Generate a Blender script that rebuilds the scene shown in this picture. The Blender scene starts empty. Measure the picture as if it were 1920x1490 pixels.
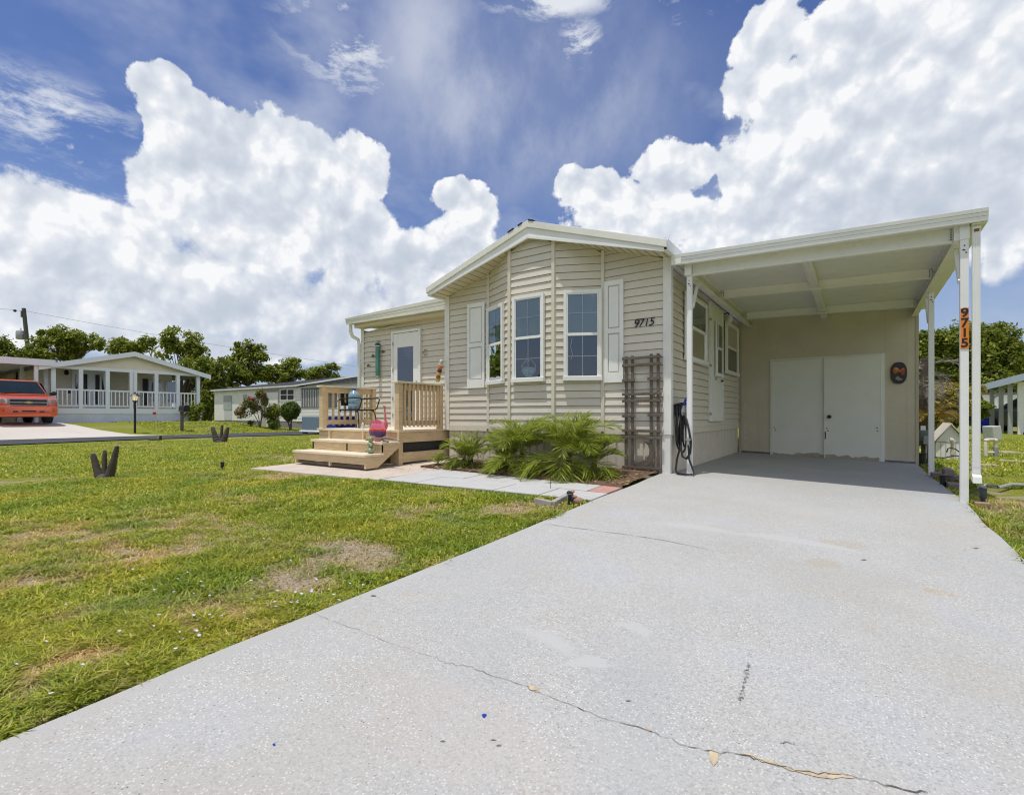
import bpy, math, random
import numpy as np
from mathutils import Vector, Matrix
R = math.radians
random.seed(7)
rng = np.random.default_rng(11)
sc = bpy.context.scene
C = sc.collection

# ------------------------------------------------------------------ the site
# world: X along the front of the home, Y into its depth, Z up; the camera stands on the driveway at x=0, y=0
CAMZ = 0.76
def ss(a, b, x):
    t = max(0.0, min(1.0, (x - a) / (b - a))); return t * t * (3 - 2 * t)
def zd(X, Y):                                   # driveway surface: falls gently to the street and to its right edge
    return -.0336 * max(-9, min(9, max(0, 6.5 - Y))) - .030 * max(0, min(2.95, X + 2.05))
def zg(X, Y):                                   # lawn surface
    b = -.0336 * max(0, min(9, 6.5 - Y)) - .030 * max(0, min(2.95, X + 2.05))
    t = ss(-10, -18, X); b = b * (1 - t) + t * (-.10)
    return b + .5 * ss(-24.6, -30, X) * (1 - ss(13.5, 17.5, Y)) - .025

# ------------------------------------------------------------------ materials
def nd(nt, t, **k):
    n = nt.nodes.new(t)
    for a, v in k.items():
        setattr(n, a, v)
    return n
def mat(name, col, rough=.6, var=.12, scale=6., bump=0., bscale=40., metal=0., spec=.5, col2=None, stretch=None, coat=0., dirt=None, dscale=1.2, damt=.5):
    """plain surface with uneven tone: noise between two tones, optional dirt blotches, optional bump"""
    m = bpy.data.materials.new(name); m.use_nodes = True
    nt = m.node_tree; b = nt.nodes['Principled BSDF']; L = nt.links.new
    b.inputs['Roughness'].default_value = rough; b.inputs['Metallic'].default_value = metal
    b.inputs['Specular IOR Level'].default_value = spec
    b.inputs['Coat Weight'].default_value = coat
    tc = nd(nt, 'ShaderNodeTexCoord'); vec = tc.outputs['Object']
    if stretch:
        mp = nd(nt, 'ShaderNodeMapping'); mp.inputs['Scale'].default_value = stretch
        L(vec, mp.inputs['Vector']); vec = mp.outputs[0]
    n = nd(nt, 'ShaderNodeTexNoise'); n.inputs['Scale'].default_value = scale; n.inputs['Detail'].default_value = 6; n.inputs['Roughness'].default_value = .65
    L(vec, n.inputs['Vector'])
    cr = nd(nt, 'ShaderNodeValToRGB'); e = cr.color_ramp.elements
    c2 = col2 or tuple(c * (1 - var) for c in col)
    c1 = col if col2 else tuple(min(.95, c * (1 + var)) for c in col)
    e[0].position = .3; e[0].color = (*c2, 1); e[1].position = .7; e[1].color = (*c1, 1)
    L(n.outputs['Fac'], cr.inputs['Fac'])
    out = cr.outputs['Color']
    if dirt:
        n2 = nd(nt, 'ShaderNodeTexNoise'); n2.inputs['Scale'].default_value = dscale; n2.inputs['Detail'].default_value = 8; n2.inputs['Roughness'].default_value = .7
        L(tc.outputs['Object'], n2.inputs['Vector'])
        r2 = nd(nt, 'ShaderNodeMapRange'); r2.inputs[1].default_value = .5; r2.inputs[2].default_value = .75; r2.inputs[4].default_value = damt
        L(n2.outputs['Fac'], r2.inputs[0])
        mx = nd(nt, 'ShaderNodeMix', data_type='RGBA'); mx.inputs['B'].default_value = (*dirt, 1)
        L(r2.outputs[0], mx.inputs['Factor']); L(out, mx.inputs['A']); out = mx.outputs['Result']
    L(out, b.inputs['Base Color'])
    if bump:
        n3 = nd(nt, 'ShaderNodeTexNoise'); n3.inputs['Scale'].default_value = bscale; n3.inputs['Detail'].default_value = 5
        L(vec, n3.inputs['Vector'])
        bp = nd(nt, 'ShaderNodeBump'); bp.inputs['Strength'].default_value = bump; bp.inputs['Distance'].default_value = .01
        L(n3.outputs['Fac'], bp.inputs['Height']); L(bp.outputs[0], b.inputs['Normal'])
    return m
def leafmat(name, a, b_, c=None, trans=.35, rough=.5, attr=False):
    """leaf: tone differs leaf by leaf (random per island), light passes through"""
    m = bpy.data.materials.new(name); m.use_nodes = True
    nt = m.node_tree; L = nt.links.new; b = nt.nodes['Principled BSDF']; o = nt.nodes['Material Output']
    g = nd(nt, 'ShaderNodeNewGeometry'); cr = nd(nt, 'ShaderNodeValToRGB'); e = cr.color_ramp.elements
    e[0].color = (*a, 1); e[1].color = (*b_, 1)
    if c:
        q = cr.color_ramp.elements.new(.9); q.color = (*b_, 1); e[-1].color = (*c, 1)
    L(g.outputs['Random Per Island'], cr.inputs['Fac']); col = cr.outputs['Color']
    if attr:
        at = nd(nt, 'ShaderNodeAttribute', attribute_name='dry')
        dr = nd(nt, 'ShaderNodeValToRGB'); f = dr.color_ramp.elements
        f[0].color = (.40, .29, .14, 1); f[1].color = (.70, .58, .37, 1)
        L(g.outputs['Random Per Island'], dr.inputs['Fac'])
        mx = nd(nt, 'ShaderNodeMix', data_type='RGBA'); L(at.outputs['Fac'], mx.inputs['Factor'])
        L(col, mx.inputs['A']); L(dr.outputs['Color'], mx.inputs['B']); col = mx.outputs['Result']
    if attr:                                    # the sward is a mix: yellower and deeper green drifts
        tc = nd(nt, 'ShaderNodeTexCoord'); n = nd(nt, 'ShaderNodeTexNoise'); n.inputs['Scale'].default_value = 1.3; n.inputs['Detail'].default_value = 6; n.inputs['Roughness'].default_value = .7
        L(tc.outputs['Object'], n.inputs['Vector']); h = nd(nt, 'ShaderNodeValToRGB'); k = h.color_ramp.elements
        k[0].position = .36; k[0].color = (.72, .92, .7, 1); k[1].position = .64; k[1].color = (1.32, 1.2, .95, 1); L(n.outputs['Fac'], h.inputs['Fac'])
        mu = nd(nt, 'ShaderNodeMix', data_type='RGBA'); mu.blend_type = 'MULTIPLY'; mu.inputs['Factor'].default_value = 1; L(col, mu.inputs['A']); L(h.outputs['Color'], mu.inputs['B']); col = mu.outputs['Result']
    L(col, b.inputs['Base Color']); b.inputs['Roughness'].default_value = rough; b.inputs['Specular IOR Level'].default_value = .3
    t = nd(nt, 'ShaderNodeBsdfTranslucent'); L(col, t.inputs['Color'])
    ms = nd(nt, 'ShaderNodeMixShader'); ms.inputs[0].default_value = trans
    L(b.outputs[0], ms.inputs[1]); L(t.outputs[0], ms.inputs[2]); L(ms.outputs[0], o.inputs['Surface'])
    return m
def glassmat(name, tint=(.88, .92, .92), refl=.11):
    m = bpy.data.materials.new(name); m.use_nodes = True
    nt = m.node_tree; L = nt.links.new; o = nt.nodes['Material Output']; nt.nodes.remove(nt.nodes['Principled BSDF'])
    tr = nd(nt, 'ShaderNodeBsdfTransparent'); tr.inputs[0].default_value = (*tint, 1)
    gl = nd(nt, 'ShaderNodeBsdfGlossy'); gl.inputs['Roughness'].default_value = .01; gl.inputs['Color'].default_value = (.95, .97, 1, 1)
    lw = nd(nt, 'ShaderNodeFresnel'); lw.inputs['IOR'].default_value = 1.5
    mr = nd(nt, 'ShaderNodeMapRange'); mr.inputs[1].default_value = 0; mr.inputs[2].default_value = 1; mr.inputs[3].default_value = refl; mr.inputs[4].default_value = 1
    nz = nd(nt, 'ShaderNodeTexNoise'); nz.inputs['Scale'].default_value = 2.5
    tc = nd(nt, 'ShaderNodeTexCoord'); L(tc.outputs['Object'], nz.inputs['Vector'])
    bp = nd(nt, 'ShaderNodeBump'); bp.inputs['Strength'].default_value = .12; bp.inputs['Distance'].default_value = .02
    L(nz.outputs['Fac'], bp.inputs['Height']); L(bp.outputs[0], gl.inputs['Normal'])
    L(lw.outputs[0], mr.inputs[0]); ms = nd(nt, 'ShaderNodeMixShader'); L(mr.outputs[0], ms.inputs[0])
    L(tr.outputs[0], ms.inputs[1]); L(gl.outputs[0], ms.inputs[2]); L(ms.outputs[0], o.inputs['Surface'])
    return m

# ------------------------------------------------------------------ mesh builder
class MB:
    def __init__(s): s.v = []; s.f = []; s.m = []; s.k = 0
    def mi(s, k): s.k = k; return s
    def add(s, vs, fs):
        o = len(s.v); s.v += [tuple(v) for v in vs]; s.f += [tuple(i + o for i in f) for f in fs]; s.m += [s.k] * len(fs); return s
    def box(s, x0, x1, y0, y1, z0, z1):
        return s.hexa([(x0, y0, z0), (x1, y0, z0), (x1, y1, z0), (x0, y1, z0), (x0, y0, z1), (x1, y0, z1), (x1, y1, z1), (x0, y1, z1)])
    def hexa(s, p):
        return s.add(p, [(0, 3, 2, 1), (4, 5, 6, 7), (0, 1, 5, 4), (1, 2, 6, 5), (2, 3, 7, 6), (3, 0, 4, 7)])
    def quad(s, a, b, c, d): return s.add([a, b, c, d], [(0, 1, 2, 3)])
    def ob(s, c, sz, rz=0, rx=0, ry=0):
        M = Matrix.Translation(c) @ Matrix.Rotation(rz, 4, 'Z') @ Matrix.Rotation(ry, 4, 'Y') @ Matrix.Rotation(rx, 4, 'X')
        a, b, d = sz[0] / 2, sz[1] / 2, sz[2] / 2
        return s.hexa([M @ Vector(q) for q in [(-a, -b, -d), (a, -b, -d), (a, b, -d), (-a, b, -d), (-a, -b, d), (a, -b, d), (a, b, d), (-a, b, d)]])
    def beam(s, p, q, w, h, up=(0, 0, 1)):
        p, q = Vector(p), Vector(q); d = (q - p).normalized(); u = Vector(up)
        sd = d.cross(u).normalized() * w / 2; u = sd.cross(d).normalized() * h / 2
        return s.hexa([p - sd - u, p + sd - u, q + sd - u, q - sd - u, p - sd + u, p + sd + u, q + sd + u, q - sd + u])
    def tube(s, pts, r, n=8, cap=True):
        pts = [Vector(p) for p in pts]; m = len(pts)
        rs = r if hasattr(r, '__len__') else [r] * m
        prev = None; vs = []
        for i, p in enumerate(pts):
            d = (pts[min(i + 1, m - 1)] - pts[max(i - 1, 0)]).normalized()
            if prev is None:
                a = Vector((0, 0, 1)) if abs(d.z) < .9 else Vector((1, 0, 0)); prev = d.cross(a).normalized()
            prev = (prev - d * prev.dot(d)).normalized(); q = d.cross(prev)
            for k in range(n):
                t = 2 * math.pi * k / n; vs.append(p + (prev * math.cos(t) + q * math.sin(t)) * rs[i])
        fs = [(i * n + k, i * n + (k + 1) % n, (i + 1) * n + (k + 1) % n, (i + 1) * n + k) for i in range(m - 1) for k in range(n)]
        if cap: fs += [tuple(range(n))[::-1], tuple((m - 1) * n + k for k in range(n))]
        return s.add(vs, fs)
    def lathe(s, c, prof, n=20, axis='z'):
        vs = []
        for r, z in prof:
            for k in range(n):
                t = 2 * math.pi * k / n; x, y = r * math.cos(t), r * math.sin(t)
                vs.append((c[0] + x, c[1] + y, c[2] + z) if axis == 'z' else ((c[0] + x, c[1] + z, c[2] + y) if axis == 'y' else (c[0] + z, c[1] + x, c[2] + y)))
        m = len(prof)
        fs = [(i * n + k, i * n + (k + 1) % n, (i + 1) * n + (k + 1) % n, (i + 1) * n + k) for i in range(m - 1) for k in range(n)]
        fs += [tuple(range(n))[::-1], tuple((m - 1) * n + k for k in range(n))]
        return s.add(vs, fs)
    def ball(s, c, r, n=12, sx=1, sy=1, sz=1):
        return s.lathe(c, [(max(.001, r * math.sin(math.pi * i / n)) * 1, -r * math.cos(math.pi * i / n) * sz) for i in range(n + 1)], n=max(8, n + 4)) if sx == sy == 1 else s._eb(c, r, n, sx, sy, sz)
    def _eb(s, c, r, n, sx, sy, sz):
        o = len(s.v); s.lathe((0, 0, 0), [(max(.001, r * math.sin(math.pi * i / n)), -r * math.cos(math.pi * i / n)) for i in range(n + 1)], n=n + 4)
        for i in range(o, len(s.v)):
            v = s.v[i]; s.v[i] = (c[0] + v[0] * sx, c[1] + v[1] * sy, c[2] + v[2] * sz)
        return s
    def prism(s, poly, ax, a, b):
        """polygon of (p,q) extruded from a to b along the axis ax"""
        f = {'x': lambda p, q, t: (t, p, q), 'y': lambda p, q, t: (p, t, q), 'z': lambda p, q, t: (p, q, t)}[ax]
        n = len(poly); vs = [f(p, q, a) for p, q in poly] + [f(p, q, b) for p, q in poly]
        return s.add(vs, [tuple(range(n))[::-1], tuple(range(n, 2 * n))] + [(i, (i + 1) % n, n + (i + 1) % n, n + i) for i in range(n)])
    def loft(s, secs):
        n = len(secs[0]); vs = [p for q in secs for p in q]; m = len(secs)
        fs = [(i * n + k, i * n + (k + 1) % n, (i + 1) * n + (k + 1) % n, (i + 1) * n + k) for i in range(m - 1) for k in range(n)]
        fs += [tuple(range(n))[::-1], tuple((m - 1) * n + k for k in range(n))]
        return s.add(vs, fs)

def origin(o):
    v = Vector((0, 0, 0))
    while o is not None: v += o.location; o = o.parent
    return v
def part(name, mb, mats, parent=None, smooth=False, bevel=0., local=False, loc=None, angle=None):
    """one mesh object; vertices come in world coordinates and are stored relative to the parent (local=True: as they are)"""
    me = bpy.data.meshes.new(name)
    off = Vector((0, 0, 0))
    if loc is not None: off = Vector(loc)
    elif parent is not None and not local: off = origin(parent)
    me.from_pydata([(v[0] - off.x, v[1] - off.y, v[2] - off.z) for v in mb.v], [], mb.f)
    for m in (mats if isinstance(mats, (list, tuple)) else [mats]): me.materials.append(m)
    me.polygons.foreach_set('material_index', mb.m)
    if smooth:
        me.polygons.foreach_set('use_smooth', [True] * len(me.polygons))
    me.update()
    import bmesh
    bm = bmesh.new(); bm.from_mesh(me); bmesh.ops.recalc_face_normals(bm, faces=bm.faces)
    if smooth and angle != 0:
        for e in bm.edges:
            if len(e.link_faces) == 2 and e.calc_face_angle(0) > R(angle or 40): e.smooth = False
    bm.to_mesh(me); bm.free()
    o = bpy.data.objects.new(name, me); C.objects.link(o)
    if parent is not None: o.parent = parent
    if loc is not None: o.location = loc if parent is None else Vector(loc) - origin(parent)
    if bevel:
        b = o.modifiers.new('edge', 'BEVEL'); b.width = bevel; b.segments = 2; b.limit_method = 'ANGLE'; b.angle_limit = R(50)
    return o
def tag(o, label, cat, group=None):
    o['label'] = label; o['category'] = cat
    if group: o['group'] = group
    return o
def thing(name, label, cat, loc, group=None, rz=0):
    o = bpy.data.objects.new(name, None); C.objects.link(o); o.location = loc; o.rotation_euler = (0, 0, rz); o.empty_display_size = .2
    return tag(o, label, cat, group)
def kind(o, k): o['kind'] = k; return o
def copytree(o, parent=None):
    c = o.copy(); C.objects.link(c)
    if parent is not None: c.parent = parent
    for ch in [q for q in C.objects if q.parent == o]: copytree(ch, c)
    return c
def rawmesh(name, V, F, m, smooth=False, attr=None):
    """fast mesh from arrays (all faces with the same number of corners)"""
    me = bpy.data.meshes.new(name); nv, nf, k = len(V), len(F), F.shape[1]
    me.vertices.add(nv); me.vertices.foreach_set('co', V.astype(np.float32).ravel())
    me.loops.add(nf * k); me.loops.foreach_set('vertex_index', F.astype(np.int32).ravel())
    me.polygons.add(nf); me.polygons.foreach_set('loop_start', np.arange(0, nf * k, k, dtype=np.int32))
    try: me.polygons.foreach_set('loop_total', np.full(nf, k, dtype=np.int32))
    except Exception: pass
    if smooth: me.polygons.foreach_set('use_smooth', np.ones(nf, dtype=bool))
    if attr is not None:
        a = me.attributes.new('dry', 'FLOAT', 'POINT'); a.data.foreach_set('value', attr.astype(np.float32))
    me.materials.append(m); me.update(calc_edges=True); me.validate()
    o = bpy.data.objects.new(name, me); C.objects.link(o); return o
def textmesh(s, size, shear=0., extrude=.004, bold=0.):
    cu = bpy.data.curves.new('lettering', 'FONT'); cu.body = s; cu.size = size; cu.shear = shear; cu.extrude = extrude; cu.offset = bold
    cu.align_x = 'CENTER'; cu.align_y = 'CENTER'
    t = bpy.data.objects.new('lettering', cu); C.objects.link(t)
    dg = bpy.context.evaluated_depsgraph_get(); me = bpy.data.meshes.new_from_object(t.evaluated_get(dg))
    bpy.data.objects.remove(t); return me
def textobj(name, s, size, m, parent, loc, rot, shear=0., extrude=.004, bold=0.):
    me = textmesh(s, size, shear, extrude, bold); me.materials.clear(); me.materials.append(m)
    o = bpy.data.objects.new(name, me); C.objects.link(o)
    if parent is not None: o.parent = parent; o.location = Vector(loc) - origin(parent)
    else: o.location = loc
    o.rotation_euler = rot; return o
# value noise for the lawn (numpy)
def vnoise(x, y, seed=0):
    xi = np.floor(x).astype(np.int64); yi = np.floor(y).astype(np.int64); fx = x - xi; fy = y - yi
    def h(a, b):
        n = (a * 374761393 + b * 668265263 + seed * 982451653) & 0x7fffffff
        n = ((n ^ (n >> 13)) * 1274126177) & 0x7fffffff
        return ((n ^ (n >> 16)) & 0xffff) / 65535.
    u = fx * fx * (3 - 2 * fx); v = fy * fy * (3 - 2 * fy)
    return (h(xi, yi) * (1 - u) + h(xi + 1, yi) * u) * (1 - v) + (h(xi, yi + 1) * (1 - u) + h(xi + 1, yi + 1) * u) * v
def fbm(x, y, seed=0, o=4):
    r = 0; a = .5; t = 0
    for i in range(o): r = r + a * vnoise(x * 2 ** i, y * 2 ** i, seed + i); t += a; a *= .5
    return r / t
zgv = np.vectorize(zg)

# ------------------------------------------------------------------ palette
W = {}
W['siding'] = mat('vinyl_siding', (.68, .625, .53), .5, .05, 1.5, dirt=(.52, .45, .34), dscale=.9, damt=.35)
W['siding_line'] = mat('vinyl_trim', (.70, .64, .53), .5, .05, 2.)
W['corner'] = mat('white_corner_trim', (.80, .785, .735), .45, .04, 3., dirt=(.5, .46, .38), dscale=2.5, damt=.4)
W['skirt'] = mat('skirting', (.66, .60, .51), .55, .07, 3., dirt=(.40, .36, .28), dscale=3., damt=.5)
W['white'] = mat('white_aluminium', (.83, .83, .81), .35, .03, 2., dirt=(.55, .55, .52), dscale=1.7, damt=.25)
W['cream'] = mat('cream_metal_fascia', (.80, .78, .71), .4, .05, 2., dirt=(.5, .47, .38), dscale=1.8, damt=.4)
W['soffit'] = mat('vented_soffit', (.66, .60, .44), .5, .05, 2.)
W['frame'] = mat('white_window_vinyl', (.83, .825, .79), .35, .03, 3.)
W['shutter'] = mat('pale_shutter', (.84, .835, .80), .45, .04, 4.)
W['shutterline'] = mat('shutter_shadow_line', (.56, .56, .50), .5, .04, 4.)
W['dark'] = mat('dark_room', (.03, .032, .034), .6, .2, 3.)
W['blind'] = mat('window_blind', (.40, .48, .48), .6, .06, 3., stretch=(1, 1, 40))
W['greyblind'] = mat('grey_curtain', (.22, .24, .20), .7, .2, 3., stretch=(1, 1, 8))
W['grid'] = mat('muntin', (.75, .77, .78), .4, .03, 3.)
W['glass'] = glassmat('window_glass')
W['glassdk'] = glassmat('door_glass', (.55, .6, .66), .14)
W['ceil'] = mat('carport_ceiling', (.73, .73, .67), .6, .05, 1.2, bump=.08, bscale=200., dirt=(.52, .50, .44), dscale=2.5, damt=.35)
W['beam'] = mat('carport_beam', (.80, .79, .73), .4, .04, 3., dirt=(.5, .48, .42), dscale=4., damt=.35)
W['hole'] = mat('black_screw', (.03, .03, .03), .6, .1)
W['shedwall'] = mat('stucco_panel', (.61, .555, .44), .8, .07, 2.5, bump=.25, bscale=140., dirt=(.50, .44, .32), dscale=1.1, damt=.4)
W['sheddoor'] = mat('painted_board_door', (.78, .78, .72), .6, .05, 2., dirt=(.62, .60, .52), dscale=2., damt=.5)
W['rawwood'] = mat('scuffed_door_foot', (.40, .35, .28), .8, .12, 8.)
W['deck'] = mat('pressure_treated_pine', (.66, .50, .30), .7, .16, 5., bump=.15, bscale=30., stretch=(1, 1, 9), dirt=(.42, .32, .20), dscale=3., damt=.4)
W['tread'] = mat('sun_bleached_tread', (.74, .64, .48), .75, .14, 5., bump=.2, bscale=30., stretch=(1, 9, 9))
W['trellis'] = mat('weathered_grey_wood', (.125, .098, .078), .85, .3, 12., bump=.4, bscale=40., stretch=(6, 6, 1.5), dirt=(.27, .24, .20), dscale=5., damt=.6)
W['black'] = mat('black_plastic', (.015, .015, .017), .45, .2, 6.)
W['blackmetal'] = mat('black_metal', (.012, .012, .013), .4, .2, 6., metal=.2)
W['hose'] = mat('black_hose', (.02, .02, .02), .35, .3, 14.)
W['blue'] = mat('blue_plastic', (.012, .035, .42), .4, .08, 5.)
W['grey'] = mat('grey_plastic', (.30, .30, .30), .5, .1, 6.)
W['conc'] = mat('concrete_block', (.36, .34, .31), .9, .15, 7., bump=.4, bscale=50.)
W['brick'] = mat('brown_brick', (.33, .22, .15), .9, .2, 9., bump=.4, bscale=50.)
W['purple'] = mat('mauve_paver', (.22, .175, .185), .9, .2, 7., bump=.3, bscale=50.)
W['stone'] = mat('stepping_stone', (.40, .33, .27), .9, .14, 6., bump=.3, bscale=40.)
W['pinkconc'] = mat('pinkish_concrete', (.56, .48, .40), .9, .1, 2.5, bump=.2, bscale=60., dirt=(.36, .29, .24), dscale=2.2, damt=.5)
W['paver'] = mat('grey_paver', (.50, .495, .48), .85, .1, 3., bump=.2, bscale=60., dirt=(.36, .36, .36), dscale=3., damt=.4)
W['redpaver'] = mat('red_paver', (.48, .26, .21), .9, .14, 5., bump=.2, bscale=60.)
W['joint'] = mat('paver_joint', (.12, .11, .09), .95, .2, 9.)
W['bark'] = mat('palm_bark', (.075, .058, .045), .95, .35, 9., bump=.6, bscale=22., stretch=(1, 1, 4))
W['treebark'] = mat('tree_bark', (.11, .09, .07), .9, .3, 5., bump=.5, bscale=14.)
W['frond'] = leafmat('palm_leaflet', (.13, .20, .016), (.42, .47, .06), (.70, .62, .20), .4, .35)
W['rachis'] = mat('palm_rib', (.25, .30, .08), .5, .15)
W['leafA'] = leafmat('tree_leaf', (.08, .125, .012), (.33, .37, .04), (.55, .52, .12), .45)
W['leafB'] = leafmat('broad_leaf', (.07, .115, .012), (.29, .33, .035), (.50, .47, .11), .45)
W['leafC'] = leafmat('clipped_shrub_leaf', (.03, .07, .008), (.14, .20, .02), None, .3)
W['leafY'] = leafmat('yellow_croton_leaf', (.30, .26, .03), (.50, .38, .05), (.16, .22, .03), .35)
W['leafO'] = leafmat('orange_frond', (.28, .17, .03), (.42, .30, .06), None, .3)
W['deadfrond'] = mat('dead_frond', (.42, .38, .33), .9, .3, 4., col2=(.20, .17, .14))
W['leafO2'] = leafmat('oleander_leaf', (.10, .14, .03), (.26, .24, .07), (.30, .16, .10), .3)
W['petal'] = leafmat('red_blossom', (.45, .06, .06), (.62, .20, .22), None, .3)
W['grass'] = leafmat('grass_blade', (.15, .20, .016), (.50, .52, .06), (.72, .66, .22), .4, .5, attr=True)
W['flower'] = mat('white_petal', (.74, .72, .80), .6, .05)
W['mulch'] = mat('mulch', (.12, .075, .045), .95, .4, 22., bump=.6, bscale=60.)
W['litter'] = leafmat('leaf_litter', (.22, .12, .05), (.48, .34, .19), (.30, .16, .08), .1, .8)
W['white2'] = mat('white_paint_far', (.80, .80, .79), .5, .05, 1.5)
W['silverroof'] = mat('grey_shingles', (.13, .135, .15), .85, .25, 5.)
W['rooftop'] = mat('dark_shingles', (.035, .033, .032), .9, .25, 8.)
W['asphalt'] = mat('asphalt', (.050, .052, .058), .9, .18, 4., bump=.3, bscale=60., dirt=(.08, .08, .08), dscale=.8, damt=.5)
W['ndrive'] = mat('pale_neighbour_concrete', (.58, .53, .46), .9, .07, .8, dirt=(.38, .35, .30), dscale=.4, damt=.5)
W['pvc'] = mat('pvc_pipe', (.66, .62, .50), .45, .06, 5.)
W['galv'] = mat('galvanised_grey', (.36, .38, .38), .5, .1, 5., metal=.3)
W['polewood'] = mat('pole_wood', (.09, .08, .07), .9, .25, 4., stretch=(3, 3, .6))

# ------------------------------------------------------------------ camera (level, tripod low on the driveway)
F_, H_, CX_ = 930., 778., 960.
AZ = R(34.7); SA, CA = math.sin(AZ), math.cos(AZ)
cam = bpy.data.cameras.new('camera'); cam.sensor_width = 36; cam.lens = F_ / 1920 * 36; cam.shift_y = (H_ - 745) / 1920
cam.clip_start = .05; cam.clip_end = 3000
co = bpy.data.objects.new('camera', cam); C.objects.link(co); co.location = (0, 0, CAMZ); co.rotation_euler = (R(90), 0, AZ); sc.camera = co
def ray(px):
    r = (px - CX_) / F_; return CA * r - SA, SA * r + CA
def onY(px, py, Y):
    d = ray(px); Z = Y / d[1]; return Vector((d[0] * Z, Y, CAMZ - (py - H_) * Z / F_))
def onX(px, py, X):
    d = ray(px); Z = X / d[0]; return Vector((X, d[1] * Z, CAMZ - (py - H_) * Z / F_))
def atZ(px, py, Z):
    d = ray(px); return Vector((d[0] * Z, d[1] * Z, CAMZ - (py - H_) * Z / F_))
def onG(px, py, f=zd):                          # where a sight line meets the ground
    d = ray(px); lo, hi = .3, 200.
    for _ in range(60):
        m = (lo + hi) / 2
        if CAMZ - (py - H_) * m / F_ > f(d[0] * m, d[1] * m): lo = m
        else: hi = m
    return Vector((d[0] * lo, d[1] * lo, f(d[0] * lo, d[1] * lo)))

# ------------------------------------------------------------------ daylight
EL, TAZ = R(76.), R(16.)                        # high summer sun, in front of the home and a little to its left
toward = Vector((-math.sin(TAZ) * math.cos(EL), -math.cos(TAZ) * math.cos(EL), math.sin(EL)))
sl = bpy.data.lights.new('sun', 'SUN'); sl.energy = 3.3; sl.angle = R(.53); sl.color = (1, .96, .89)
so = bpy.data.objects.new('sun', sl); C.objects.link(so); so.rotation_euler = toward.to_track_quat('Z', 'Y').to_euler(); so.location = (0, -4, 12)
wd = bpy.data.worlds.new('World'); sc.world = wd; wd.use_nodes = True
nt = wd.node_tree; L = nt.links.new; nt.nodes.clear()
wo = nd(nt, 'ShaderNodeOutputWorld')
sky = nd(nt, 'ShaderNodeTexSky', sky_type='NISHITA'); sky.sun_disc = False; sky.sun_elevation = EL
sky.sun_rotation = math.atan2(toward.x, toward.y); sky.air_density = 1.; sky.dust_density = .6; sky.ozone_density = 2.5
hs = nd(nt, 'ShaderNodeHueSaturation'); hs.inputs['Hue'].default_value = .515; hs.inputs['Saturation'].default_value = 1.16; hs.inputs['Value'].default_value = 1.0
L(sky.outputs[0], hs.inputs['Color'])
bg1 = nd(nt, 'ShaderNodeBackground'); bg1.inputs['Strength'].default_value = .120; L(hs.outputs[0], bg1.inputs['Color'])
tc = nd(nt, 'ShaderNodeTexCoord'); D = tc.outputs['Generated']
def vm(op, a, b=None, c=None):
    n = nd(nt, 'ShaderNodeVectorMath', operation=op)
    for i, q in enumerate((a, b, c)):
        if q is None: continue
        if hasattr(q, 'node'): L(q, n.inputs[i])
        else: n.inputs[i].default_value = q
    return n.outputs['Value'] if op in ('LENGTH', 'DOT_PRODUCT') else n.outputs[0]
def mm(op, a, b=None, c=None, clamp=False):
    n = nd(nt, 'ShaderNodeMath', operation=op); n.use_clamp = clamp
    for i, q in enumerate((a, b, c)):
        if q is None: continue
        if hasattr(q, 'node'): L(q, n.inputs[i])
        else: n.inputs[i].default_value = q
    return n.outputs[0]
def rampv(v, a, b, lo=0., hi=1., smooth=True):
    n = nd(nt, 'ShaderNodeMapRange'); n.interpolation_type = 'SMOOTHSTEP' if smooth else 'LINEAR'
    L(v, n.inputs[0])
    for i, q in enumerate((a, b, lo, hi)): n.inputs[i + 1].default_value = q
    return n.outputs[0]
def dirpx(px, py):
    d = ray(px); return Vector((d[0], d[1], -(py - H_) / F_)).normalized()
# bearing (from the camera's heading) and height of every sky direction
sep = nd(nt, 'ShaderNodeSeparateXYZ'); L(D, sep.inputs[0])
def azel(vec):
    a = vm('DOT_PRODUCT', vec, (CA, SA, 0)); b = vm('DOT_PRODUCT', vec, (-SA, CA, 0))
    q = nd(nt, 'ShaderNodeSeparateXYZ'); L(vec, q.inputs[0])
    c = nd(nt, 'ShaderNodeCombineXYZ'); L(mm('ARCTAN2', a, b), c.inputs[0]); L(mm('ARCSINE', q.outputs['Z']), c.inputs[1]); return c.outputs[0]
def ae(px, py):
    u, v = (px - CX_) / F_, -(py - H_) / F_
    return math.atan(u), math.atan(v / math.hypot(1, u))
def ell(b):
    px, py, rx, ry = b; c = ae(px, py)
    return c, abs(ae(px + rx, py)[0] - ae(px - rx, py)[0]) / 2, abs(ae(px, py - ry)[1] - ae(px, py + ry)[1]) / 2
BL = [ell(b) for b in [(300, 172, 58, 38), (285, 250, 48, 75), (420, 272, 130, 66), (560, 300, 120, 78), (668, 325, 66, 74), (460, 390, 240, 130), (660, 450, 95, 110),
      (290, 350, 75, 90), (170, 425, 190, 62), (40, 440, 130, 70), (300, 540, 340, 100), (640, 590, 190, 80), (765, 500, 60, 80), (862, 364, 56, 36), (892, 396, 48, 44),
      (858, 460, 66, 80), (90, 610, 290, 50), (420, 650, 300, 30), (800, 560, 90, 70), (1690, 130, 270, 190), (1850, 200, 260, 260), (1520, 290, 170, 150), (1455, 70, 70, 80), (1425, 165, 75, 60),
      (1420, 330, 100, 90), (1262, 322, 78, 50), (1135, 375, 80, 44), (1085, 352, 44, 30), (1210, 415, 160, 52), (1500, 410, 280, 100), (1800, 380, 260, 130), (1862, 470, 30, 60)]]
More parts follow.
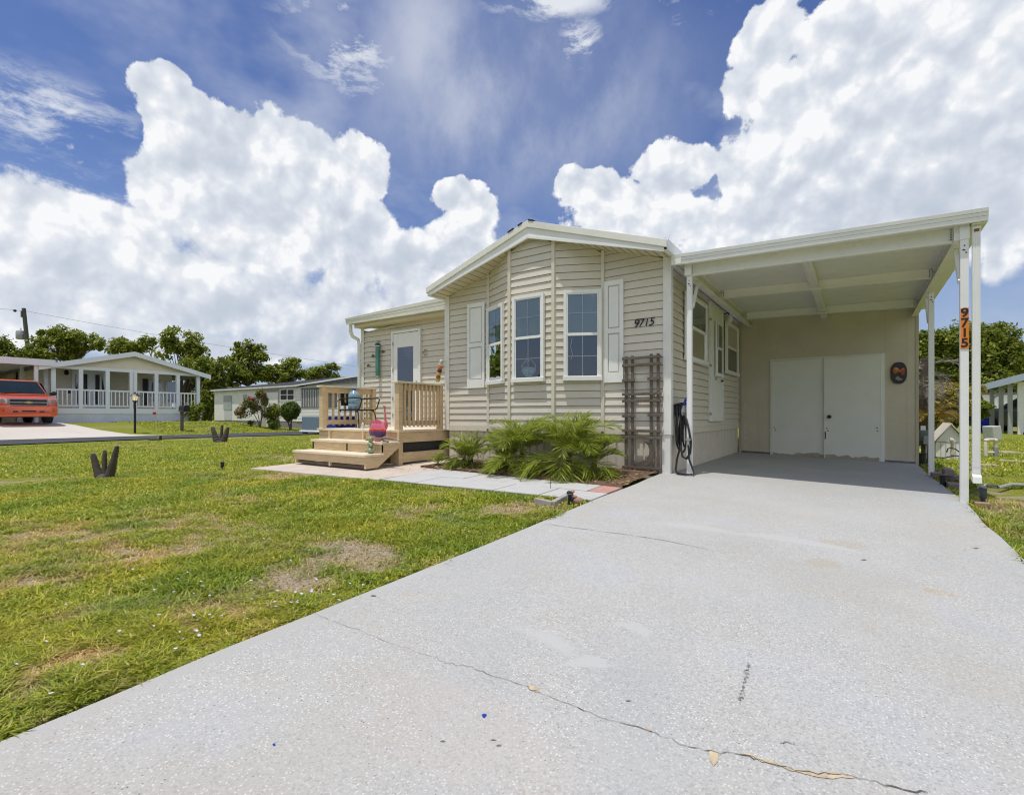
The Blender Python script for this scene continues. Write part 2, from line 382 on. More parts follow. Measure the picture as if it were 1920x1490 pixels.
BL += [((1.75, .45), .50, .30), ((-1.6, .40), .4, .28), ((2.7, .55), .50, .34), ((-2.6, .60), .5, .36), ((3.1, .22), 1.0, .13)]  # cloud masses added out of view behind the camera to brighten the shaded fronts
def field(p):
    acc = None
    for c, sx, sy in BL:
        ln = vm('LENGTH', vm('MULTIPLY_ADD', p, (1 / sx, 1 / sy, 0), (-c[0] / sx, -c[1] / sy, 0)))
        acc = ln if acc is None else mm('SMOOTH_MIN', acc, ln, .2)
    return mm('SUBTRACT', 1., acc)
def noise(vec, s, det=8, rough=.6):
    n = nd(nt, 'ShaderNodeTexNoise'); n.inputs['Scale'].default_value = s; n.inputs['Detail'].default_value = det; n.inputs['Roughness'].default_value = rough
    L(vec, n.inputs['Vector']); return n
def billow(vec, det=2., s=15.):
    v = nd(nt, 'ShaderNodeTexVoronoi', feature='F1'); v.inputs['Scale'].default_value = s; v.inputs['Detail'].default_value = det; v.inputs['Roughness'].default_value = .5; v.inputs['Lacunarity'].default_value = 2.3
    L(vec, v.inputs['Vector']); return mm('SUBTRACT', .45, v.outputs['Distance'])
warp = noise(D, 5., 3, .55)
Dw = vm('MULTIPLY_ADD', vm('SUBTRACT', warp.outputs['Color'], (.5, .5, .5)), (.07, .07, .07), D)
f0 = field(azel(Dw))
n0 = noise(D, 10., 10, .70).outputs['Fac']; b0 = billow(Dw)
fs = mm('MINIMUM', mm('MULTIPLY_ADD', f0, 2.3, .40), 1.6)
d0 = mm('ADD', mm('MULTIPLY_ADD', mm('SUBTRACT', n0, .5), 2.6, fs), mm('MULTIPLY', b0, .8))
up = vm('ADD', D, (-.005, -.012, .020)); upw = vm('ADD', Dw, (-.005, -.012, .022))
n1 = noise(up, 13., 8, .62).outputs['Fac']; n2 = noise(D, 13., 8, .62).outputs['Fac']; b1 = billow(upw, 1.)
soft = rampv(sep.outputs['Z'], .10, .42, 1.0, 0.)                   # feet of the clouds dissolve
alpha = mm('SMOOTHSTEP' if False else 'DIVIDE', mm('ADD', d0, mm('MULTIPLY_ADD', soft, .45, .10)), mm('MULTIPLY_ADD', soft, 1.05, .27), clamp=True)
alpha = rampv(alpha, 0., 1.)
# light: edges turned to the sun are white, the inside of a tower and its foot go grey
rel = mm('ADD', mm('MULTIPLY', mm('SUBTRACT', n2, n1), 1.7), mm('MULTIPLY', mm('SUBTRACT', b0, b1), 1.2))
big = noise(D, 4.5, 3, .45)
pz = azel(D)
def zone(px, py, rx, ry, amt):
    c, sx, sy = ell((px, py, rx, ry))
    return rampv(vm('LENGTH', vm('MULTIPLY_ADD', pz, (1 / sx, 1 / sy, 0), (-c[0] / sx, -c[1] / sy, 0))), .1, 1.5, amt, 0.)
core = None                                     # the thick, shaded hearts of the towers
for z in [(690, 480, 200, 130, .55), (420, 330, 90, 120, .35), (590, 630, 330, 90, .65), (120, 560, 200, 90, .4), (1640, 380, 330, 120, .72), (1800, 300, 200, 110, .6), (1620, 110, 90, 120, .3), (1850, 460, 200, 70, .8)]:
    core = zone(*z) if core is None else mm('MAXIMUM', core, zone(*z))
sh = mm('ADD', mm('MULTIPLY', mm('MULTIPLY', rampv(f0, .0, .7, .1, 1.), core), .92), mm('MULTIPLY_ADD', mm('SUBTRACT', big.outputs['Fac'], .5), .7, .14))
low = rampv(sep.outputs['Z'], .04, .36, .22, 0.)
sh = mm('MAXIMUM', mm('SUBTRACT', mm('ADD', sh, low), rel), 0.)
sh = mm('DIVIDE', mm('MULTIPLY', sh, 1.25), mm('ADD', sh, .75))        # rolls off towards the darkest grey
ccol = nd(nt, 'ShaderNodeValToRGB'); e = ccol.color_ramp.elements
e[0].position = 0.; e[0].color = (.97, .98, 1., 1); e[1].position = 1.; e[1].color = (.46, .53, .645, 1)
q = e.new(.5); q.color = (.74, .785, .86, 1)
L(sh, ccol.inputs['Fac'])
# thin veil and streaks between the towers
wisp = mm('MAXIMUM', rampv(noise(vm('MULTIPLY', D, (1.6, 1.6, 3.)), 2.2, 5, .55).outputs['Fac'], .45, .80, 0., .45), mm('MULTIPLY', mm('MAXIMUM', zone(960, 190, 330, 210, .62), zone(800, 80, 130, 200, .62)), rampv(noise(vm('MULTIPLY', D, (2.5, 2.5, 1.5)), 2.6, 6, .6).outputs['Fac'], .28, .72, .25, 1.)))
cir = noise(vm('MULTIPLY', Dw, (3., 3., 8.)), 2.4, 8, .7)
zz = None
for z in [(90, 215, 210, 75, 1.), (650, 70, 120, 130, 1.), (1040, 6, 130, 34, 1.2), (60, 330, 170, 40, 1.), (1087, 85, 48, 52, 1.15), (1285, 10, 90, 36, 1.2), (615, 185, 40, 22, .8)]:
    zz = zone(*z) if zz is None else mm('MAXIMUM', zz, zone(*z))
cirrus = mm('MULTIPLY', rampv(cir.outputs['Fac'], .43, .62, 0., .95), zz)
thin = mm('MAXIMUM', wisp, cirrus)
hz = rampv(sep.outputs['Z'], .0, .42, .80, 0.)                       # milky blue-grey towards the horizon
bgt = nd(nt, 'ShaderNodeBackground'); bgt.inputs['Color'].default_value = (.86, .90, .97, 1); bgt.inputs['Strength'].default_value = .88
bgh = nd(nt, 'ShaderNodeBackground'); bgh.inputs['Color'].default_value = (.36, .44, .62, 1); bgh.inputs['Strength'].default_value = 1.
bgc = nd(nt, 'ShaderNodeBackground'); L(ccol.outputs['Color'], bgc.inputs['Color']); bgc.inputs['Strength'].default_value = .97
def mixs(f, a, b):
    n = nd(nt, 'ShaderNodeMixShader'); L(f, n.inputs[0]); L(a.outputs[0], n.inputs[1]); L(b.outputs[0], n.inputs[2]); return n
s = mixs(hz, bg1, bgh); s = mixs(thin, s, bgt); s = mixs(alpha, s, bgc)
L(s.outputs[0], wo.inputs['Surface'])
wd.cycles.sampling_method = 'MANUAL'; wd.cycles.sample_map_resolution = 512
sc.view_settings.view_transform = 'Standard'; sc.view_settings.look = 'None'; sc.view_settings.exposure = 0.; sc.view_settings.gamma = 1.
sc.render.engine = 'CYCLES'; sc.cycles.max_bounces = 6; sc.cycles.diffuse_bounces = 4; sc.cycles.transparent_max_bounces = 12; sc.cycles.use_denoising = True
sc.cycles.sample_clamp_indirect = 6.; sc.cycles.pixel_filter_type = 'BLACKMAN_HARRIS'; sc.cycles.filter_width = 1.15

# ------------------------------------------------------------------ ground, road, drives, paths
def dryness(x, y):
    """0 = green, 1 = straw or bare: large soft patches plus the worn places seen in the lawn"""
    d = fbm(x * .75 + 3, y * .75, 3, 4) * .8 + fbm(x * 2.6, y * 2.6, 9, 3) * .45
    d = np.clip((d - .68) * 2.6, 0, 1)
    for px, py, sx, sy, w in [(650, 1040, .50, .30, 1.1), (560, 1080, .35, .25, 1.), (120, 1010, 1.1, .4, .55), (330, 975, 1.2, .35, .5), (150, 1245, .22, .09, .95), (60, 1292, .22, .08, .9), (330, 1160, .26, .07, .85), (440, 1150, .18, .05, .7), (215, 1225, .14, .06, .9), (500, 1085, .25, .08, .6), (420, 890, .9, .4, .3),
                              (505, 855, .7, .3, .6), (800, 960, .5, .4, .4), (980, 955, .45, .4, .8), (450, 1000, .8, .3, .4)]:
        c = onG(px, py, zg); q = ((x - c.x) / sx) ** 2 + ((y - c.y) / sy) ** 2
        d = np.maximum(d, w * np.clip(1.25 - q, 0, 1) * (.35 + 1.0 * fbm(x * 5, y * 5, 21, 3)))
    d = np.where(x > .8, np.maximum(d * .8, .75 * np.clip(1 - ((x - 1.35) / .55) ** 2 - ((y - 6.3) / 2.0) ** 2, 0, 1) * (.4 + fbm(x * 4, y * 4, 5, 3))), d)
    edge = np.clip(1 - (-2.09 - x) / .10, 0, 1) * (x < -2.0)
    d = np.maximum(d, edge * np.clip((fbm(x * 3 + 9, y * 2.3, 81, 4) - .38) * 4, 0, 1))
    d = d + (fbm(x * 9, y * 9, 41, 3) - .5) * 1.5 * np.clip(d * 3, 0, 1) + np.clip(fbm(x * 4.5, y * 4.5, 51, 3) - .60, 0, 1) * 1.6
    return np.clip(d, 0, 1)
def axis(seg):
    r = []
    for a, b, st in seg: r += list(np.arange(a, b - 1e-6, st))
    return np.array(r + [seg[-1][1]])
xs = axis([(-900, -200, 140), (-200, -60, 20), (-60, -32, 2), (-32, -15, .7), (-15, 4, .12), (4, 12, .5), (12, 60, 4), (60, 200, 20), (200, 900, 140)])
ys = axis([(-900, -200, 140), (-200, -40, 20), (-40, -2, 2), (-2, 15, .12), (15, 36, .7), (36, 80, 4), (80, 200, 20), (200, 900, 140)])
XX, YY = np.meshgrid(xs, ys, indexing='xy'); nx, ny = len(xs), len(ys)
ZZ = zgv(XX, YY)
near = ((XX > -16) & (XX < 4.5) & (YY > -2) & (YY < 15.5))
ZZ = ZZ + np.where(near, (fbm(XX * 1.7, YY * 1.7, 4, 4) - .5) * .035, 0)
ondrive = (XX > -2.35) & (XX < 1.1) & (YY < 11.4)
ZZ = np.where(ondrive, np.minimum(ZZ, zgv(XX, YY) - .06), ZZ)
onhouse = (XX > -8.9) & (XX < -2.0) & (YY > 3.8) & (YY < 11)
ZZ = np.where(onhouse, np.minimum(ZZ, -.075), ZZ)
i = np.arange(nx * ny).reshape(ny, nx)
F = np.stack([i[:-1, :-1], i[:-1, 1:], i[1:, 1:], i[1:, :-1]], -1).reshape(-1, 4)
gm = bpy.data.materials.new('lawn_soil'); gm.use_nodes = True
nt = gm.node_tree; L = nt.links.new; b = nt.nodes['Principled BSDF']; b.inputs['Roughness'].default_value = .95; b.inputs['Specular IOR Level'].default_value = .1
tc = nd(nt, 'ShaderNodeTexCoord')
def nz(s, d=6, r=.65):
    n = nd(nt, 'ShaderNodeTexNoise'); n.inputs['Scale'].default_value = s; n.inputs['Detail'].default_value = d; n.inputs['Roughness'].default_value = r; L(tc.outputs['Object'], n.inputs['Vector']); return n.outputs['Fac']
def ramp(f, *st):
    c = nd(nt, 'ShaderNodeValToRGB'); e = c.color_ramp.elements
    e[0].position, e[0].color = st[0][0], (*st[0][1], 1); e[1].position, e[1].color = st[-1][0], (*st[-1][1], 1)
    for p, q in st[1:-1]: z = e.new(p); z.color = (*q, 1)
    L(f, c.inputs['Fac']); return c.outputs['Color']
def mixc(f, a, b_):
    m = nd(nt, 'ShaderNodeMix', data_type='RGBA'); L(f, m.inputs['Factor']) if hasattr(f, 'node') else setattr(m.inputs['Factor'], 'default_value', f)
    for q, k in ((a, 'A'), (b_, 'B')):
        if hasattr(q, 'node'): L(q, m.inputs[k])
        else: m.inputs[k].default_value = (*q, 1)
    return m.outputs['Result']
green = mixc(nz(.9, 4), ramp(nz(38, 4), (.3, (.06, .09, .010)), (.5, (.20, .25, .025)), (.75, (.42, .44, .07))), ramp(nz(30, 4), (.3, (.09, .10, .014)), (.7, (.36, .34, .06))))
soil = ramp(nz(45, 6, .75), (.3, (.17, .125, .08)), (.55, (.43, .34, .24)), (.75, (.62, .55, .45)))
at = nd(nt, 'ShaderNodeAttribute', attribute_name='dry')
mr = nd(nt, 'ShaderNodeMapRange'); L(at.outputs['Fac'], mr.inputs[0]); mr.inputs[1].default_value = .15; mr.inputs[2].default_value = .7
L(mixc(mr.outputs[0], green, soil), b.inputs['Base Color'])
bp = nd(nt, 'ShaderNodeBump'); bp.inputs['Strength'].default_value = .9; bp.inputs['Distance'].default_value = .03; L(nz(42, 4), bp.inputs['Height']); L(bp.outputs[0], b.inputs['Normal'])
V = np.stack([XX, YY, ZZ], -1).reshape(-1, 3)
kind(rawmesh('ground', V, F, gm, True, np.where(near, dryness(XX, YY), np.clip((fbm(XX * .5, YY * .5, 8, 3) - .55) * 2, 0, .6)).ravel()), 'structure')

# driveway: worn exposed-aggregate concrete that runs on as the carport floor
dm = bpy.data.materials.new('driveway_concrete'); dm.use_nodes = True
nt = dm.node_tree; L = nt.links.new; b = nt.nodes['Principled BSDF']; b.inputs['Roughness'].default_value = .8; b.inputs['Specular IOR Level'].default_value = .3
tc = nd(nt, 'ShaderNodeTexCoord')
base = ramp(nz(.9, 5, .6), (.30, (.42, .425, .41)), (.5, (.47, .465, .44)), (.72, (.51, .50, .465)))
base = mixc(rampv(nz(2.7, 8, .75), .52, .74, 0., .6), base, (.47, .43, .35))
base = mixc(rampv(nz(.9, 4, .55), .52, .68, 0., .75), base, (.45, .465, .50))
def near2(px, py, rx, ry, f):
    c = onG(px, py); v = vm('MULTIPLY_ADD', tc.outputs['Object'], (1 / rx, 1 / ry, 0), (-c.x / rx, -c.y / ry, 0))
    return mm('MULTIPLY', rampv(mm('ADD', vm('LENGTH', v), mm('MULTIPLY', mm('SUBTRACT', nz(6, 6), .5), .9)), .6, 1.1, 1., 0.), f)
sx = nd(nt, 'ShaderNodeSeparateXYZ'); L(tc.outputs['Object'], sx.inputs[0])
back_grey = rampv(mm('ADD', sx.outputs['Y'], mm('MULTIPLY', mm('SUBTRACT', nz(2., 5), .5), 1.5)), 4.8, 8.6, 0., .8)      # greyer towards the back wall of the carport
base = mixc(back_grey, base, (.27, .285, .30))
v2 = nd(nt, 'ShaderNodeTexVoronoi'); v2.inputs['Scale'].default_value = 150; L(tc.outputs['Object'], v2.inputs['Vector']); s2 = nd(nt, 'ShaderNodeSeparateColor'); L(v2.outputs['Color'], s2.inputs[0])
margin = mm('MULTIPLY', rampv(mm('ADD', sx.outputs['X'], mm('MULTIPLY', nz(8, 3), .05)), -2.03, -1.98), rampv(sx.outputs['X'], .84, .80))
grain = mm('MULTIPLY', margin, rampv(nz(1.1, 5, .7), .30, .60, .45, 1.))
base = mixc(mm('MULTIPLY', mm('MULTIPLY', rampv(s2.outputs[0], 0., .5, 1., 0.), grain), .55), base, (.25, .25, .245))
base = mixc(mm('MULTIPLY', mm('MULTIPLY', rampv(s2.outputs[1], .6, 1.), grain), .5), base, (.62, .60, .56))
base = mixc(near2(850, 1360, .42, .22, .22), base, (.55, .46, .40))
base = mixc(rampv(nz(.55, 6, .7), .46, .66, 0., .55), base, (.44, .41, .345))
base = mixc(rampv(nz(3.8, 8, .8), .60, .80, 0., .4), base, (.36, .33, .28))
base = mixc(near2(1580, 1020, .16, .12, .45), base, (.43, .36, .25))
base = mixc(near2(1760, 1110, .10, .06, .5), base, (.46, .36, .22))
base = mixc(near2(1545, 1055, .10, .10, .45), base, (.42, .36, .24))
def mend(px, py, rx, ry, turn=0., edge=.10):        # smooth skim patches: no stone shows through
    c = onG(px, py); r_ = nd(nt, 'ShaderNodeVectorRotate'); r_.rotation_type = 'Z_AXIS'; L(tc.outputs['Object'], r_.inputs['Vector']); r_.inputs['Center'].default_value = (c.x, c.y, 0); r_.inputs['Angle'].default_value = R(turn)
    v = vm('MULTIPLY_ADD', r_.outputs[0], (1 / rx, 1 / ry, 0), (-c.x / rx, -c.y / ry, 0)); q = nd(nt, 'ShaderNodeSeparateXYZ'); L(v, q.inputs[0])
    ax, ay = mm('ABSOLUTE', q.outputs['X']), mm('ABSOLUTE', q.outputs['Y'])
    dd = mm('ADD', mm('MAXIMUM', ax, ay), mm('ADD', mm('MULTIPLY', mm('ADD', q.outputs['X'], q.outputs['Y']), .28), mm('MULTIPLY', mm('SUBTRACT', nz(11, 5, .7), .5), .7)))
    return rampv(dd, 1.0 - edge, 1.0 + edge, 1., 0.)
mends = None
for a in ((1206, 1180, .055, .032, 25, .06), (1118, 1238, .055, .035, -15, .25), (1530, 1018, .26, .055, 5, .12), (1050, 1205, .10, .035, 20, .6), (1330, 990, .2, .06, 0, .5)):
    mends = mend(*a) if mends is None else mm('MAXIMUM', mends, mend(*a))
vo = nd(nt, 'ShaderNodeTexVoronoi'); vo.inputs['Scale'].default_value = 105; vo.inputs['Randomness'].default_value = 1; L(tc.outputs['Object'], vo.inputs['Vector'])
sv = nd(nt, 'ShaderNodeSeparateColor'); L(vo.outputs['Color'], sv.inputs[0])
worn = mm('MULTIPLY', rampv(nz(1.6, 6, .7), .34, .60, .25, 1.), margin)
chip = mm('MULTIPLY', mm('MULTIPLY', rampv(vo.outputs['Distance'], .22, .44, 1., 0.), mm('GREATER_THAN', sv.outputs[0], .60)), worn)
base = mixc(mm('MULTIPLY', chip, .85), base, (.74, .73, .69))
base = mixc(mm('MULTIPLY', mm('MULTIPLY', rampv(vo.outputs['Distance'], .14, .36, 1., 0.), mm('LESS_THAN', sv.outputs[1], .09)), worn), base, (.10, .10, .10))
base = mixc(rampv(nz(160, 2), .3, .7, 0., .22), base, (.27, .28, .28))
base = mixc(mm('MULTIPLY', mends, .85), base, (.485, .485, .465))
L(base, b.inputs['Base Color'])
bp = nd(nt, 'ShaderNodeBump'); bp.inputs['Strength'].default_value = .35; bp.inputs['Distance'].default_value = .004; L(nz(130, 3), bp.inputs['Height']); L(bp.outputs[0], b.inputs['Normal'])
XL, XR_ = -2.09, .87
dy = axis([(-9, -1, 1.), (-1, 6.5, .1), (6.5, 11.12, .3)])
g = MB(); 
for k in range(len(dy)):
    y = dy[k]; w1 = (vnoise(np.array([y * 2.]), np.array([1.]), 3)[0] - .5) * .03; w2 = (vnoise(np.array([y * 2.]), np.array([7.]), 3)[0] - .5) * .03
    xr = XR_ + w2 - .10 * ss(5.0, 2.0, y) * 0; xl = XL + w1
    cols = [xl + (xr - xl) * q / 6 for q in range(7)]
    g.v += [(xl, y, zd(xl, y) - .12)] + [(x, y, zd(x, y)) for x in cols] + [(xr, y, zd(xr, y) - .12)]
    if k:
        o = (k - 1) * 9; g.f += [(o + q, o + q + 1, o + q + 10, o + q + 9) for q in range(8)]; g.m += [0] * 8
def strip(pts, ws, k, lift=.003):
    """a crack or a mark: a thin ribbon lying on the slab"""
    P_ = [onG(px, py) for px, py in pts]; Q = [P_[0]]; Wd = [ws[0]]
    for a in range(len(P_) - 1):
        n = 5
        for t in range(1, n + 1):
            p = P_[a].lerp(P_[a + 1], t / n); d = (P_[a + 1] - P_[a]).normalized()
            j = 0 if t == n else random.uniform(-.007, .007)
            Q.append(p + Vector((-d.y, d.x, 0)) * j); Wd.append(ws[a] * (1 - t / n) + ws[a + 1] * t / n)
    g.mi(k); vs = []
    for a, p in enumerate(Q):
        d = (Q[min(a + 1, len(Q) - 1)] - Q[max(a - 1, 0)]).normalized(); s_ = Vector((-d.y, d.x, 0)) * max(.0006, (.55 if k == 1 else 1) * Wd[a] * random.uniform(.35, 1.6)) / 2
        for q in (p - s_, p + s_): vs.append((q.x, q.y, zd(q.x, q.y) + lift))
    g.add(vs, [(2 * a, 2 * a + 1, 2 * a + 3, 2 * a + 2) for a in range(len(Q) - 1)]); g.mi(0)
def patch(pts, k, lift=.0025):
    P_ = [onG(*p) for p in pts]; c = sum(P_, Vector()) / len(P_); vs = [(c.x, c.y, zd(c.x, c.y) + lift)]; m = len(P_)
    for a in range(m):
        for t in range(4):
            p = P_[a].lerp(P_[(a + 1) % m], t / 4); p = c + (p - c) * random.uniform(.93, 1.05); vs.append((p.x, p.y, zd(p.x, p.y) + lift))
    n = len(vs) - 1; g.mi(k).add(vs, [(0, a + 1, (a + 1) % n + 1) for a in range(n)]); g.mi(0)
CR = [(590, 1150), (625, 1165), (680, 1183), (740, 1208), (800, 1228), (838, 1244), (885, 1250), (910, 1262), (985, 1286), (1010, 1299), (1080, 1325), (1120, 1343), (1215, 1370), (1290, 1400), (1338, 1409), (1395, 1416), (1440, 1431), (1490, 1445), (1560, 1452), (1620, 1460), (1680, 1476), (1740, 1487)]
strip(CR, [.0025, .002, .002, .0015, .002, .0025, .0025, .003, .004, .005, .005, .003, .004, .004, .005, .005, .004, .005, .004, .005, .006, .005], 1)
strip([(990, 1283), (1000, 1290), (1012, 1297)], [.004, .022, .004], 2, .0022); strip([(1215, 1368), (1222, 1372)], [.012, .004], 2, .0022)
strip([(1395, 1412), (1480, 1443), (1545, 1453), (1600, 1458)], [.006, .012, .026, .006], 2, .0022)
patch([(1330, 1408), (1348, 1410), (1346, 1428), (1338, 1437), (1331, 1426)], 2)
for q in range(46):
    t = random.random(); x, y = 1408 - 20 * t + random.gauss(0, 1.8), 1226 + 90 * t; strip([(x, y), (x - .8, y + random.uniform(1, 5))], [random.uniform(.001, .004), .001], 3)
strip([(1020, 982), (1080, 990), (1160, 1000), (1240, 1012), (1330, 1030)], [.004, .005, .004, .005, .003], 3)
strip([(1462, 1290 + 103), (1490, 1394)], [.004, .003], 3)
patch([(903, 1340), (908, 1338), (913, 1340), (909, 1346), (905, 1345)], 5); patch([(510, 1395), (515, 1394), (517, 1397), (513, 1399)], 5)
for a, (x, y) in enumerate([(830, 1390), (925, 1388), (935, 1398), (700, 1117), (1620, 1050), (1830, 1028), (1178, 1314)]): patch([(x - 6, y), (x, y - 2), (x + 6, y), (x, y + 1)], 3)
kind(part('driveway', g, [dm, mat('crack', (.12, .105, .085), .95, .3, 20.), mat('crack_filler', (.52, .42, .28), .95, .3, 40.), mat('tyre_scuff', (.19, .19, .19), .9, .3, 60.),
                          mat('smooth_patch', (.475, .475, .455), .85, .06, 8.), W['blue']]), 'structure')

# walk of grey pavers along the bed, pinkish slab under the steps
def slab(mb, pts, top=.0, thick=.05, k=0, f=zg):
    mb.mi(k); P_ = [(x, y, f(x, y) + .025 + top) for x, y in pts]; n = len(P_)
    mb.add(P_ + [(x, y, z - thick) for x, y, z in P_], [tuple(range(n)), tuple(range(n, 2 * n))[::-1]] + [(a, (a + 1) % n, n + (a + 1) % n, n + a) for a in range(n)])
w = MB()
slab(w, [(-7.88, 4.10), (-5.1, 4.30), (-5.05, 5.42), (-5.45, 5.45), (-5.45, 7.), (-7.88, 7.)], .0, k=0)
xs_ = -5.05; row = 0
slab(w, [(-5.06, 4.31), (-2.11, 4.43), (-2.11, 5.20), (-5.06, 5.40)], -.006, k=2)
e0 = lambda x: 4.315 + (x + 5.05) * .04
e1 = lambda x: 5.395 - (x + 5.05) * .068
for r_ in (0, 1):
    x = -5.04 + (.0 if r_ == 0 else -.0)
    while x < -2.13:
        wd_ = .58 + (.02 * random.random()); wd_ = wd_ * (.55 if (r_ == 1 and x < -5.0) else 1); x2 = min(x + wd_, -2.12)
        ya = lambda q: e0(q) + (e1(q) - e0(q)) * (.52 * r_); yb = lambda q: e0(q) + (e1(q) - e0(q)) * (.52 * r_ + (.51 if r_ == 0 else .475))
        t_ = random.uniform(-.003, .004)
        slab(w, [(x + .004, ya(x)), (x2 - .006, ya(x2)), (x2 - .006, yb(x2)), (x + .004, yb(x))], .004 + t_, k=3 if (r_ == 1 and x2 > -2.3) else 1); x = x2
kind(part('path', w, [W['pinkconc'], W['paver'], W['joint'], W['redpaver']], bevel=.004), 'structure')
# mulch bed under the palms
m = MB(); bx = np.arange(-5.45, -2.10, .09); by = np.arange(5.12, 6.56, .09)
for a, y in enumerate(by):
    for c, x in enumerate(bx):
        yy = max(y, e1(x) + .0); hgt = .012 + .035 * fbm(np.array([x * 5]), np.array([yy * 5]), 2, 3)[0] if 0 < a else -.03
        m.v.append((x, yy, zg(x, yy) + .02 + hgt))
nb = len(bx); m.f = [(a * nb + c, a * nb + c + 1, (a + 1) * nb + c + 1, (a + 1) * nb + c) for a in range(len(by) - 1) for c in range(nb - 1)]; m.m = [0] * len(m.f)
kind(part('mulch_bed', m, W['mulch'], smooth=True, angle=0), 'structure')
# street and the neighbour's drive
def ribbon(name, pts, m_, f=zg, lift=.03):
    q = MB(); n = len(pts)
    for l, r_ in pts:
        q.v += [(l[0], l[1], f(*l) + lift), (r_[0], r_[1], f(*r_) + lift)]
    q.f = [(2 * a, 2 * a + 1, 2 * a + 3, 2 * a + 2) for a in range(n - 1)]; q.m = [0] * len(q.f)
    return kind(part(name, q, m_), 'structure')
ribbon('road', [((-23.9, y), (-19.9 - 1.0 * ss(1, 7, y) * ss(14, 8, y), y)) for y in list(range(-60, 70, 2))], W['asphalt'], lambda x, y: -.125)
yy = [(-24.0, -3., 8.9), (-24.6, -2.6, 8.6), (-25.5, -2.2, 8.1), (-27, -1.4, 7.5), (-28.5, -.8, 7.1), (-30, -.2, 6.9), (-32, 0, 6.85), (-36, 0, 6.85), (-44, 0, 6.8)]
n_ = MB()
for x, a, c in yy:
    for t in range(9):
        y = a + (c - a) * t / 8; n_.v.append((x, y, zg(x, y) + .036))
n_.f = [(a * 9 + t, a * 9 + t + 1, (a + 1) * 9 + t + 1, (a + 1) * 9 + t) for a in range(len(yy) - 1) for t in range(8)]; n_.m = [0] * len(n_.f)
kind(part('neighbour_driveway', n_, W['ndrive']), 'structure')

# ------------------------------------------------------------------ grass blades and little flowers
def blades(n, x0, x1, y0, y1, keep, hmin, hmax, wid, seed):
    r = np.random.default_rng(seed); x = r.uniform(x0, x1, n); y = r.uniform(y0, y1, n)
    k = keep(x, y); x, y = x[k], y[k]; d = dryness(x, y)
    gap = np.clip((fbm(x * 10, y * 10, 71, 3) - .55) * 6, 0, 1) * .8
    k = (r.random(len(x)) > np.clip(d - .22, 0, 1) * .95) & (r.random(len(x)) > gap); x, y, d = x[k], y[k], d[k]; n = len(x)
    tuft = fbm(x * 3.1, y * 3.1, 31, 3); h = (hmin + (hmax - hmin) * r.random(n) ** 1.6) * (.35 + 1.25 * tuft) * (1 - .45 * np.clip(d, 0, 1))
    a = r.uniform(0, 2 * np.pi, n); lean = r.uniform(.5, 2.2, n) * h; w = wid * r.uniform(.7, 1.4, n)
    z = zgv(x, y) + (fbm(x * 1.7, y * 1.7, 4, 4) - .5) * .035 - .004
    ca, sa = np.cos(a), np.sin(a); px, py = -sa * w / 2, ca * w / 2
    v = np.empty((n, 5, 3))
    v[:, 0] = np.stack([x + px, y + py, z], -1); v[:, 1] = np.stack([x - px, y - py, z], -1)
    mx, my, mz = x + ca * lean * .4, y + sa * lean * .4, z + h * .68
    v[:, 2] = np.stack([mx - px * .8, my - py * .8, mz], -1); v[:, 3] = np.stack([mx + px * .8, my + py * .8, mz], -1)
    v[:, 4] = np.stack([x + ca * lean, y + sa * lean, z + h * r.uniform(.72, 1.05, n)], -1)
    i = np.arange(n)[:, None] * 5
    f = np.concatenate([i + [0, 1, 2], i + [0, 2, 3], i + [3, 2, 4]], 1).reshape(-1, 3)
    dd = np.clip((d - .18) * 1.6 + r.normal(0, .10, n) + (r.random(n) < .09) * .8, 0, 1)
    return v.reshape(-1, 3), f, np.repeat(dd, 5)
def lawnL(x, y):
    k = x < -2.11 + .03 * np.sin(y * 9)
    k &= ~((x > -7.93) & (x < -5.0) & (y > 4.08 + (x + 7.9) * .07)) & ~((x > -5.06) & (y > 4.29 + (x + 5.05) * .04)) & ~((x > -9.) & (y > 6.8))
    k &= (x > -19.3)
    return k
def sector(lo, hi, f):
    def k(x, y):
        z = -x * SA + y * CA; u = (x * CA + y * SA) / np.maximum(z, .05)
        return (z > lo) & (z <= hi) & (np.abs(u) < 1.12) & f(x, y)
    return k
def lawnR(x, y): return (x > .88 + .02 * np.sin(y * 8)) & ~((x < .95) & (y > 11)) & ~((x > 1.0) & (x < 1.8) & (y > 7.2) & (y < 8.2))
weeds = lambda f: (lambda x, y: f(x, y) & (fbm(x * 2.2, y * 2.2, 61, 3) + .25 * np.random.default_rng(3).random(x.shape) > .66))
parts_ = [blades(90000, -5., -2.05, .0, 4.2, sector(.8, 4.2, weeds(lawnL)), .012, .034, .017, 11), blades(50000, -9., -2.05, 1., 6.2, sector(4., 8., weeds(lawnL)), .015, .04, .022, 12), blades(300000, -3.2, -2.05, .0, 3.4, sector(.8, 2.6, lawnL), .014, .046, .0062, 1), blades(420000, -6.2, -2.05, .0, 5., sector(1.8, 4.4, lawnL), .014, .048, .0068, 2),
          blades(300000, -9.5, -2.05, .0, 6.5, sector(4.2, 7.6, lawnL), .018, .05, .0095, 3), blades(260000, -19.5, -4., .0, 17., sector(7.4, 22., lawnL), .02, .055, .017, 4),
          blades(60000, .86, 2.6, 2.9, 9., sector(1., 8., lawnR), .02, .07, .0080, 5), blades(90000, .9, 9., 7., 26., sector(7., 24., lawnR), .03, .07, .018, 6),
          blades(60000, -33., -23.9, 5, 24., sector(15., 40., lambda x, y: (x < -24.1) & (x > -31.9) & ((y > 9.4) | (y > 7.0 - (x + 24) * .0) & (x < -40))), .03, .08, .03, 7)]
off = 0; Vs, Fs, As = [], [], []
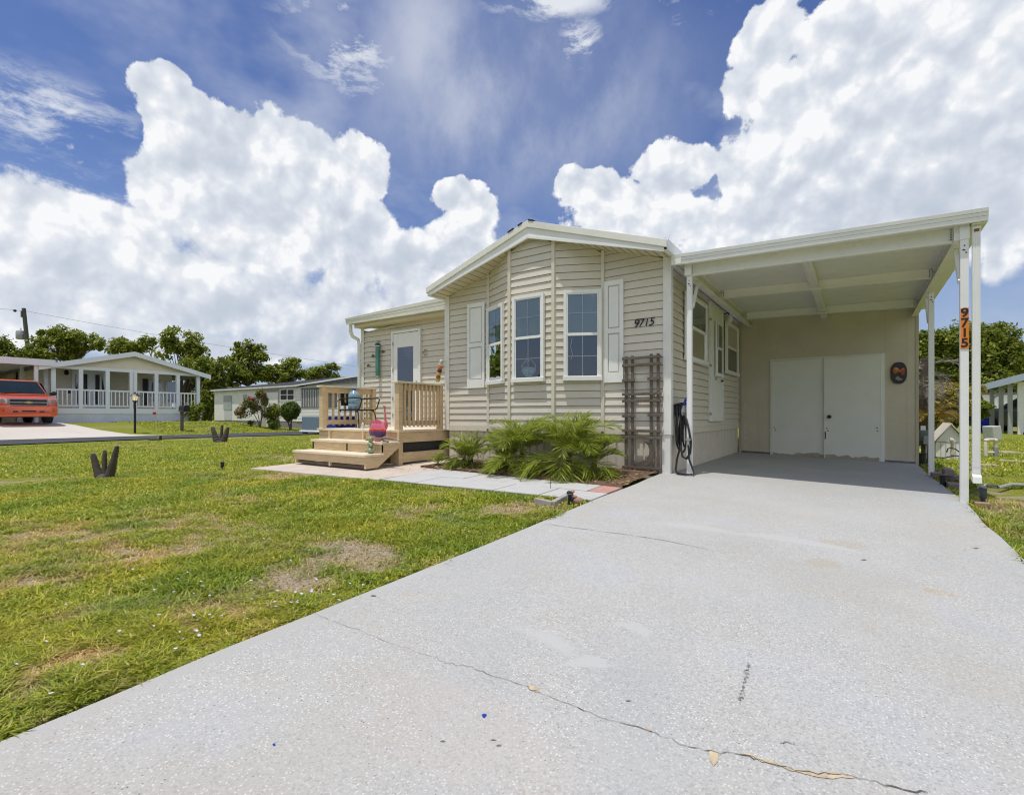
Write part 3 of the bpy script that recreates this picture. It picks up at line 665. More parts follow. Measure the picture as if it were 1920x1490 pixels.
for v, f, a in parts_: Vs.append(v); Fs.append(f + off); As.append(a); off += len(v)
kind(rawmesh('grass', np.concatenate(Vs), np.concatenate(Fs), W['grass'], False, np.concatenate(As)), 'stuff')
# small white blossoms: a few tight drifts and strays
fl = []
for px, py, n, s_ in [(520, 1148, 14, .14), (345, 935, 10, .25), (190, 1000, 6, .5), (575, 1010, 8, .18), (450, 1105, 12, .22), (300, 1085, 8, .35), (560, 1135, 16, .12), (240, 1180, 6, .3), (165, 1160, 6, .4), (260, 1218, 8, .25), (620, 1110, 10, .15),
                      (850, 985, 6, .4), (220, 900, 10, .8), (55, 1310, 2, .1), (700, 1090, 6, .12), (100, 960, 8, .6), (640, 930, 8, .7), (330, 1175, 5, .2), (390, 1195, 5, .2), (270, 1250, 4, .2)]:
    c = onG(px, py, zg)
    for _ in range(n): fl.append((c.x + random.gauss(0, s_), c.y + random.gauss(0, s_)))
fm = MB()
for x, y in fl:
    if not lawnL(np.array([x]), np.array([y]))[0] or y < .2: continue
    z = zg(x, y) + random.uniform(.028, .055); r_ = random.uniform(.005, .0105); t0 = random.random() * 6; tx, ty = random.uniform(-.4, .4), random.uniform(-.5, .1)
    vs = [(x, y, z - .002)]
    for q in range(10):
        a = t0 + q * math.pi / 5; rr = r_ if q % 2 == 0 else r_ * .55
        vs.append((x + rr * math.cos(a), y + rr * math.sin(a), z + rr * (tx * math.cos(a) + ty * math.sin(a)) + .003))
    fm.add(vs, [(0, q + 1, (q + 1) % 10 + 1) for q in range(10)])
kind(part('lawn_flowers', fm, W['flower']), 'stuff')
lm = MB()
def litter(n, x0, x1, y0, y1, s0, s1, dz=.03):
    for _ in range(n):
        x, y = random.uniform(x0, x1), random.uniform(y0, y1)
        a = random.random() * 6.3; s_ = random.uniform(s0, s1); z = zg(x, y) + dz + random.uniform(0, .02); t = random.uniform(-.5, .5); u = random.uniform(-.5, .5)
        c, s2 = math.cos(a), math.sin(a); w_ = s_ * .42
        lm.add([(x - c * s_, y - s2 * s_, z), (x - s2 * w_, y + c * w_, z + w_ * t), (x + c * s_, y + s2 * s_, z + s_ * u * .4), (x + s2 * w_, y - c * w_, z - w_ * t + .004)], [(0, 1, 2, 3)])
litter(1500, -5.4, -2.1, 5.25, 6.5, .008, .03, .045); litter(160, -2.9, -2.1, 5.25, 5.9, .012, .03, .05); litter(110, -2.75, -2.13, 3.5, 4.35, .008, .022, .02); litter(60, -5.6, -4.6, 5.3, 6.2, .01, .03, .05)
litter(26, -6.5, -5.1, 4.4, 5.4, .008, .02, .03)
kind(part('leaf_litter', lm, W['litter']), 'stuff')

# ------------------------------------------------------------------ lap siding on any upright wall
COURSE = .1057
def siding(mb, p0, p1, zlo, top, nrm, depth=.017, k=0, course=COURSE, zstart=None):
    """courses of vinyl between the ground points p0 -> p1; top(t) gives the upper edge along t in 0..1; nrm points outward"""
    p0, p1 = Vector(p0), Vector(p1); n = Vector(nrm).normalized() * depth; N = 24
    flat = abs(top(0) - top(1)) < 1e-6 and abs(top(.5) - top(0)) < 1e-6
    zmax = max(top(t / N) for t in range(N + 1)); z = zlo; mb.mi(k)
    def span(h):                                   # part of the wall that still reaches height h
        ok = [t / 240 for t in range(241) if top(t / 240) >= h - 1e-6]
        return (min(ok), max(ok)) if ok else None
    while z < zmax - .004:
        z1 = min(z + course, zmax); a = (0, 1) if flat else span(z + .001)
        b = (0, 1) if flat else (span(z1 - .001) or ((a[0] + a[1]) / 2,) * 2)
        if a is None: break
        P_ = lambda t, zz, o: Vector((*(p0.lerp(p1, t).xy + (n.xy * o)), zz))
        zs = z1 - .0065 if z1 - z > .03 else z1                # the open lap above each course
        A, B, C_, D_ = P_(a[0], z, 1), P_(a[1], z, 1), P_(b[1], zs, .12), P_(b[0], zs, .12)
        mb.quad(P_(a[0], z, -1.1), P_(a[1], z, -1.1), B, A)     # butt edge
        mb.quad(A, B, C_, D_)
        if zs < z1:
            G_, H2 = P_(b[1], zs, -1.1), P_(b[0], zs, -1.1); mb.quad(D_, C_, G_, H2); mb.quad(H2, G_, P_(b[1], z1, -1.1), P_(b[0], z1, -1.1))
        z = z1
def vwin(nm, mb_parent, p0, p1, z0, z1, nrm, grid=(2, 2), blindtop=W['blind'], lower=W['dark'], fr=.045, lowblind=None, proud=.05, meet=.5):
    """single hung window set on a wall: frame > sashes, blind, panes, muntins"""
    p0, p1 = Vector((*p0, 0)), Vector((*p1, 0)); n = Vector((*nrm, 0)).normalized(); u = (p1 - p0).normalized(); wdt = (p1 - p0).length
    def blk(mb, a, b, c, d, o0, o1, k=0):
        mb.mi(k); P_ = lambda s, z, o: tuple(p0 + u * s + n * (o + .016) + Vector((0, 0, z)))
        mb.hexa([P_(a, c, o1), P_(b, c, o1), P_(b, c, o0), P_(a, c, o0), P_(a, d, o1), P_(b, d, o1), P_(b, d, o0), P_(a, d, o0)])
    f = MB(); zm = z0 + (z1 - z0) * meet
    blk(f, 0, fr, z0, z1, 0, proud); blk(f, wdt - fr, wdt, z0, z1, 0, proud); blk(f, fr, wdt - fr, z1 - fr, z1, 0, proud - .002)
    blk(f, -.01, wdt + .01, z0 - .028, z0 + fr * .7, 0, proud + .018); blk(f, fr, wdt - fr, zm - .02, zm + .02, .012, proud - .008)
    win = part(nm, f, W['frame'], mb_parent, bevel=.003)
    bk = MB(); blk(bk, fr * .5, wdt - fr * .5, z0 + .01, z1 - .01, .003, .006); part('dark_room', bk, W['dark'], win)
    t = MB(); a, b = fr + .012, wdt - fr - .012
    if blindtop is not None:
        nsl = int((z1 - zm) / .028)
        for q in range(nsl):
            za = zm + .01 + q * .028; P_ = lambda s, z, o: tuple(p0 + u * s + n * (o + .016) + Vector((0, 0, z)))
            t.quad(P_(a, za, .012), P_(b, za, .012), P_(b, za + .0265, .020), P_(a, za + .0265, .020))
        part('blind', t, blindtop, win)
    if lowblind is not None:
        t = MB(); blk(t, a, b, z0 + .03, zm - .02, .009, .012); part('curtain', t, lowblind, win)
    mu = MB()
    for (za, zb, o) in ((zm + .02, z1 - fr, .030), (z0 + fr * .7, zm - .02, .024)):
        for q in range(1, grid[0]): s_ = fr + (wdt - 2 * fr) * q / grid[0]; blk(mu, s_ - .006, s_ + .006, za, zb, o - .003, o + .003)
        for q in range(1, grid[1]): zz = za + (zb - za) * q / grid[1]; blk(mu, fr, wdt - fr, zz - .006, zz + .006, o - .0035, o + .0035)
    if mu.v: part('muntin', mu, W['grid'], win)
    for (za, zb, o) in ((zm + .02, z1 - fr, .036), (z0 + fr * .7, zm - .02, .030)):
        gq = MB(); P_ = lambda s, z, oo: tuple(p0 + u * s + n * (oo + .016) + Vector((0, 0, z)))
        gq.quad(P_(fr, za, o), P_(wdt - fr, za, o), P_(wdt - fr, zb, o), P_(fr, zb, o)); part('pane', gq, W['glass'], win)
    sh_ = MB()
    for (za, zb, o0, o1) in ((zm, z1 - fr, .028, .040), (z0 + fr * .5, zm - .0, .020, .033)):
        for (c, d, e, f_) in ((fr, fr + .018, za, zb), (wdt - fr - .018, wdt - fr, za, zb), (fr + .018, wdt - fr - .018, zb - .018, zb), (fr + .018, wdt - fr - .018, za, za + .018)): blk(sh_, c, d, e, f_, o0, o1)
    part('sash', sh_, W['frame'], win); return win

# ------------------------------------------------------------------ the mobile home
XW, XL0, YF = -1.99, -5.90, 6.5; XR = -3.945; YRK = 6.10; ZT = 2.86
home = thing('mobile_home', 'beige vinyl sided mobile home with bay windows, white shutters and 9715 beside the carport', 'house', (XR, 9., 0))
eave = lambda x: 2.80 + (.58) * (1 - abs(x - XR) / 2.0)            # underside of the sloped soffit
wb = MB(); YB_ = 18.
# front wall pieces (left flat, three bay faces, right flat), right side wall
BV = [(-4.96, YF), (-4.33, 6.2), (-3.56, 6.2), (-2.93, YF)]
segs = [((XL0 + .045, YF), BV[0]), (BV[0], BV[1]), (BV[1], BV[2]), (BV[2], BV[3]), (BV[3], (XW - .045, YF))]
for a, b in segs:
    d = Vector((b[0] - a[0], b[1] - a[1])); nn = (d.y, -d.x, 0)
    siding(wb, (*a, 0), (*b, 0), .58, lambda t, a=a, b=b: eave(a[0] + (b[0] - a[0]) * t) + .004, nn)
siding(wb, (XW, YF + .045, 0), (XW, 11.1, 0), .58, lambda t: 2.86, (1, 0, 0))
siding(wb, (XL0, YF + .36, 0), (XL0, YF + .03, 0), .58, lambda t: 2.80, (-1, 0, 0))
wb.mi(1)
for a, b in segs:                                                       # starter band under the lowest course
    d = Vector((b[0] - a[0], b[1] - a[1], 0)).normalized(); nn = Vector((d.y, -d.x, 0)); A, B = Vector((*a, 0)), Vector((*b, 0))
    q = [A + nn * .018, B + nn * .018, B, A]; wb.hexa([p + Vector((0, 0, .495)) for p in q] + [p + Vector((0, 0, .578)) for p in q])
wb.box(XW - .01, XW + .018, YF + .05, 11.1, .495, .578)
part('wall', wb, [W['siding'], W['siding_line']], home)
bt = MB()                                                              # vertical joints of the bay
for (x, y) in BV:
    zt = eave(x) - .0; bt.ob((x + (.004 if x > XR else -.004) * 0, y - .010, (zt + .505) / 2), (.052, .052, zt - .515))
part('bay_corner_trim', bt, W['siding_line'], home, bevel=.006)
for (x, y) in BV: part('trim_end_cap', MB().ob((x, y - .036, .517), (.034, .006, .034)), W['black'], home)
for x, sg in ((XW, -1), (XL0, 1)):
    ct = MB(); a, b = (x - .085 if sg < 0 else x - .022, x + .022 if sg < 0 else x + .085)
    ct.box(a, b, YF - .026, YF - .012, .50, 2.835); 
    if sg < 0: ct.box(b - .014, b, YF - .012, YF + .065, .50, 2.835)
    else: ct.box(a, a + .014, YF - .012, YF + .065, .50, 2.815)
    part('corner_trim', ct, W['corner'], home, bevel=.003)
# skirting: vertical boards with a bright edge
sk = MB()
def skirt(a, b, nrm):
    a, b = Vector((*a, 0)), Vector((*b, 0)); n = Vector((*nrm, 0)); Ln = (b - a).length; k = int(round(Ln / .128)); u = (b - a) / k
    for q in range(k):
        p = a + u * q; w_ = u.length; t = u.normalized()
        def P_(s, o, z): return tuple(p + t * s + n * o + Vector((0, 0, z)))
        sec = [(0, -.028), (.012, -.010), (w_ - .022, -.010), (w_ - .012, -.026), (w_, -.028)]
        for (s0, o0), (s1, o1) in zip(sec[:-1], sec[1:]): sk.quad(P_(s0, o0, -.16), P_(s1, o1, -.16), P_(s1, o1, .50), P_(s0, o0, .50))
skirt((XL0 + .05, YF), (XW - .09, YF), (0, -1)); skirt((XW, YF + .02), (XW, 11.1), (1, 0))
part('skirting', sk, W['skirt'], home)
cp = MB(); cp.box(XW - .10, XW + .008, YF - .014, YF + .05, -.06, .495); part('skirting_corner_board', cp, W['corner'], home, bevel=.003)
# roof: deck, rake boards in two layers, vented soffit, eave board, ridge shingles
rf = MB(); top = lambda x: 3.60 - .335 * abs(x - XR)
for s_ in (-1, 1):
    xe = XR + 2.03 * s_
    zb_ = eave(xe) + .012
    rf.mi(0).hexa([(XR, YRK + .02, 3.41), (xe, YRK + .02, zb_), (xe, YB_, zb_), (XR, YB_, 3.41), (XR, YRK + .02, 3.585), (xe, YRK + .02, top(xe) - .015), (xe, YB_, top(xe) - .015), (XR, YB_, 3.585)])
roof = part('roof', rf, W['rooftop'], home)
rk = MB()
for s_ in (-1, 1):
    xe = XR + 2.04 * s_; y0 = YRK
    sl_ = lambda x, o: top(x) + o
    rk.mi(0).hexa([(XR, y0 - .022, 3.505), (xe, y0 - .022, sl_(xe, -.095)), (xe, y0 + .05, sl_(xe, -.095)), (XR, y0 + .05, 3.505), (XR, y0 - .022, 3.60), (xe, y0 - .022, sl_(xe, 0)), (xe, y0 + .05, sl_(xe, 0)), (XR, y0 + .05, 3.60)])
part('metal_drip_edge', rk, W['cream'], roof, bevel=.004)
rk = MB()
for s_ in (-1, 1):
    xe = XR + 2.0 * s_; y0 = YRK; bl = eave(xe) - .02
    rk.hexa([(XR, y0, 3.35), (xe, y0, bl), (xe, y0 + .03, bl), (XR, y0 + .03, 3.35), (XR, y0, 3.506), (xe, y0, top(xe) - .094), (xe, y0 + .03, top(xe) - .094), (XR, y0 + .03, 3.506)])
    rk.hexa([(XR, y0 - .008, 3.345), (xe, y0 - .008, bl - .004), (xe, y0 + .0, bl - .004), (XR, y0, 3.345), (XR, y0 - .008, 3.385), (xe, y0 - .008, bl + .036), (xe, y0, bl + .036), (XR, y0, 3.385)])
part('fascia', rk, W['white'], roof, bevel=.003)
so_ = MB()
for s_ in (-1, 1):
    n = 34; xs_ = [XR + 2.0 * s_ * q / n for q in range(n + 1)]
    for q in range(n):
        a, b = xs_[q], xs_[q + 1]; za, zb = eave(a), eave(b); o = .006 if q % 2 else 0
        so_.quad((a, YRK + .03, za - .006 + o), (b, YRK + .03, zb - .006 + o), (b, YF + .05, zb - .006 + o), (a, YF + .05, za - .006 + o))
part('soffit', so_, W['soffit'], roof)
ef = MB(); ef.box(XR + 1.985, XR + 2.045, YRK + .02, 11.2, 2.80, 2.935); ef.box(XR - 2.045, XR - 1.985, YRK + .02, YB_, 2.78, 2.935); part('eave_board', ef, W['white'], roof, bevel=.004)
rs = MB()
for (a, b) in ((-.16, -.09), (.02, .11), (-.34, -.24)): rs.hexa([(XR + a, YRK - .03, top(XR + a) + .001), (XR + b, YRK - .03, top(XR + b) + .001), (XR + b, YRK + .3, top(XR + b) + .001), (XR + a, YRK + .3, top(XR + a) + .001), (XR + a, YRK - .03, top(XR + a) + .022), (XR + b, YRK - .03, top(XR + b) + .022), (XR + b, YRK + .3, top(XR + b) + .022), (XR + a, YRK + .3, top(XR + a) + .022)])
part('shingle', rs, W['rooftop'], roof)
# bay windows
def onseg(i, a, b):
    A, B = Vector(segs[i][0]), Vector(segs[i][1]); return tuple(A.lerp(B, a)), tuple(A.lerp(B, b))
def nrm(i):
    A, B = segs[i]; return (B[1] - A[1], A[0] - B[0])
wm = onseg(2, .10, .82); w3_ = onseg(3, .20, .965); w1_ = onseg(1, .03, .80)
vwin('bay_window', home, *w1_, 1.275, 2.50, nrm(1), lowblind=None)
bw = vwin('bay_window', home, *wm, 1.275, 2.53, nrm(2))
bw3 = vwin('bay_window', home, *w3_, 1.275, 2.53, nrm(3))
# alarm sticker, an octagon inside the middle bay window
cx = wm[0][0] + (wm[1][0] - wm[0][0]) * .50; st = MB(); oct_ = lambda r_: [(cx + r_ * math.sin(R(22.5 + 45 * q)), 1.455 + r_ * math.cos(R(22.5 + 45 * q))) for q in range(8)]
st.prism(oct_(.135), 'y', 6.2 - .027, 6.2 - .024); part('alarm_sticker', st, mat('alarm_sticker_teal', (.35, .50, .52), .6, .1, 20.), bw)
st = MB(); st.prism([p for p in oct_(.125) if p[1] > 1.44] + [(cx + .118, 1.455), (cx - .118, 1.455)][::-1][::-1], 'y', 6.2 - .0285, 6.2 - .0272)
part('alarm_sticker_face', st, mat('alarm_sticker_pink', (.36, .26, .28), .6, .1, 20.), bw)
st = MB()
for q in range(4): st.box(cx - .085, cx + .085, 6.2 - .0292, 6.2 - .0285, 1.385 + q * .022, 1.393 + q * .022)
part('alarm_sticker_lettering', st, W['frame'], bw)
# curtain shape and cord in the right bay window
A3, B3 = Vector((*w3_[0], 0)), Vector((*w3_[1], 0)); u3 = (B3 - A3).normalized(); n3 = Vector((*nrm(3), 0)).normalized()
cu = MB(); pt = lambda s_, z, o=.016: tuple(A3 + u3 * s_ + n3 * o + Vector((0, 0, z)))
cu.add([pt(.08, 1.33), pt(.44, 1.33), pt(.40, 1.46), pt(.34, 1.62), pt(.22, 1.66), pt(.12, 1.56)], [(0, 1, 2, 3, 4, 5)]); part('curtain', cu, W['greyblind'], bw3)
cu = MB(); cu.tube([pt(.12, 1.86, .02), pt(.10, 1.74, .02), pt(.125, 1.62, .02), pt(.10, 1.55, .02)], .006, 6); part('cord', cu, W['frame'], bw3)
# shutters: two raised panels in a frame
for x0, x1 in ((-2.90, -2.62), (-5.40, -5.03)):
    s_ = MB(); z0, z1 = 1.21, 2.63; y = YF - .017; zm = 1.93; e = .055
    s_.box(x0, x0 + e, y - .024, y, z0, z1); s_.box(x1 - e, x1, y - .024, y, z0, z1)
    for (a, b) in ((z0, z0 + .14), (zm - .035, zm + .035), (z1 - .07, z1)): s_.box(x0 + e, x1 - e, y - .0235, y, a, b)
    s_.mi(1)
    for (a, b) in ((z0 + .14, zm - .035), (zm + .035, z1 - .07)):
        s_.mi(1).box(x0 + e, x1 - e, y - .008, y, a, b); s_.mi(0).box(x0 + e + .014, x1 - e - .014, y - .019, y - .008, a + .016, b - .016)
    part('shutter', s_, [W['shutter'], W['shutterline']], home, bevel=.003)
# house number by the corner
n0_ = onY(1186, 618, YF - .02); n1_ = onY(1224, 600, YF - .02)
numd = 'house_number'
for q, ch in enumerate('9715'):
    px = 1191.5 + q * 9.7; c = onY(px, 607.5 - q * .9, YF - .024); sz = (.165, .145, .135, .150)[q]
    textobj(numd, ch, sz, W['black'], home, (c.x, c.y, c.z + (0, .006, .006, .01)[q]), (R(90), R(-4), 0), .32, .006, -.0005)
# windows, door and lamp on the carport side
vwin('side_window', home, (XW + .012, 7.06), (XW + .012, 8.18), 1.56, 2.49, (1, 0), grid=(1, 1), blindtop=W['greyblind'])
vwin('side_window', home, (XW + .012, 9.66), (XW + .012, 10.72), 1.55, 2.49, (1, 0), grid=(1, 1), blindtop=W['greyblind'])
dr = MB(); X0 = XW + .012; y0, y1 = 8.49, 9.40
dr.mi(0).box(X0, X0 + .035, y0 + .04, y1 - .04, .70, 2.57); dr.box(X0, X0 + .05, y0, y0 + .04, .66, 2.62); dr.box(X0, X0 + .05, y1 - .04, y1, .66, 2.62); dr.box(X0, X0 + .048, y0 + .04, y1 - .04, 2.57, 2.62); dr.box(X0, X0 + .045, y0 + .04, y1 - .04, .655, .70)
sd = part('side_door', dr, W['sheddoor'], home, bevel=.003)
vwin('door_window', sd, (X0 + .036, 8.76), (X0 + .036, 9.17), 1.44, 2.33, (1, 0), grid=(1, 1), blindtop=W['greyblind'], fr=.03, proud=.022)
for z in (.76, 1.55, 2.3): part('hinge', MB().box(X0 + .02, X0 + .053, y0 - .004, y0 + .004, z, z + .04), W['galv'], sd)
hb = MB(); hb.lathe((X0 + .035, 9.30, 1.36), [(.024, 0), (.024, .012), (.01, .014), (.01, .03)], 12, 'x'); part('deadbolt', MB().lathe((X0 + .035, 9.30, 1.50), [(.026, 0), (.026, .014), (.012, .016)], 12, 'x'), W['black'], sd); hb.beam((X0 + .068, 9.30, 1.36), (X0 + .068, 9.20, 1.36), .018, .02); part('handle', hb, W['black'], sd)
hb = MB(); hb.box(X0 + .036, X0 + .044, 8.80, 8.94, 1.355, 1.385); part('door_plate', hb, W['grey'], sd)
lt = MB(); lt.box(XW + .012, XW + .03, 9.50, 9.60, 2.50, 2.62); lt.tube([(XW + .03, 9.55, 2.58), (XW + .10, 9.55, 2.60), (XW + .13, 9.55, 2.56)], .012, 8); lampo = part('porch_lamp', lt, W['black'], home)
lt = MB(); lt.lathe((XW + .13, 9.55, 2.42), [(.03, 0), (.055, .03), (.06, .08), (.045, .13), (.02, .14)], 14); part('lamp_glass', lt, mat('lamp_glass', (.62, .66, .62), .15, .1, 5.), lampo, smooth=True)
# a wall light and a bracket near the far left corner
lt = MB(); lt.lathe((XL0 - .02, YF + .22, 2.18), [(.045, 0), (.05, .04), (.03, .08), (.012, .1)], 12); lt.box(XL0 - .03, XL0 - .0, YF + .18, YF + .26, 2.26, 2.30); lt.box(XL0 - .05, XL0, YF + .16, YF + .19, 2.34, 2.50); part('wall_lamp', lt, W['black'], home, smooth=True)

# ---- the room added on the left: siding, door, shed roof
AY = 6.87; AX0 = -8.63; ad = MB(); atop = lambda t: 2.56 + .10 * t
siding(ad, (AX0 + .07, AY, 0), (XL0, AY, 0), .50, atop, (0, -1, 0)); siding(ad, (AX0, 11., 0), (AX0, AY + .03, 0), .50, lambda t: 2.56, (-1, 0, 0))
part('addition_wall', ad, W['siding'], home)
ad = MB(); ad.box(AX0 - .02, AX0 + .075, AY - .028, AY - .014, -.1, 2.60); ad.box(AX0 - .02, AX0 - .006, AY - .014, AY + .06, -.1, 2.56); part('addition_corner_trim', ad, W['corner'], home, bevel=.003)
skb = MB(); skb.box(AX0, XL0, AY - .004, AY + .02, -.1, .50); part('addition_skirting', skb, W['skirt'], home)
arx0, arx1 = -8.80, -5.94; zl = lambda x: 2.66 - .005 * (x - arx0); zt_ = lambda x: 2.785 + .026 * (x - arx0)
ar = MB(); ar.hexa([(arx0, 6.62, zl(arx0) + .02), (arx1, 6.62, zl(arx1) + .02), (arx1, 11, zl(arx1) + .02), (arx0, 11, zl(arx0) + .02), (arx0, 6.62, zt_(arx0) - .01), (arx1, 6.62, zt_(arx1) - .01), (arx1, 11, zt_(arx1) - .01), (arx0, 11, zt_(arx0) - .01)])
aroof = part('addition_roof', ar, W['white'], home)
def fascia3(x0, x1, y, zlo, zhi, name, parent, m):
    """folded metal fascia: three stepped bands"""
    fm_ = MB()
    for q, (a, b, o) in enumerate(((0, .36, .012), (.375, .66, .004), (.675, 1., -.006))):
        f0, f1 = (lambda x, t: zlo(x) + (zhi(x) - zlo(x)) * t), 0
        fm_.hexa([(x0, y + o, f0(x0, a)), (x1, y + o, f0(x1, a)), (x1, y + .05, f0(x1, a)), (x0, y + .05, f0(x0, a)), (x0, y + o - .006, f0(x0, b)), (x1, y + o - .006, f0(x1, b)), (x1, y + .05, f0(x1, b)), (x0, y + .05, f0(x0, b))])
    fm_.hexa([(x0, y + .016, zlo(x0) + .004), (x1, y + .016, zlo(x1) + .004), (x1, y + .05, zlo(x1) + .004), (x0, y + .05, zlo(x0) + .004), (x0, y + .016, zhi(x0) - .004), (x1, y + .016, zhi(x1) - .004), (x1, y + .05, zhi(x1) - .004), (x0, y + .05, zhi(x0) - .004)])
    return part(name, fm_, m, parent, bevel=.002)
fascia3(arx0, arx1, 6.57, zl, zt_, 'addition_fascia', aroof, W['cream'])
ab = MB(); ab.hexa([(AX0 + .0, 6.66, zl(AX0) - .075), (XL0, 6.66, zl(XL0) - .055), (XL0, AY + .02, zl(XL0) - .055), (AX0, AY + .02, zl(AX0) - .075), (AX0, 6.66, zl(AX0) + .02), (XL0, 6.66, zl(XL0) + .02), (XL0, AY + .02, zl(XL0) + .02), (AX0, AY + .02, zl(AX0) + .02)])
part('addition_soffit', ab, W['soffit'], aroof)
ds = MB(); ds.tube([(AX0 - .12, 6.66, zl(AX0) + .0), (AX0 - .12, 6.66, 2.52), (AX0 - .105, 6.70, 2.42), (AX0 - .05, 6.80, 2.36), (AX0 - .045, 6.82, 2.26), (AX0 - .045, 6.82, .02)], .036, 10); part('downspout', ds, W['white'], home, smooth=True)
# entry door
a = onY(736, 700, AY - .02).x; b_ = onY(790.5, 700, AY - .02).x; DZ0, DZ1 = .50, 2.435; Y_ = AY - .014
dm_ = MB(); dm_.box(a, a + .05, Y_ - .05, Y_, DZ0, DZ1); dm_.box(b_ - .05, b_, Y_ - .05, Y_, DZ0, DZ1); dm_.box(a + .05, b_ - .05, Y_ - .049, Y_, DZ1 - .05, DZ1); dm_.box(a + .05, b_ - .05, Y_ - .06, Y_, DZ0, DZ0 + .03)
frm = part('entry_door_frame', dm_, W['frame'], home, bevel=.003)
da, db = a + .055, b_ - .065; dl = MB(); ga, gb, gz0, gz1 = da + .115, db - .135, .64, 2.10
dl.box(da, ga, Y_ - .036, Y_, DZ0 + .035, DZ1 - .06); dl.box(gb, db, Y_ - .036, Y_, DZ0 + .035, DZ1 - .06); dl.box(ga, gb, Y_ - .0355, Y_, gz1, DZ1 - .06); dl.box(ga, gb, Y_ - .0355, Y_, DZ0 + .035, gz0)
door = part('entry_door', dl, W['frame'], home, bevel=.003)
q = MB(); q.box(ga - .01, gb + .01, Y_ - .006, Y_ - .002, gz0 - .01, gz1 + .01); part('dark_room', q, W['dark'], door)
q = MB(); nsl = 46
for s_ in range(nsl):
    z = gz0 + (gz1 - gz0) * s_ / nsl; q.quad((ga, Y_ - .010, z), (gb, Y_ - .010, z), (gb, Y_ - .020, z + (gz1 - gz0) / nsl * .78), (ga, Y_ - .020, z + (gz1 - gz0) / nsl * .78))
part('blind', q, mat('door_blind', (.19, .20, .235), .6, .15, 4.), door)
q = MB(); q.quad((ga, Y_ - .027, gz0), (gb, Y_ - .027, gz0), (gb, Y_ - .027, gz1), (ga, Y_ - .027, gz1)); part('pane', q, W['glassdk'], door)
q = MB(); q.box(db - .055, db - .03, Y_ - .048, Y_ - .034, 1.26, 1.42); q.tube([(db - .042, Y_ - .046, 1.40), (db - .042, Y_ - .075, 1.39), (db - .042, Y_ - .075, 1.29), (db - .042, Y_ - .046, 1.28)], .009, 8); part('handle', q, W['galv'], door)
for z in (.72, 1.05, 1.62, 2.15): part('hinge', MB().box(da - .016, da + .006, Y_ - .052, Y_ - .03, z, z + .07), W['galv'], door)
# the store room that closes the back of the carport
shed = thing('storage_room', 'tan panelled storage room with pale double doors at the back of the carport', 'shed', (-.55, 12, -.05))
sw = MB(); YS = 11.1
for (x0, x1, z0, z1) in ((XW + .005, -1.40, -.10, 2.75), (-1.40, .43, 1.865, 2.75), (.43, .90, -.13, 2.75)): sw.box(x0, x1, YS, YS + .1, z0, z1)
sw.box(XW, -1.40, YS + .1, 14.5, -.1, 2.7); sw.box(.82, .90, YS + .1, 14.5, -.13, 2.7); sw.box(-1.40, .43, YS + .14, YS + .2, -.1, 1.9)
part('wall', sw, W['shedwall'], shed)
sv_ = MB()
for x in (-1.62, -1.36 - .05, .47 - .03, .745): sv_.box(x - .002, x + .002, YS - .003, YS, 1.9 if -1.5 < x < .44 else -.09, 2.62)
sv_.box(XW + .018, XW + .06, YS - .014, YS, -.08, 2.66); sv_.box(.86, .905, YS - .010, YS + .05, -.12, 2.66)
part('panel_batten', sv_, mat('panel_joint_strip', (.50, .44, .33), .8, .1, 4.), shed)
tm = MB(); tm.box(-1.40, -1.375, YS - .018, YS, -.08, 1.87); tm.box(.375, .43, YS - .018, YS, -.10, 1.87); tm.box(-1.375, .375, YS - .017, YS, 1.838, 1.868); part('door_trim', tm, W['sheddoor'], shed, bevel=.002)
def shdoor(x0, x1, yo, knob):
    d = MB(); d.mi(0).box(x0, x1, yo, yo + .04, -.075 - .015 * (x0 > -.6), 1.833)
    d.mi(1); n = 26                                                     # paint scuffed off along the foot, an uneven edge
    hts = [.055 + .05 * fbm(np.array([q * .33 + x0 * 7]), np.array([3.]), 5, 3)[0] * 1.6 for q in range(n + 1)]
    zb = -.075 - .015 * (x0 > -.6)
    for q in range(n):
        a, b = x0 + .02 + (x1 - x0 - .04) * q / n, x0 + .02 + (x1 - x0 - .04) * (q + 1) / n
        d.quad((a, yo - .002, zb + .004), (b, yo - .002, zb + .004), (b, yo - .002, zb + hts[q + 1]), (a, yo - .002, zb + hts[q]))
    d.mi(2)
    for (hx, hz) in ([(x0 + .045, .51), (x0 + .06, .465)] + ([(x1 - .055, .53), (x1 - .045, .475)] if knob else [])): d.lathe((hx, yo - .003, hz), [(.012, 0), (.012, .004)], 8, 'y')
    if knob: d.quad((x0 + .01, yo - .002, .30), (x0 + .028, yo - .002, .32), (x0 + .03, yo - .002, .44), (x0 + .01, yo - .002, .46))
    o = part('door', d, [W['sheddoor'], W['rawwood'], W['hole']], shed)
    if knob:
        k = MB(); k.lathe((x0 + .082, yo, .73), [(.036, 0), (.036, -.008), (.02, -.012), (.034, -.03), (.026, -.05), (.005, -.054)], 14, 'y'); part('knob', k, W['black'], o, smooth=True)
shdoor(-1.372, -.475, YS - .005, False); shdoor(-.487, .372, YS - .045, True)
fl_ = MB(); fl_.quad((XW + .02, YS - .004, zd(XW, 11) + .0), (.89, YS - .004, zd(.89, 11)), (.89, YS - .004, zd(.89, 11) + .035), (XW + .02, YS - .004, zd(XW, 11) + .035)); part('wall_foot', fl_, mat('dark_wall_foot', (.16, .16, .17), .9, .35, 9.), shed)  # dark grey strip along the foot of the wall
ps = MB()
for z in (.10, .26, .38, .5, .92): ps.quad((-1.87, YS - .002, z), (-1.858, YS - .002, z + .004), (-1.86, YS - .002, z + .085), (-1.868, YS - .002, z + .08))
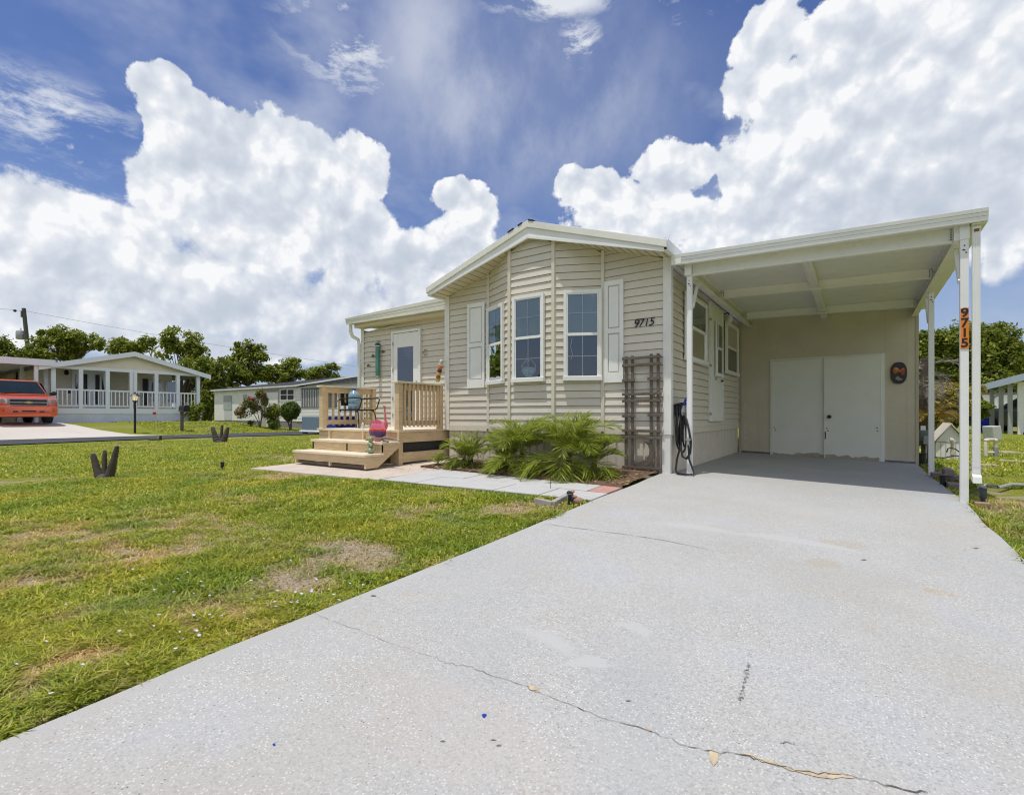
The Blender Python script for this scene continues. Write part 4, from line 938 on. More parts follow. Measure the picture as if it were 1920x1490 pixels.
part('plaster_scar', ps, W['white'], shed)

# ------------------------------------------------------------------ carport
cpt = thing('carport', 'white aluminium carport on square posts with a grid of ceiling beams', 'carport', (-.5, 8.8, 0))
CX0, CX1, CY0, CY1 = -1.885, 1.02, 6.38, 11.1
uz = lambda x: 2.70 - .030 * (x - CX0)                                   # underside of the roof pan
rp = MB(); rp.mi(0).hexa([(CX0, CY0 + .04, uz(CX0)), (CX1 - .03, CY0 + .04, uz(CX1)), (CX1 - .03, CY1 + .1, uz(CX1)), (CX0, CY1 + .1, uz(CX0)), (CX0, CY0 + .04, uz(CX0) + .08), (CX1 - .03, CY0 + .04, uz(CX1) + .08), (CX1 - .03, CY1 + .1, uz(CX1) + .08), (CX0, CY1 + .1, uz(CX0) + .08)])
croof = part('roof', rp, W['ceil'], cpt)
czl = lambda x: 2.675 - .027 * (x - CX0); czt = lambda x: 2.80 - .030 * (x - CX0)
fascia3(CX0 - .05, CX1 + .01, CY0, czl, czt, 'fascia', croof, W['white'])
gs = MB()                                                                # side gutter along the right edge
gs.box(CX1 - .02, CX1 + .015, CY0 + .052, CY1, 2.595, 2.715); gs.box(CX1 - .10, CX1 - .02, CY0 + .052, CY1, 2.588, 2.60); part('gutter', gs, W['white'], croof, bevel=.003)
fe = MB(); fe.box(CX0 - .055, CX0 + .07, CY0 - .004, CY0 + .03, czl(CX0) + .003, czt(CX0) - .02); part('fascia_end_cap', fe, W['white'], croof)
bz = lambda x: uz(x) - .145
def xbeam(y, x0, x1, w_=.05, dz=0.):
    b = MB(); b.mi(0).hexa([(x0, y, bz(x0) + dz), (x1, y, bz(x1) + dz), (x1, y + w_, bz(x1) + dz), (x0, y + w_, bz(x0) + dz), (x0, y, uz(x0) - .002), (x1, y, uz(x1) - .002), (x1, y + w_, uz(x1) - .002), (x0, y + w_, uz(x0) - .002)])
    b.mi(0).hexa([(x0, y - .008, bz(x0) + dz), (x1, y - .008, bz(x1) + dz), (x1, y, bz(x1) + dz), (x0, y, bz(x0) + dz), (x0, y - .008, bz(x0) + .02 + dz), (x1, y - .008, bz(x1) + .02 + dz), (x1, y, bz(x1) + .02 + dz), (x0, y, bz(x0) + .02 + dz)])
    b.mi(1)
    for xx in (x0 + .018, x1 - .018):
        for t in range(5): b.ob((xx, y - .0085, bz(xx) + .03 + t * .024), (.010, .004, .010))
    return part('beam', b, [W['beam'], W['hole']], cpt, bevel=.0)
xbeam(6.56, -1.74, .80); xbeam(8.19, -1.70, .79, .05, .02); xbeam(10.2, -1.70, .79, .05, .02)
for x, s_ in ((-1.80, 1), (.80, -1)):                                     # side beams, open channels
    b = MB(); x0, x1 = (x, x + .08); zb = bz(x)
    b.box(x0, x1, 6.50, 11.08, zb - .004, zb + .010); b.box(x0 if s_ > 0 else x1 - .012, x0 + .012 if s_ > 0 else x1, 6.50, 11.08, zb + .010, uz(x) - .004); b.box(x0, x1, 6.50, 11.08, uz(x) - .03, uz(x) - .006)
    b.box(x0 - .003, x1 + .003, 6.492, 6.50, zb - .004, uz(x) + .002)
    part('side_beam', b, W['beam'], cpt)
b = MB(); b.hexa([(-.51, 6.62, bz(-.5) + .05), (-.43, 6.62, bz(-.45) + .05), (-.43, 11.0, bz(-.45) + .05), (-.51, 11., bz(-.5) + .05), (-.51, 6.62, uz(-.5) - .003), (-.43, 6.62, uz(-.45) - .003), (-.43, 11., uz(-.45) - .003), (-.51, 11., uz(-.5) - .003)])
for x in (-.515, -.473, -.431): b.box(x - .006, x + .006, 6.62, 11., bz(-.5) + .035, bz(-.5) + .05)
part('ceiling_rib', b, W['beam'], cpt)
cm = MB()
for y in np.arange(6.9, 11.0, .305): cm.hexa([(CX0 + .05, y, uz(CX0) - .003), (.80, y, uz(.8) - .003), (.80, y + .012, uz(.8) - .003), (CX0 + .05, y + .012, uz(CX0) - .003), (CX0 + .05, y, uz(CX0) - .0005), (.80, y, uz(.8) - .0005), (.80, y + .012, uz(.8) - .0005), (CX0 + .05, y + .012, uz(CX0) - .0005)])
part('panel_joint', cm, W['ceil'], croof)
def post(x, y, ztop, brace=1):
    zf = zd(x, y) - .02; p = MB(); h = .031
    p.mi(0).box(x - h, x + h, y - h, y + h, zf, ztop); p.mi(1)
    for (dx, dz) in ((-.010, -.10), (.0, -.06), (.012, -.13), (.0, -.105)): p.ob((x + dx, y - h - .001, ztop + dz), (.011, .004, .011))
    o = part('post', p, [W['white'], W['hole']], cpt)
    b = MB(); b.beam((x + (.028 if brace > 0 else -.028), y + h - .01, ztop - .40), (x + (.028 if brace > 0 else -.028), y + .30, ztop - .02), .03, .045); part('brace', b, W['white'], o)
    return o
post(-1.755, 6.56, bz(-1.75) - .005, 1); post(.872, 6.50, bz(.87) - .005, -1); post(.872, 9.05, bz(.87) - .005, -1)
for x, y in ((.872, 6.5), (-1.755, 6.56)): part('post_cap', MB().box(x - .036, x + .036, y - .038, y + .04, bz(x) - .004, uz(x) - .002), W['white'], cpt)
d = MB(); dx, dyy = .955, 6.47; d.box(dx - .029, dx + .029, dyy - .022, dyy + .022, .20, 2.57)
for x in (dx - .022, dx - .005, dx + .012): d.box(x, x + .009, dyy - .026, dyy - .022, .26, 2.55)
d.hexa([(dx - .033, dyy - .07, .11), (dx + .033, dyy - .07, .11), (dx + .033, dyy + .02, .13), (dx - .033, dyy + .02, .13), (dx - .033, dyy - .06, .17), (dx + .033, dyy - .06, .17), (dx + .03, dyy + .024, .22), (dx - .03, dyy + .024, .22)])
part('downspout', d, W['white'], cpt, bevel=.004)
d = MB(); d.box(dx - .02, dx + .02, dyy - .030, dyy - .0225, 2.52, 2.545); part('rust_stain', d, mat('rust', (.28, .10, .03), .9, .3, 20.), cpt)
# tall number plate on the near post
sg = thing('number_sign', 'orange vertical plate reading 9715 in black on the near carport post', 'sign', (.872, 6.455, 1.6))
q = MB(); q.box(.842, .902, 6.4625, 6.4660, 1.405, 1.80); part('plate', q, mat('orange_plate', (.80, .22, .015), .45, .05, 5.), sg, bevel=.001)
for k, ch in enumerate('9715'): textobj('digit', ch, .118, W['black'], sg, (.872, 6.4615, 1.752 - k * .098), (R(90), 0, 0), 0, .001, .003)

# ------------------------------------------------------------------ wooden deck with its steps
deck = thing('deck', 'small tan wooden entry deck with two wide front steps and slatted railings', 'deck', (-7., 6., 0))
DX0, DX1, DY0, DY1, DZ = -8.05, -5.95, 5.44, 6.86, .52
b = MB()
nb = 10
for q in range(nb):
    y = DY0 - .03 + (DY1 - DY0 + .03) * q / nb; b.box(DX0 - .03, DX1 + .03, y, y + (DY1 - DY0 + .03) / nb - .006, DZ - .034, DZ)
part('platform', b, W['tread'], deck, bevel=.003)
b = MB(); b.box(DX0, DX1, DY0, DY0 + .04, DZ - .20, DZ - .036); b.box(DX1 - .04, DX1, DY0 + .04, DY1, DZ - .20, DZ - .036); b.box(DX0, DX0 + .04, DY0 + .04, DY1, DZ - .20, DZ - .036); b.box(DX0, DX1, DY1 - .04, DY1, DZ - .2, DZ - .037)
part('rim_joist', b, W['deck'], deck, bevel=.003)
b = MB(); b.box(DX1 - .045, DX1 - .004, DY0 + .1, DY1, .0, .16); b.box(DX1 - .20, DX1 - .045, DY0 + .005, DY0 + .1, -.02, .15); part('foot_board', b, W['deck'], deck, bevel=.003)
b = MB(); b.box(DX1 - .09, DX1 - .08, DY0 + .1, DY1, .14, DZ - .19); b.box(DX0, DX1 - .1, DY1 - .06, DY1 - .05, -.03, DZ - .2); part('under_deck_sheet', b, W['dark'], deck)  # near-black sheets below the platform, along its right side and back
for x, y in ((DX1 - .05, DY0 + .05), (DX0 + .05, DY0 + .05), (-7., DY0 + .05)): part('support_post', MB().box(x - .045, x + .045, y - .045 + .002, y + .045, -.04, DZ - .2 if x < -6 else DZ - .035), W['deck'], deck, bevel=.003)
TX0, TX1 = -7.72, -5.905
for yf, zt in ((4.73, .175), (5.06, .345)):
    part('tread', MB().box(TX0 - .02, TX1 + .01, yf, yf + .36, zt - .036, zt), W['tread'], deck, bevel=.004)
    part('riser', MB().box(TX0, TX1 - .0, yf + .03, yf + .058, zt - .165 + (.015 if zt < .2 else 0), zt - .038), W['deck'], deck, bevel=.002)
for x in (TX0, TX1 - .04, -6.8):
    part('stringer', MB().prism([(4.762, -.035), (4.98, -.035), (5.44, .27), (5.44, .50), (5.40, .50), (5.40, .306), (5.09, .306), (5.09, .136), (4.762, .136)], 'x', x, x + .038), W['deck'], deck, bevel=.002)
b = MB(); b.box(TX0 + .06, TX1 - .05, 4.80, 4.84, -.04, .01); part('sleeper', b, W['trellis'], deck)
def railing(x, y0, y1, z0, z1, nbal, inner):
    """posts, cap, two rails and square balusters along the depth of the deck"""
    for y in (y0, y1): part('rail_post', MB().box(x - .05, x + .05, y - .045, y + .045, DZ, z1 - .032), W['deck'], deck, bevel=.004)
    part('cap_rail', MB().box(x - .075, x + .075, y0 - .085, y1 + .06, z1 - .032, z1), W['tread'], deck, bevel=.004)
    part('rail', MB().box(x - .02, x + .02, y0 + .046, y1 - .046, z1 - .13, z1 - .034), W['deck'], deck, bevel=.002)
    part('rail', MB().box(x - .02, x + .02, y0 + .046, y1 - .046, DZ + .07, DZ + .15), W['deck'], deck, bevel=.002)
    xo = x + (.04 if inner < 0 else -.04)
    for q in range(nbal):
        y = y0 + .046 + (y1 - y0 - .09) * (q + .5) / nbal
        part('baluster', MB().prism([(xo - .018, DZ + .075), (xo + .018, DZ + .045), (xo + .018, z1 - .036), (xo - .018, z1 - .036)], 'y', y - .018, y + .018), W['deck'], deck, bevel=.002)
railing(DX1 - .05, DY0 + .045, 6.43, DZ, 1.30, 9, -1)
railing(DX0 + .05, DY0 + .045, 6.62, DZ, 1.30, 8, 1)

# ---- things on and around the deck
def local(root): return origin(root)
ch = thing('metal_chair', 'black metal armchair on the deck with a blue water jug on its seat', 'chair', (-6.85, 6.25, DZ), rz=R(0))
def fromdeck(px, py, Y): return onY(px, py, Y)
cL = fromdeck(646, 770, 6.0).x; cR = fromdeck(692, 770, 6.3).x; cxm = (cL + cR) / 2; sz = 1.02 - .05
seat = MB(); s0 = onY(652, 769, 6.05); s1 = onY(686, 770, 6.05); zs = s0.z
sx0, sx1 = s0.x, s1.x; cy = 6.05
ch.location = ((sx0 + sx1) / 2, cy, DZ)
seat.ob(((sx0 + sx1) / 2, cy, zs), (sx1 - sx0, .40, .028)); part('seat', seat, W['blackmetal'], ch, bevel=.01)
bkp = MB(); a = Vector((sx0 - .03, cy + .02, zs + .10)); bkp.ob((sx0 - .015, cy + .03, zs + .24), (.03, .36, .30), ry=R(-8)); part('backrest', bkp, W['black'], ch, bevel=.008)
for dx_, dy_, ex, ey in ((sx0 + .03, cy - .17, -.09, -.04), (sx1 - .03, cy - .17, .10, -.04), (sx0 + .03, cy + .17, -.07, .06), (sx1 - .03, cy + .17, .08, .06)):
    part('leg', MB().tube([(dx_, dy_, zs - .005), (dx_ + ex * .5, dy_ + ey * .5, zs - .05), (dx_ + ex, dy_ + ey, DZ + .003)], .011, 7), W['blackmetal'], ch, smooth=True)
for s_ in (-1, 1):
    y = cy + .2 * s_; part('armrest', MB().tube([(sx0 - .04, y, zs + .17), (sx0 + .08, y, zs + .215), (sx1 + .10, y, zs + .225), (sx1 + .145, y, zs + .20), (sx1 + .07, y, zs + .03), (sx1 - .05, y, zs)], .012, 7), W['blackmetal'], ch, smooth=True)
wj = thing('water_jug', 'translucent blue five gallon water jug standing on the black chair', 'jug', ((sx0 + sx1) / 2 - .0, cy, zs + .016))
jm = bpy.data.materials.new('blue_jug_plastic'); jm.use_nodes = True; jb = jm.node_tree.nodes['Principled BSDF']
jn = nd(jm.node_tree, 'ShaderNodeTexNoise'); jn.inputs['Scale'].default_value = 9; jr = nd(jm.node_tree, 'ShaderNodeValToRGB'); jr.color_ramp.elements[0].color = (.16, .34, .46, 1); jr.color_ramp.elements[1].color = (.42, .60, .70, 1)
jm.node_tree.links.new(jn.outputs['Fac'], jr.inputs['Fac']); jm.node_tree.links.new(jr.outputs['Color'], jb.inputs['Base Color']); jb.inputs['Roughness'].default_value = .12; jb.inputs['Alpha'].default_value = .72
jx = onY(664, 760, cy).x; jw = .112; zj = zs + .016
jh = .80
prof = [(jw * .9, 0), (jw, .02), (jw, .12), (jw * .93, .135), (jw, .15), (jw, .25), (jw * .93, .265), (jw, .28), (jw * .98, .34), (jw * .75, .40), (jw * .32, .435), (jw * .26, .47)]; prof = [(a, b * jh) for a, b in prof]
part('body', MB().lathe((jx, cy, zj), prof, 22), jm, wj, smooth=True, angle=60)
part('cap', MB().lathe((jx, cy, zj), [(jw * .30, .368), (jw * .30, .392), (jw * .2, .396)], 16), W['blue'], wj, smooth=True)
fg = MB()
for px in (676, 682):
    c = onY(px, 803, 5.62); fg.ball((c.x, 5.62, DZ + .03), .022, 8); fg.ball((c.x + .004, 5.62, DZ + .065), .014, 8)
tag(part('figurine', MB().lathe((onY(680, 800, 5.7).x, 5.7, DZ), [(.03, 0), (.035, .02), (.02, .06), (.024, .085), (.006, .11)], 10), mat('cream_ceramic', (.62, .58, .48), .4, .1, 20.), None, smooth=True, loc=(onY(680, 800, 5.7).x, 5.7, DZ)), 'tiny cream ceramic figurine on the deck floor under the chair', 'figurine')
bb = thing('storage_tote', 'bright blue plastic tote standing behind the deck railing', 'tote', (-9.0, 7.6, 0))
c = onY(628, 800, 7.3)
q = MB(); x0, x1 = onY(629, 790, 7.3).x, onY(652, 790, 7.3).x
q.hexa([(x0 + .05, 7.05, zg(x0, 7.1)), (x1 - .05, 7.05, zg(x0, 7.1)), (x1 - .05, 7.5, zg(x0, 7.1)), (x0 + .05, 7.5, zg(x0, 7.1)), (x0, 7.0, .70), (x1, 7.0, .70), (x1, 7.55, .70), (x0, 7.55, .70)])
bb.location = ((x0 + x1) / 2, 7.3, zg(x0, 7.1)); part('body', q, W['blue'], bb, bevel=.02); q = MB(); q.box(x0 - .02, x1 + .02, 6.98, 7.57, .70, .735); part('lid', q, W['blue'], bb, bevel=.01)
# painted gourd, flamingo, green animals and driftwood on the steps
def lensdisc(c, rx, rz, th, n=28):
    m = MB(); rings = [(0.02, 1.), (.5, .9), (.85, .6), (1., .1), (1., -.1), (.85, -.6), (.5, -.9), (.02, -1.)]
    vs = []
    for r_, t in rings:
        for k in range(n):
            a = 2 * math.pi * k / n; vs.append((c[0] + rx * r_ * math.sin(a) * (1 - .10 * math.cos(a)), c[1] - th * t, c[2] + rz * r_ * math.cos(a)))
    m.add(vs, [(i * n + k, i * n + (k + 1) % n, (i + 1) * n + (k + 1) % n, (i + 1) * n + k) for i in range(len(rings) - 1) for k in range(n)]); return m
ym = 5.20; c = onY(708, 802, ym); zb = .345
pm = bpy.data.materials.new('painted_sunset'); pm.use_nodes = True; nt = pm.node_tree; L = nt.links.new; b = nt.nodes['Principled BSDF']; b.inputs['Roughness'].default_value = .35
tc = nd(nt, 'ShaderNodeTexCoord'); sp = nd(nt, 'ShaderNodeSeparateXYZ'); L(tc.outputs['Generated'], sp.inputs[0])
wv = nd(nt, 'ShaderNodeTexNoise'); wv.inputs['Scale'].default_value = 3.; L(tc.outputs['Generated'], wv.inputs['Vector'])
hgt = mm('MULTIPLY_ADD', mm('SUBTRACT', wv.outputs['Fac'], .5), .35, sp.outputs['Z'])
cr = nd(nt, 'ShaderNodeValToRGB'); cr.color_ramp.interpolation = 'CONSTANT'; e = cr.color_ramp.elements
e[0].color = (.62, .13, .22, 1); e[1].position = .24; e[1].color = (.07, .05, .12, 1)
for p, col in ((.36, (.13, .05, .16)), (.46, (.65, .04, .05)), (.54, (.80, .22, .08)), (.58, (.60, .14, .22)), (.86, (.45, .04, .10))): z = e.new(p); z.color = (*col, 1)
L(hgt, cr.inputs['Fac']); L(cr.outputs['Color'], b.inputs['Base Color'])
rz_ = (onY(708, 787, ym).z - zb) / 2; rx_ = abs(onY(724, 800, ym).x - onY(693, 800, ym).x) / 2
tag(part('painted_disc', lensdisc((c.x, ym, zb + rz_ + .0), rx_, rz_, .05), pm, None, smooth=True, loc=(c.x, ym, zb)), 'egg shaped pink ornament painted with a sunset, leaning on the top step', 'ornament')
fl = thing('flamingo', 'pink flamingo ornament with raised neck behind the painted egg', 'ornament', (onY(722, 800, 5.32).x, 5.32, .345))
fx, fy = onY(722, 800, 5.32).x, 5.32; mp_ = mat('flamingo_pink', (.68, .18, .22), .4, .15, 8.); 
q = MB(); q._eb((fx, fy, .60), .055, 10, .55, 1., 1.5); part('body', q, mp_, fl, smooth=True)
q = MB(); q.tube([(fx + .0, fy, .66), (fx + .005, fy, .74), (fx + .0, fy - .005, .80), (fx - .005, fy, .86), (fx - .004, fy - .01, .90), (fx + .004, fy - .03, .895)], [.022, .016, .013, .013, .02, .012], 8); part('neck', q, mp_, fl, smooth=True)
for dx_ in (-.01, .015): part('leg', MB().tube([(fx + dx_, fy, .56), (fx + dx_ * 1.2, fy, .347)], .006, 6), W['white'], fl)
tt = thing('turtle_stack', 'stack of green and cream turtle ornaments on the lower step', 'ornament', (onY(695, 845, 4.98).x, 4.98, .175))
gx, gy = onY(695, 845, 4.98).x, 4.98; mg = mat('green_glaze', (.10, .16, .06), .35, .5, 24., col2=(.50, .50, .32))
zt = .175
for k, (r_, h_) in enumerate(((.065, .10), (.055, .09), (.046, .085))):
    q = MB(); q._eb((gx + .006 * (-1) ** k, gy, zt + h_ * .5), r_, 10, 1.05, 1.0, h_ / r_ * .52); q._eb((gx + (.05 if k % 2 else -.05), gy - .035, zt + h_ * .42), r_ * .4, 8, 1, 1, 1); part('turtle', q, mg, tt, smooth=True); zt += h_ * .92
dw = MB(); a = onY(702, 825, 5.08); b_ = onY(755, 829, 5.12)
dw.tube([(a.x, 5.1, .40), (a.x + .12, 5.1, .395), (a.x + .22, 5.08, .415), (b_.x - .14, 5.08, .405), (b_.x, 5.06, .375)], [.012, .018, .02, .014, .006], 7)
dw.tube([(a.x + .10, 5.1, .40), (a.x + .16, 5.13, .37), (a.x + .25, 5.14, .352)], [.014, .016, .01], 6)
tag(part('driftwood', dw, mat('grey_driftwood', (.22, .18, .14), .9, .3, 20.), None, smooth=True, loc=(a.x, 5.1, .345)), 'gnarled grey driftwood branch lying across the upper step', 'driftwood')
# on the wall beside the door
wc = thing('bird_feeder', 'tall teal glass tube feeder hung on the siding left of the door', 'feeder', (onY(708, 675, 6.80).x, 6.80, 1.9))
wx = onY(708, 675, 6.80).x; zt_1, zb_1 = onY(708, 643, 6.8).z, onY(708, 709, 6.8).z; tm_ = mat('teal_glass', (.06, .22, .22), .12, .5, 3.5, col2=(.07, .20, .09), coat=.4)
part('tube', MB().lathe((wx, 6.80, zb_1 + .05), [(.042, 0), (.044, .03), (.046, (zt_1 - zb_1) - .12), (.04, (zt_1 - zb_1) - .10)], 16), tm_, wc, smooth=True)
part('cap', MB().lathe((wx, 6.80, zt_1 - .055), [(.05, 0), (.052, .03), (.035, .055)], 14), mat('dark_teal', (.03, .07, .08), .4, .2), wc, smooth=True)
part('tray', MB().lathe((wx, 6.80, zb_1), [(.035, 0), (.048, .008), (.05, .05)], 14), W['galv'], wc, smooth=True)
part('band', MB().lathe((wx, 6.80, zt_1 - .07), [(.05, 0), (.05, .014)], 14), W['white'], wc)
part('hook', MB().tube([(wx, 6.80, zt_1), (wx, 6.81, zt_1 + .03), (wx, 6.86, zt_1 + .03)], .005, 6), W['black'], wc)
def birdy(px, py, name, lab):
    c = onY(px, py, AY - .03); q = MB(); q.add([(c.x - .06, c.y, c.z - .02), (c.x, c.y - .01, c.z + .03), (c.x + .06, c.y, c.z - .01), (c.x + .0, c.y - .02, c.z - .01), (c.x - .06, c.y + .012, c.z - .02), (c.x, c.y + .008, c.z + .03), (c.x + .06, c.y + .01, c.z - .01), (c.x, c.y + .012, c.z - .01)], [(0, 1, 2, 3), (7, 6, 5, 4), (0, 4, 5, 1), (1, 5, 6, 2), (2, 6, 7, 3), (3, 7, 4, 0)]); tag(part(name, q, W['trellis'], None, loc=tuple(c)), lab, 'ornament')
birdy(718, 659, 'bird_ornament', 'small dark bird ornament on the siding right of the teal feeder'); birdy(699, 667, 'bird_ornament', 'small dark bird ornament on the siding left of the teal feeder'); birdy(690.5, 685, 'bird_ornament', 'lowest small bird ornament on the siding, near the corner downspout')
c = onY(797.5, 661, AY - .03); q = MB(); q.tube([(c.x + .042 * math.cos(R(20 + 16 * k)), c.y, c.z + .055 * math.sin(R(20 + 16 * k))) for k in range(22)], .005, 6)
tag(part('ring_hook', q, W['trellis'], None, smooth=True, loc=tuple(c)), 'thin round ring hung on the siding right of the entry door', 'ring')
tp = thing('painted_totem', 'stacked painted pots in orange, yellow and white hung at the corner by the deck', 'ornament', (-6.02, 6.50, 1.3))
tcol = [mat('totem_' + n_, c_, .3, .3, 25.) for n_, c_ in (('green', (.30, .34, .10)), ('red', (.30, .05, .03)), ('yellow', (.60, .36, .04)), ('dark', (.06, .03, .02)), ('orange', (.55, .14, .03)), ('cream', (.62, .48, .34)), ('white', (.62, .56, .52)))]
for k in range(7):
    px, py = 820.5 + k * 1.25, 712.5 - k * 5.8; c = onY(px, py, 6.42)
    part('pot', MB()._eb((c.x, 6.42, c.z), .050, 10, .85, .85, .72), tcol[k], tp, smooth=True)
part('stem', MB().tube([onY(820, 716, 6.42), onY(828.5, 675, 6.42)], .012, 6), W['black'], tp)
# oval plaque beside the store room doors
c0 = onY(1685, 699, YS - .03); pq = thing('oval_plaque', 'dark oval plaque with an orange and yellow figure, on the wall right of the doors', 'plaque', tuple(c0))
m = MB(); n = 40; cap_ = [(c0.x + .115 * math.copysign(abs(math.cos(a)) ** .75, math.cos(a)), c0.z + .19 * math.copysign(abs(math.sin(a)) ** .85, math.sin(a))) for a in [2 * math.pi * k / n for k in range(n)]]
m.prism(cap_, 'y', YS - .03, YS - .003); part('board', m, mat('dark_plaque', (.03, .022, .02), .45, .4, 10.), pq, bevel=.006)
def daub(pts, nm, col, o): 
    z = MB(); z.prism([(c0.x + x, c0.z + y) for x, y in pts], 'y', YS - .03 - o, YS - .0298); part(nm, z, mat(nm + '_paint', col, .5, .35, 18.), pq)
daub([(-.085, .04), (-.06, .11), (-.01, .09), (.02, .05), (.07, .10), (.09, .04), (.05, -.01), (.0, .02), (-.05, -.02)], 'orange_figure', (.45, .13, .02), .004)
daub([(-.06, .075), (-.02, .10), (.0, .06), (-.03, .045)], 'yellow_mark', (.5, .33, .05), .006); daub([(.03, .03), (.085, .05), (.08, -.03), (.045, -.05)], 'red_mark', (.40, .05, .02), .005)
daub([(-.05, -.10), (-.02, -.055), (.03, -.09), (.06, -.12), (.0, -.14)], 'grey_mark', (.25, .24, .22), .005); daub([(-.07, .13), (.0, .165), (.06, .135), (.0, .12)], 'violet_mark', (.06, .03, .12), .004)

# ------------------------------------------------------------------ trellis, hose, walk light, edging
TR = thing('trellis', 'weathered dark wooden garden trellis leaning on the wall below the number 9715', 'trellis', (onY(1203, 885, 6.42).x, 6.42, -.03))
Yt = 6.435
vx = [(1174, 668, 884), (1185.7, 667, 884), (1221, 663.5, 886), (1234, 662.5, 886)]
for px, pt_, pb in vx:
    a = onY(px, pt_, Yt); part('upright', MB().box(a.x - .019, a.x + .019, Yt - .009, Yt + .009, -.03, a.z), W['trellis'], TR, bevel=.003)
for px0, py0, px1, py1 in [(1166.5, 673.5, 1240, 667.5), (1166.5, 686.5, 1240, 680.5), (1166.5, 713.5, 1191, 712), (1214, 710, 1240, 709), (1166.5, 740.5, 1240, 737.5), (1166.5, 753, 1240, 751), (1166.5, 780.5, 1191, 780), (1214, 778.5, 1240, 778.5), (1166.5, 807.5, 1240, 807.5), (1166.5, 820, 1240, 820.5), (1166.5, 876, 1240, 878), (1166.5, 887.5, 1240, 890)]:
    a, b_ = onY(px0, py0, Yt - .018), onY(px1, py1, Yt - .018); zc = (a.z + b_.z) / 2 + random.uniform(-.004, .004)
    part('crossbar', MB().hexa([(a.x, Yt - .028, zc - .018), (b_.x, Yt - .028, zc - .018 + random.uniform(-.004, .004)), (b_.x, Yt - .0095, zc - .018), (a.x, Yt - .0095, zc - .018), (a.x, Yt - .028, zc + .018), (b_.x, Yt - .028, zc + .018), (b_.x, Yt - .0095, zc + .018), (a.x, Yt - .0095, zc + .018)]), W['trellis'], TR, bevel=.003)
mn = MB(); c = onY(1207, 853, Yt); rr = .17; outer = [(c.x - .02 + rr * math.cos(R(t)), c.z + .02 + rr * math.sin(R(t))) for t in range(-140, 61, 10)]; inner = [(c.x - .065 + rr * .86 * math.cos(R(t)), c.z + .055 + rr * .86 * math.sin(R(t))) for t in range(60, -141, -10)]
mn.prism(outer + inner, 'y', Yt - .012, Yt + .006); part('crescent', mn, W['trellis'], TR)
hs_ = thing('garden_hose', 'black garden hose in loops on a wall hanger behind the carport post, blue nozzle', 'hose', (-1.93, 6.75, .2))
hx = XW + .03
hb = MB(); hb.box(XW + .02, XW + .11, 6.62, 6.86, .76, .90); hb.hexa([(XW + .02, 6.60, .885), (XW + .13, 6.60, .90), (XW + .13, 6.88, .90), (XW + .02, 6.88, .885), (XW + .02, 6.60, .905), (XW + .13, 6.60, .93), (XW + .13, 6.88, .93), (XW + .02, 6.88, .905)]); part('hanger', hb, W['black'], hs_, bevel=.01)
for k, (xc, wx, top_z, bot) in enumerate(((.055, .018, .88, .36), (.075, .030, .885, .31), (.095, .022, .88, .40), (.11, .045, .87, .27), (.135, .030, .86, .34))):
    pts = []
    for t in range(25):
        a = 2 * math.pi * t / 24; zc = (top_z + bot) / 2; pts.append((XW + xc + wx * math.sin(a) * (1.25 - .45 * math.cos(a)) , 6.62 + .02 * k - .05 * math.sin(a), zc + (top_z - bot) / 2 * math.cos(a)))
    part('hose_loop', MB().tube(pts, .0115, 8), W['hose'], hs_, smooth=True)
part('hose_loop', MB().tube([(XW + .13, 6.60, .84), (XW + .19, 6.54, .74), (XW + .245, 6.49, .56), (XW + .272, 6.48, .42), (XW + .262, 6.48, .28), (XW + .21, 6.50, .20), (XW + .15, 6.54, .22), (XW + .11, 6.60, .33), (XW + .10, 6.63, .46), (XW + .135, 6.62, .60), (XW + .15, 6.60, .80)], .014, 8), W['hose'], hs_, smooth=True)
gz = zd(XW + .1, 6.7) + .013
part('hose_end', MB().tube([(XW + .09, 6.62, .32), (XW + .06, 6.60, .18), (XW + .055, 6.56, gz + .03), (XW + .11, 6.46, gz), (XW + .22, 6.42, gz), (XW + .32, 6.44, gz + .004), (XW + .29, 6.46, .10), (XW + .25, 6.47, .20), (XW + .235, 6.48, .40)], .0135, 8), W['hose'], hs_, smooth=True)
part('valve', MB().tube([(XW + .235, 6.48, .38), (XW + .235, 6.48, .47)], .02, 8).box(XW + .21, XW + .27, 6.46, 6.50, .44, .458), W['galv'], hs_)
nz_ = MB(); nz_.tube([(XW + .145, 6.60, .76), (XW + .15, 6.59, .82), (XW + .155, 6.585, .885)], [.028, .036, .018], 10); noz = part('nozzle', nz_, W['galv'], hs_, smooth=True)
part('nozzle_grip', MB().tube([(XW + .155, 6.585, .885), (XW + .175, 6.575, .95), (XW + .20, 6.57, .99)], [.014, .017, .013], 8), W['blue'], noz, smooth=True)
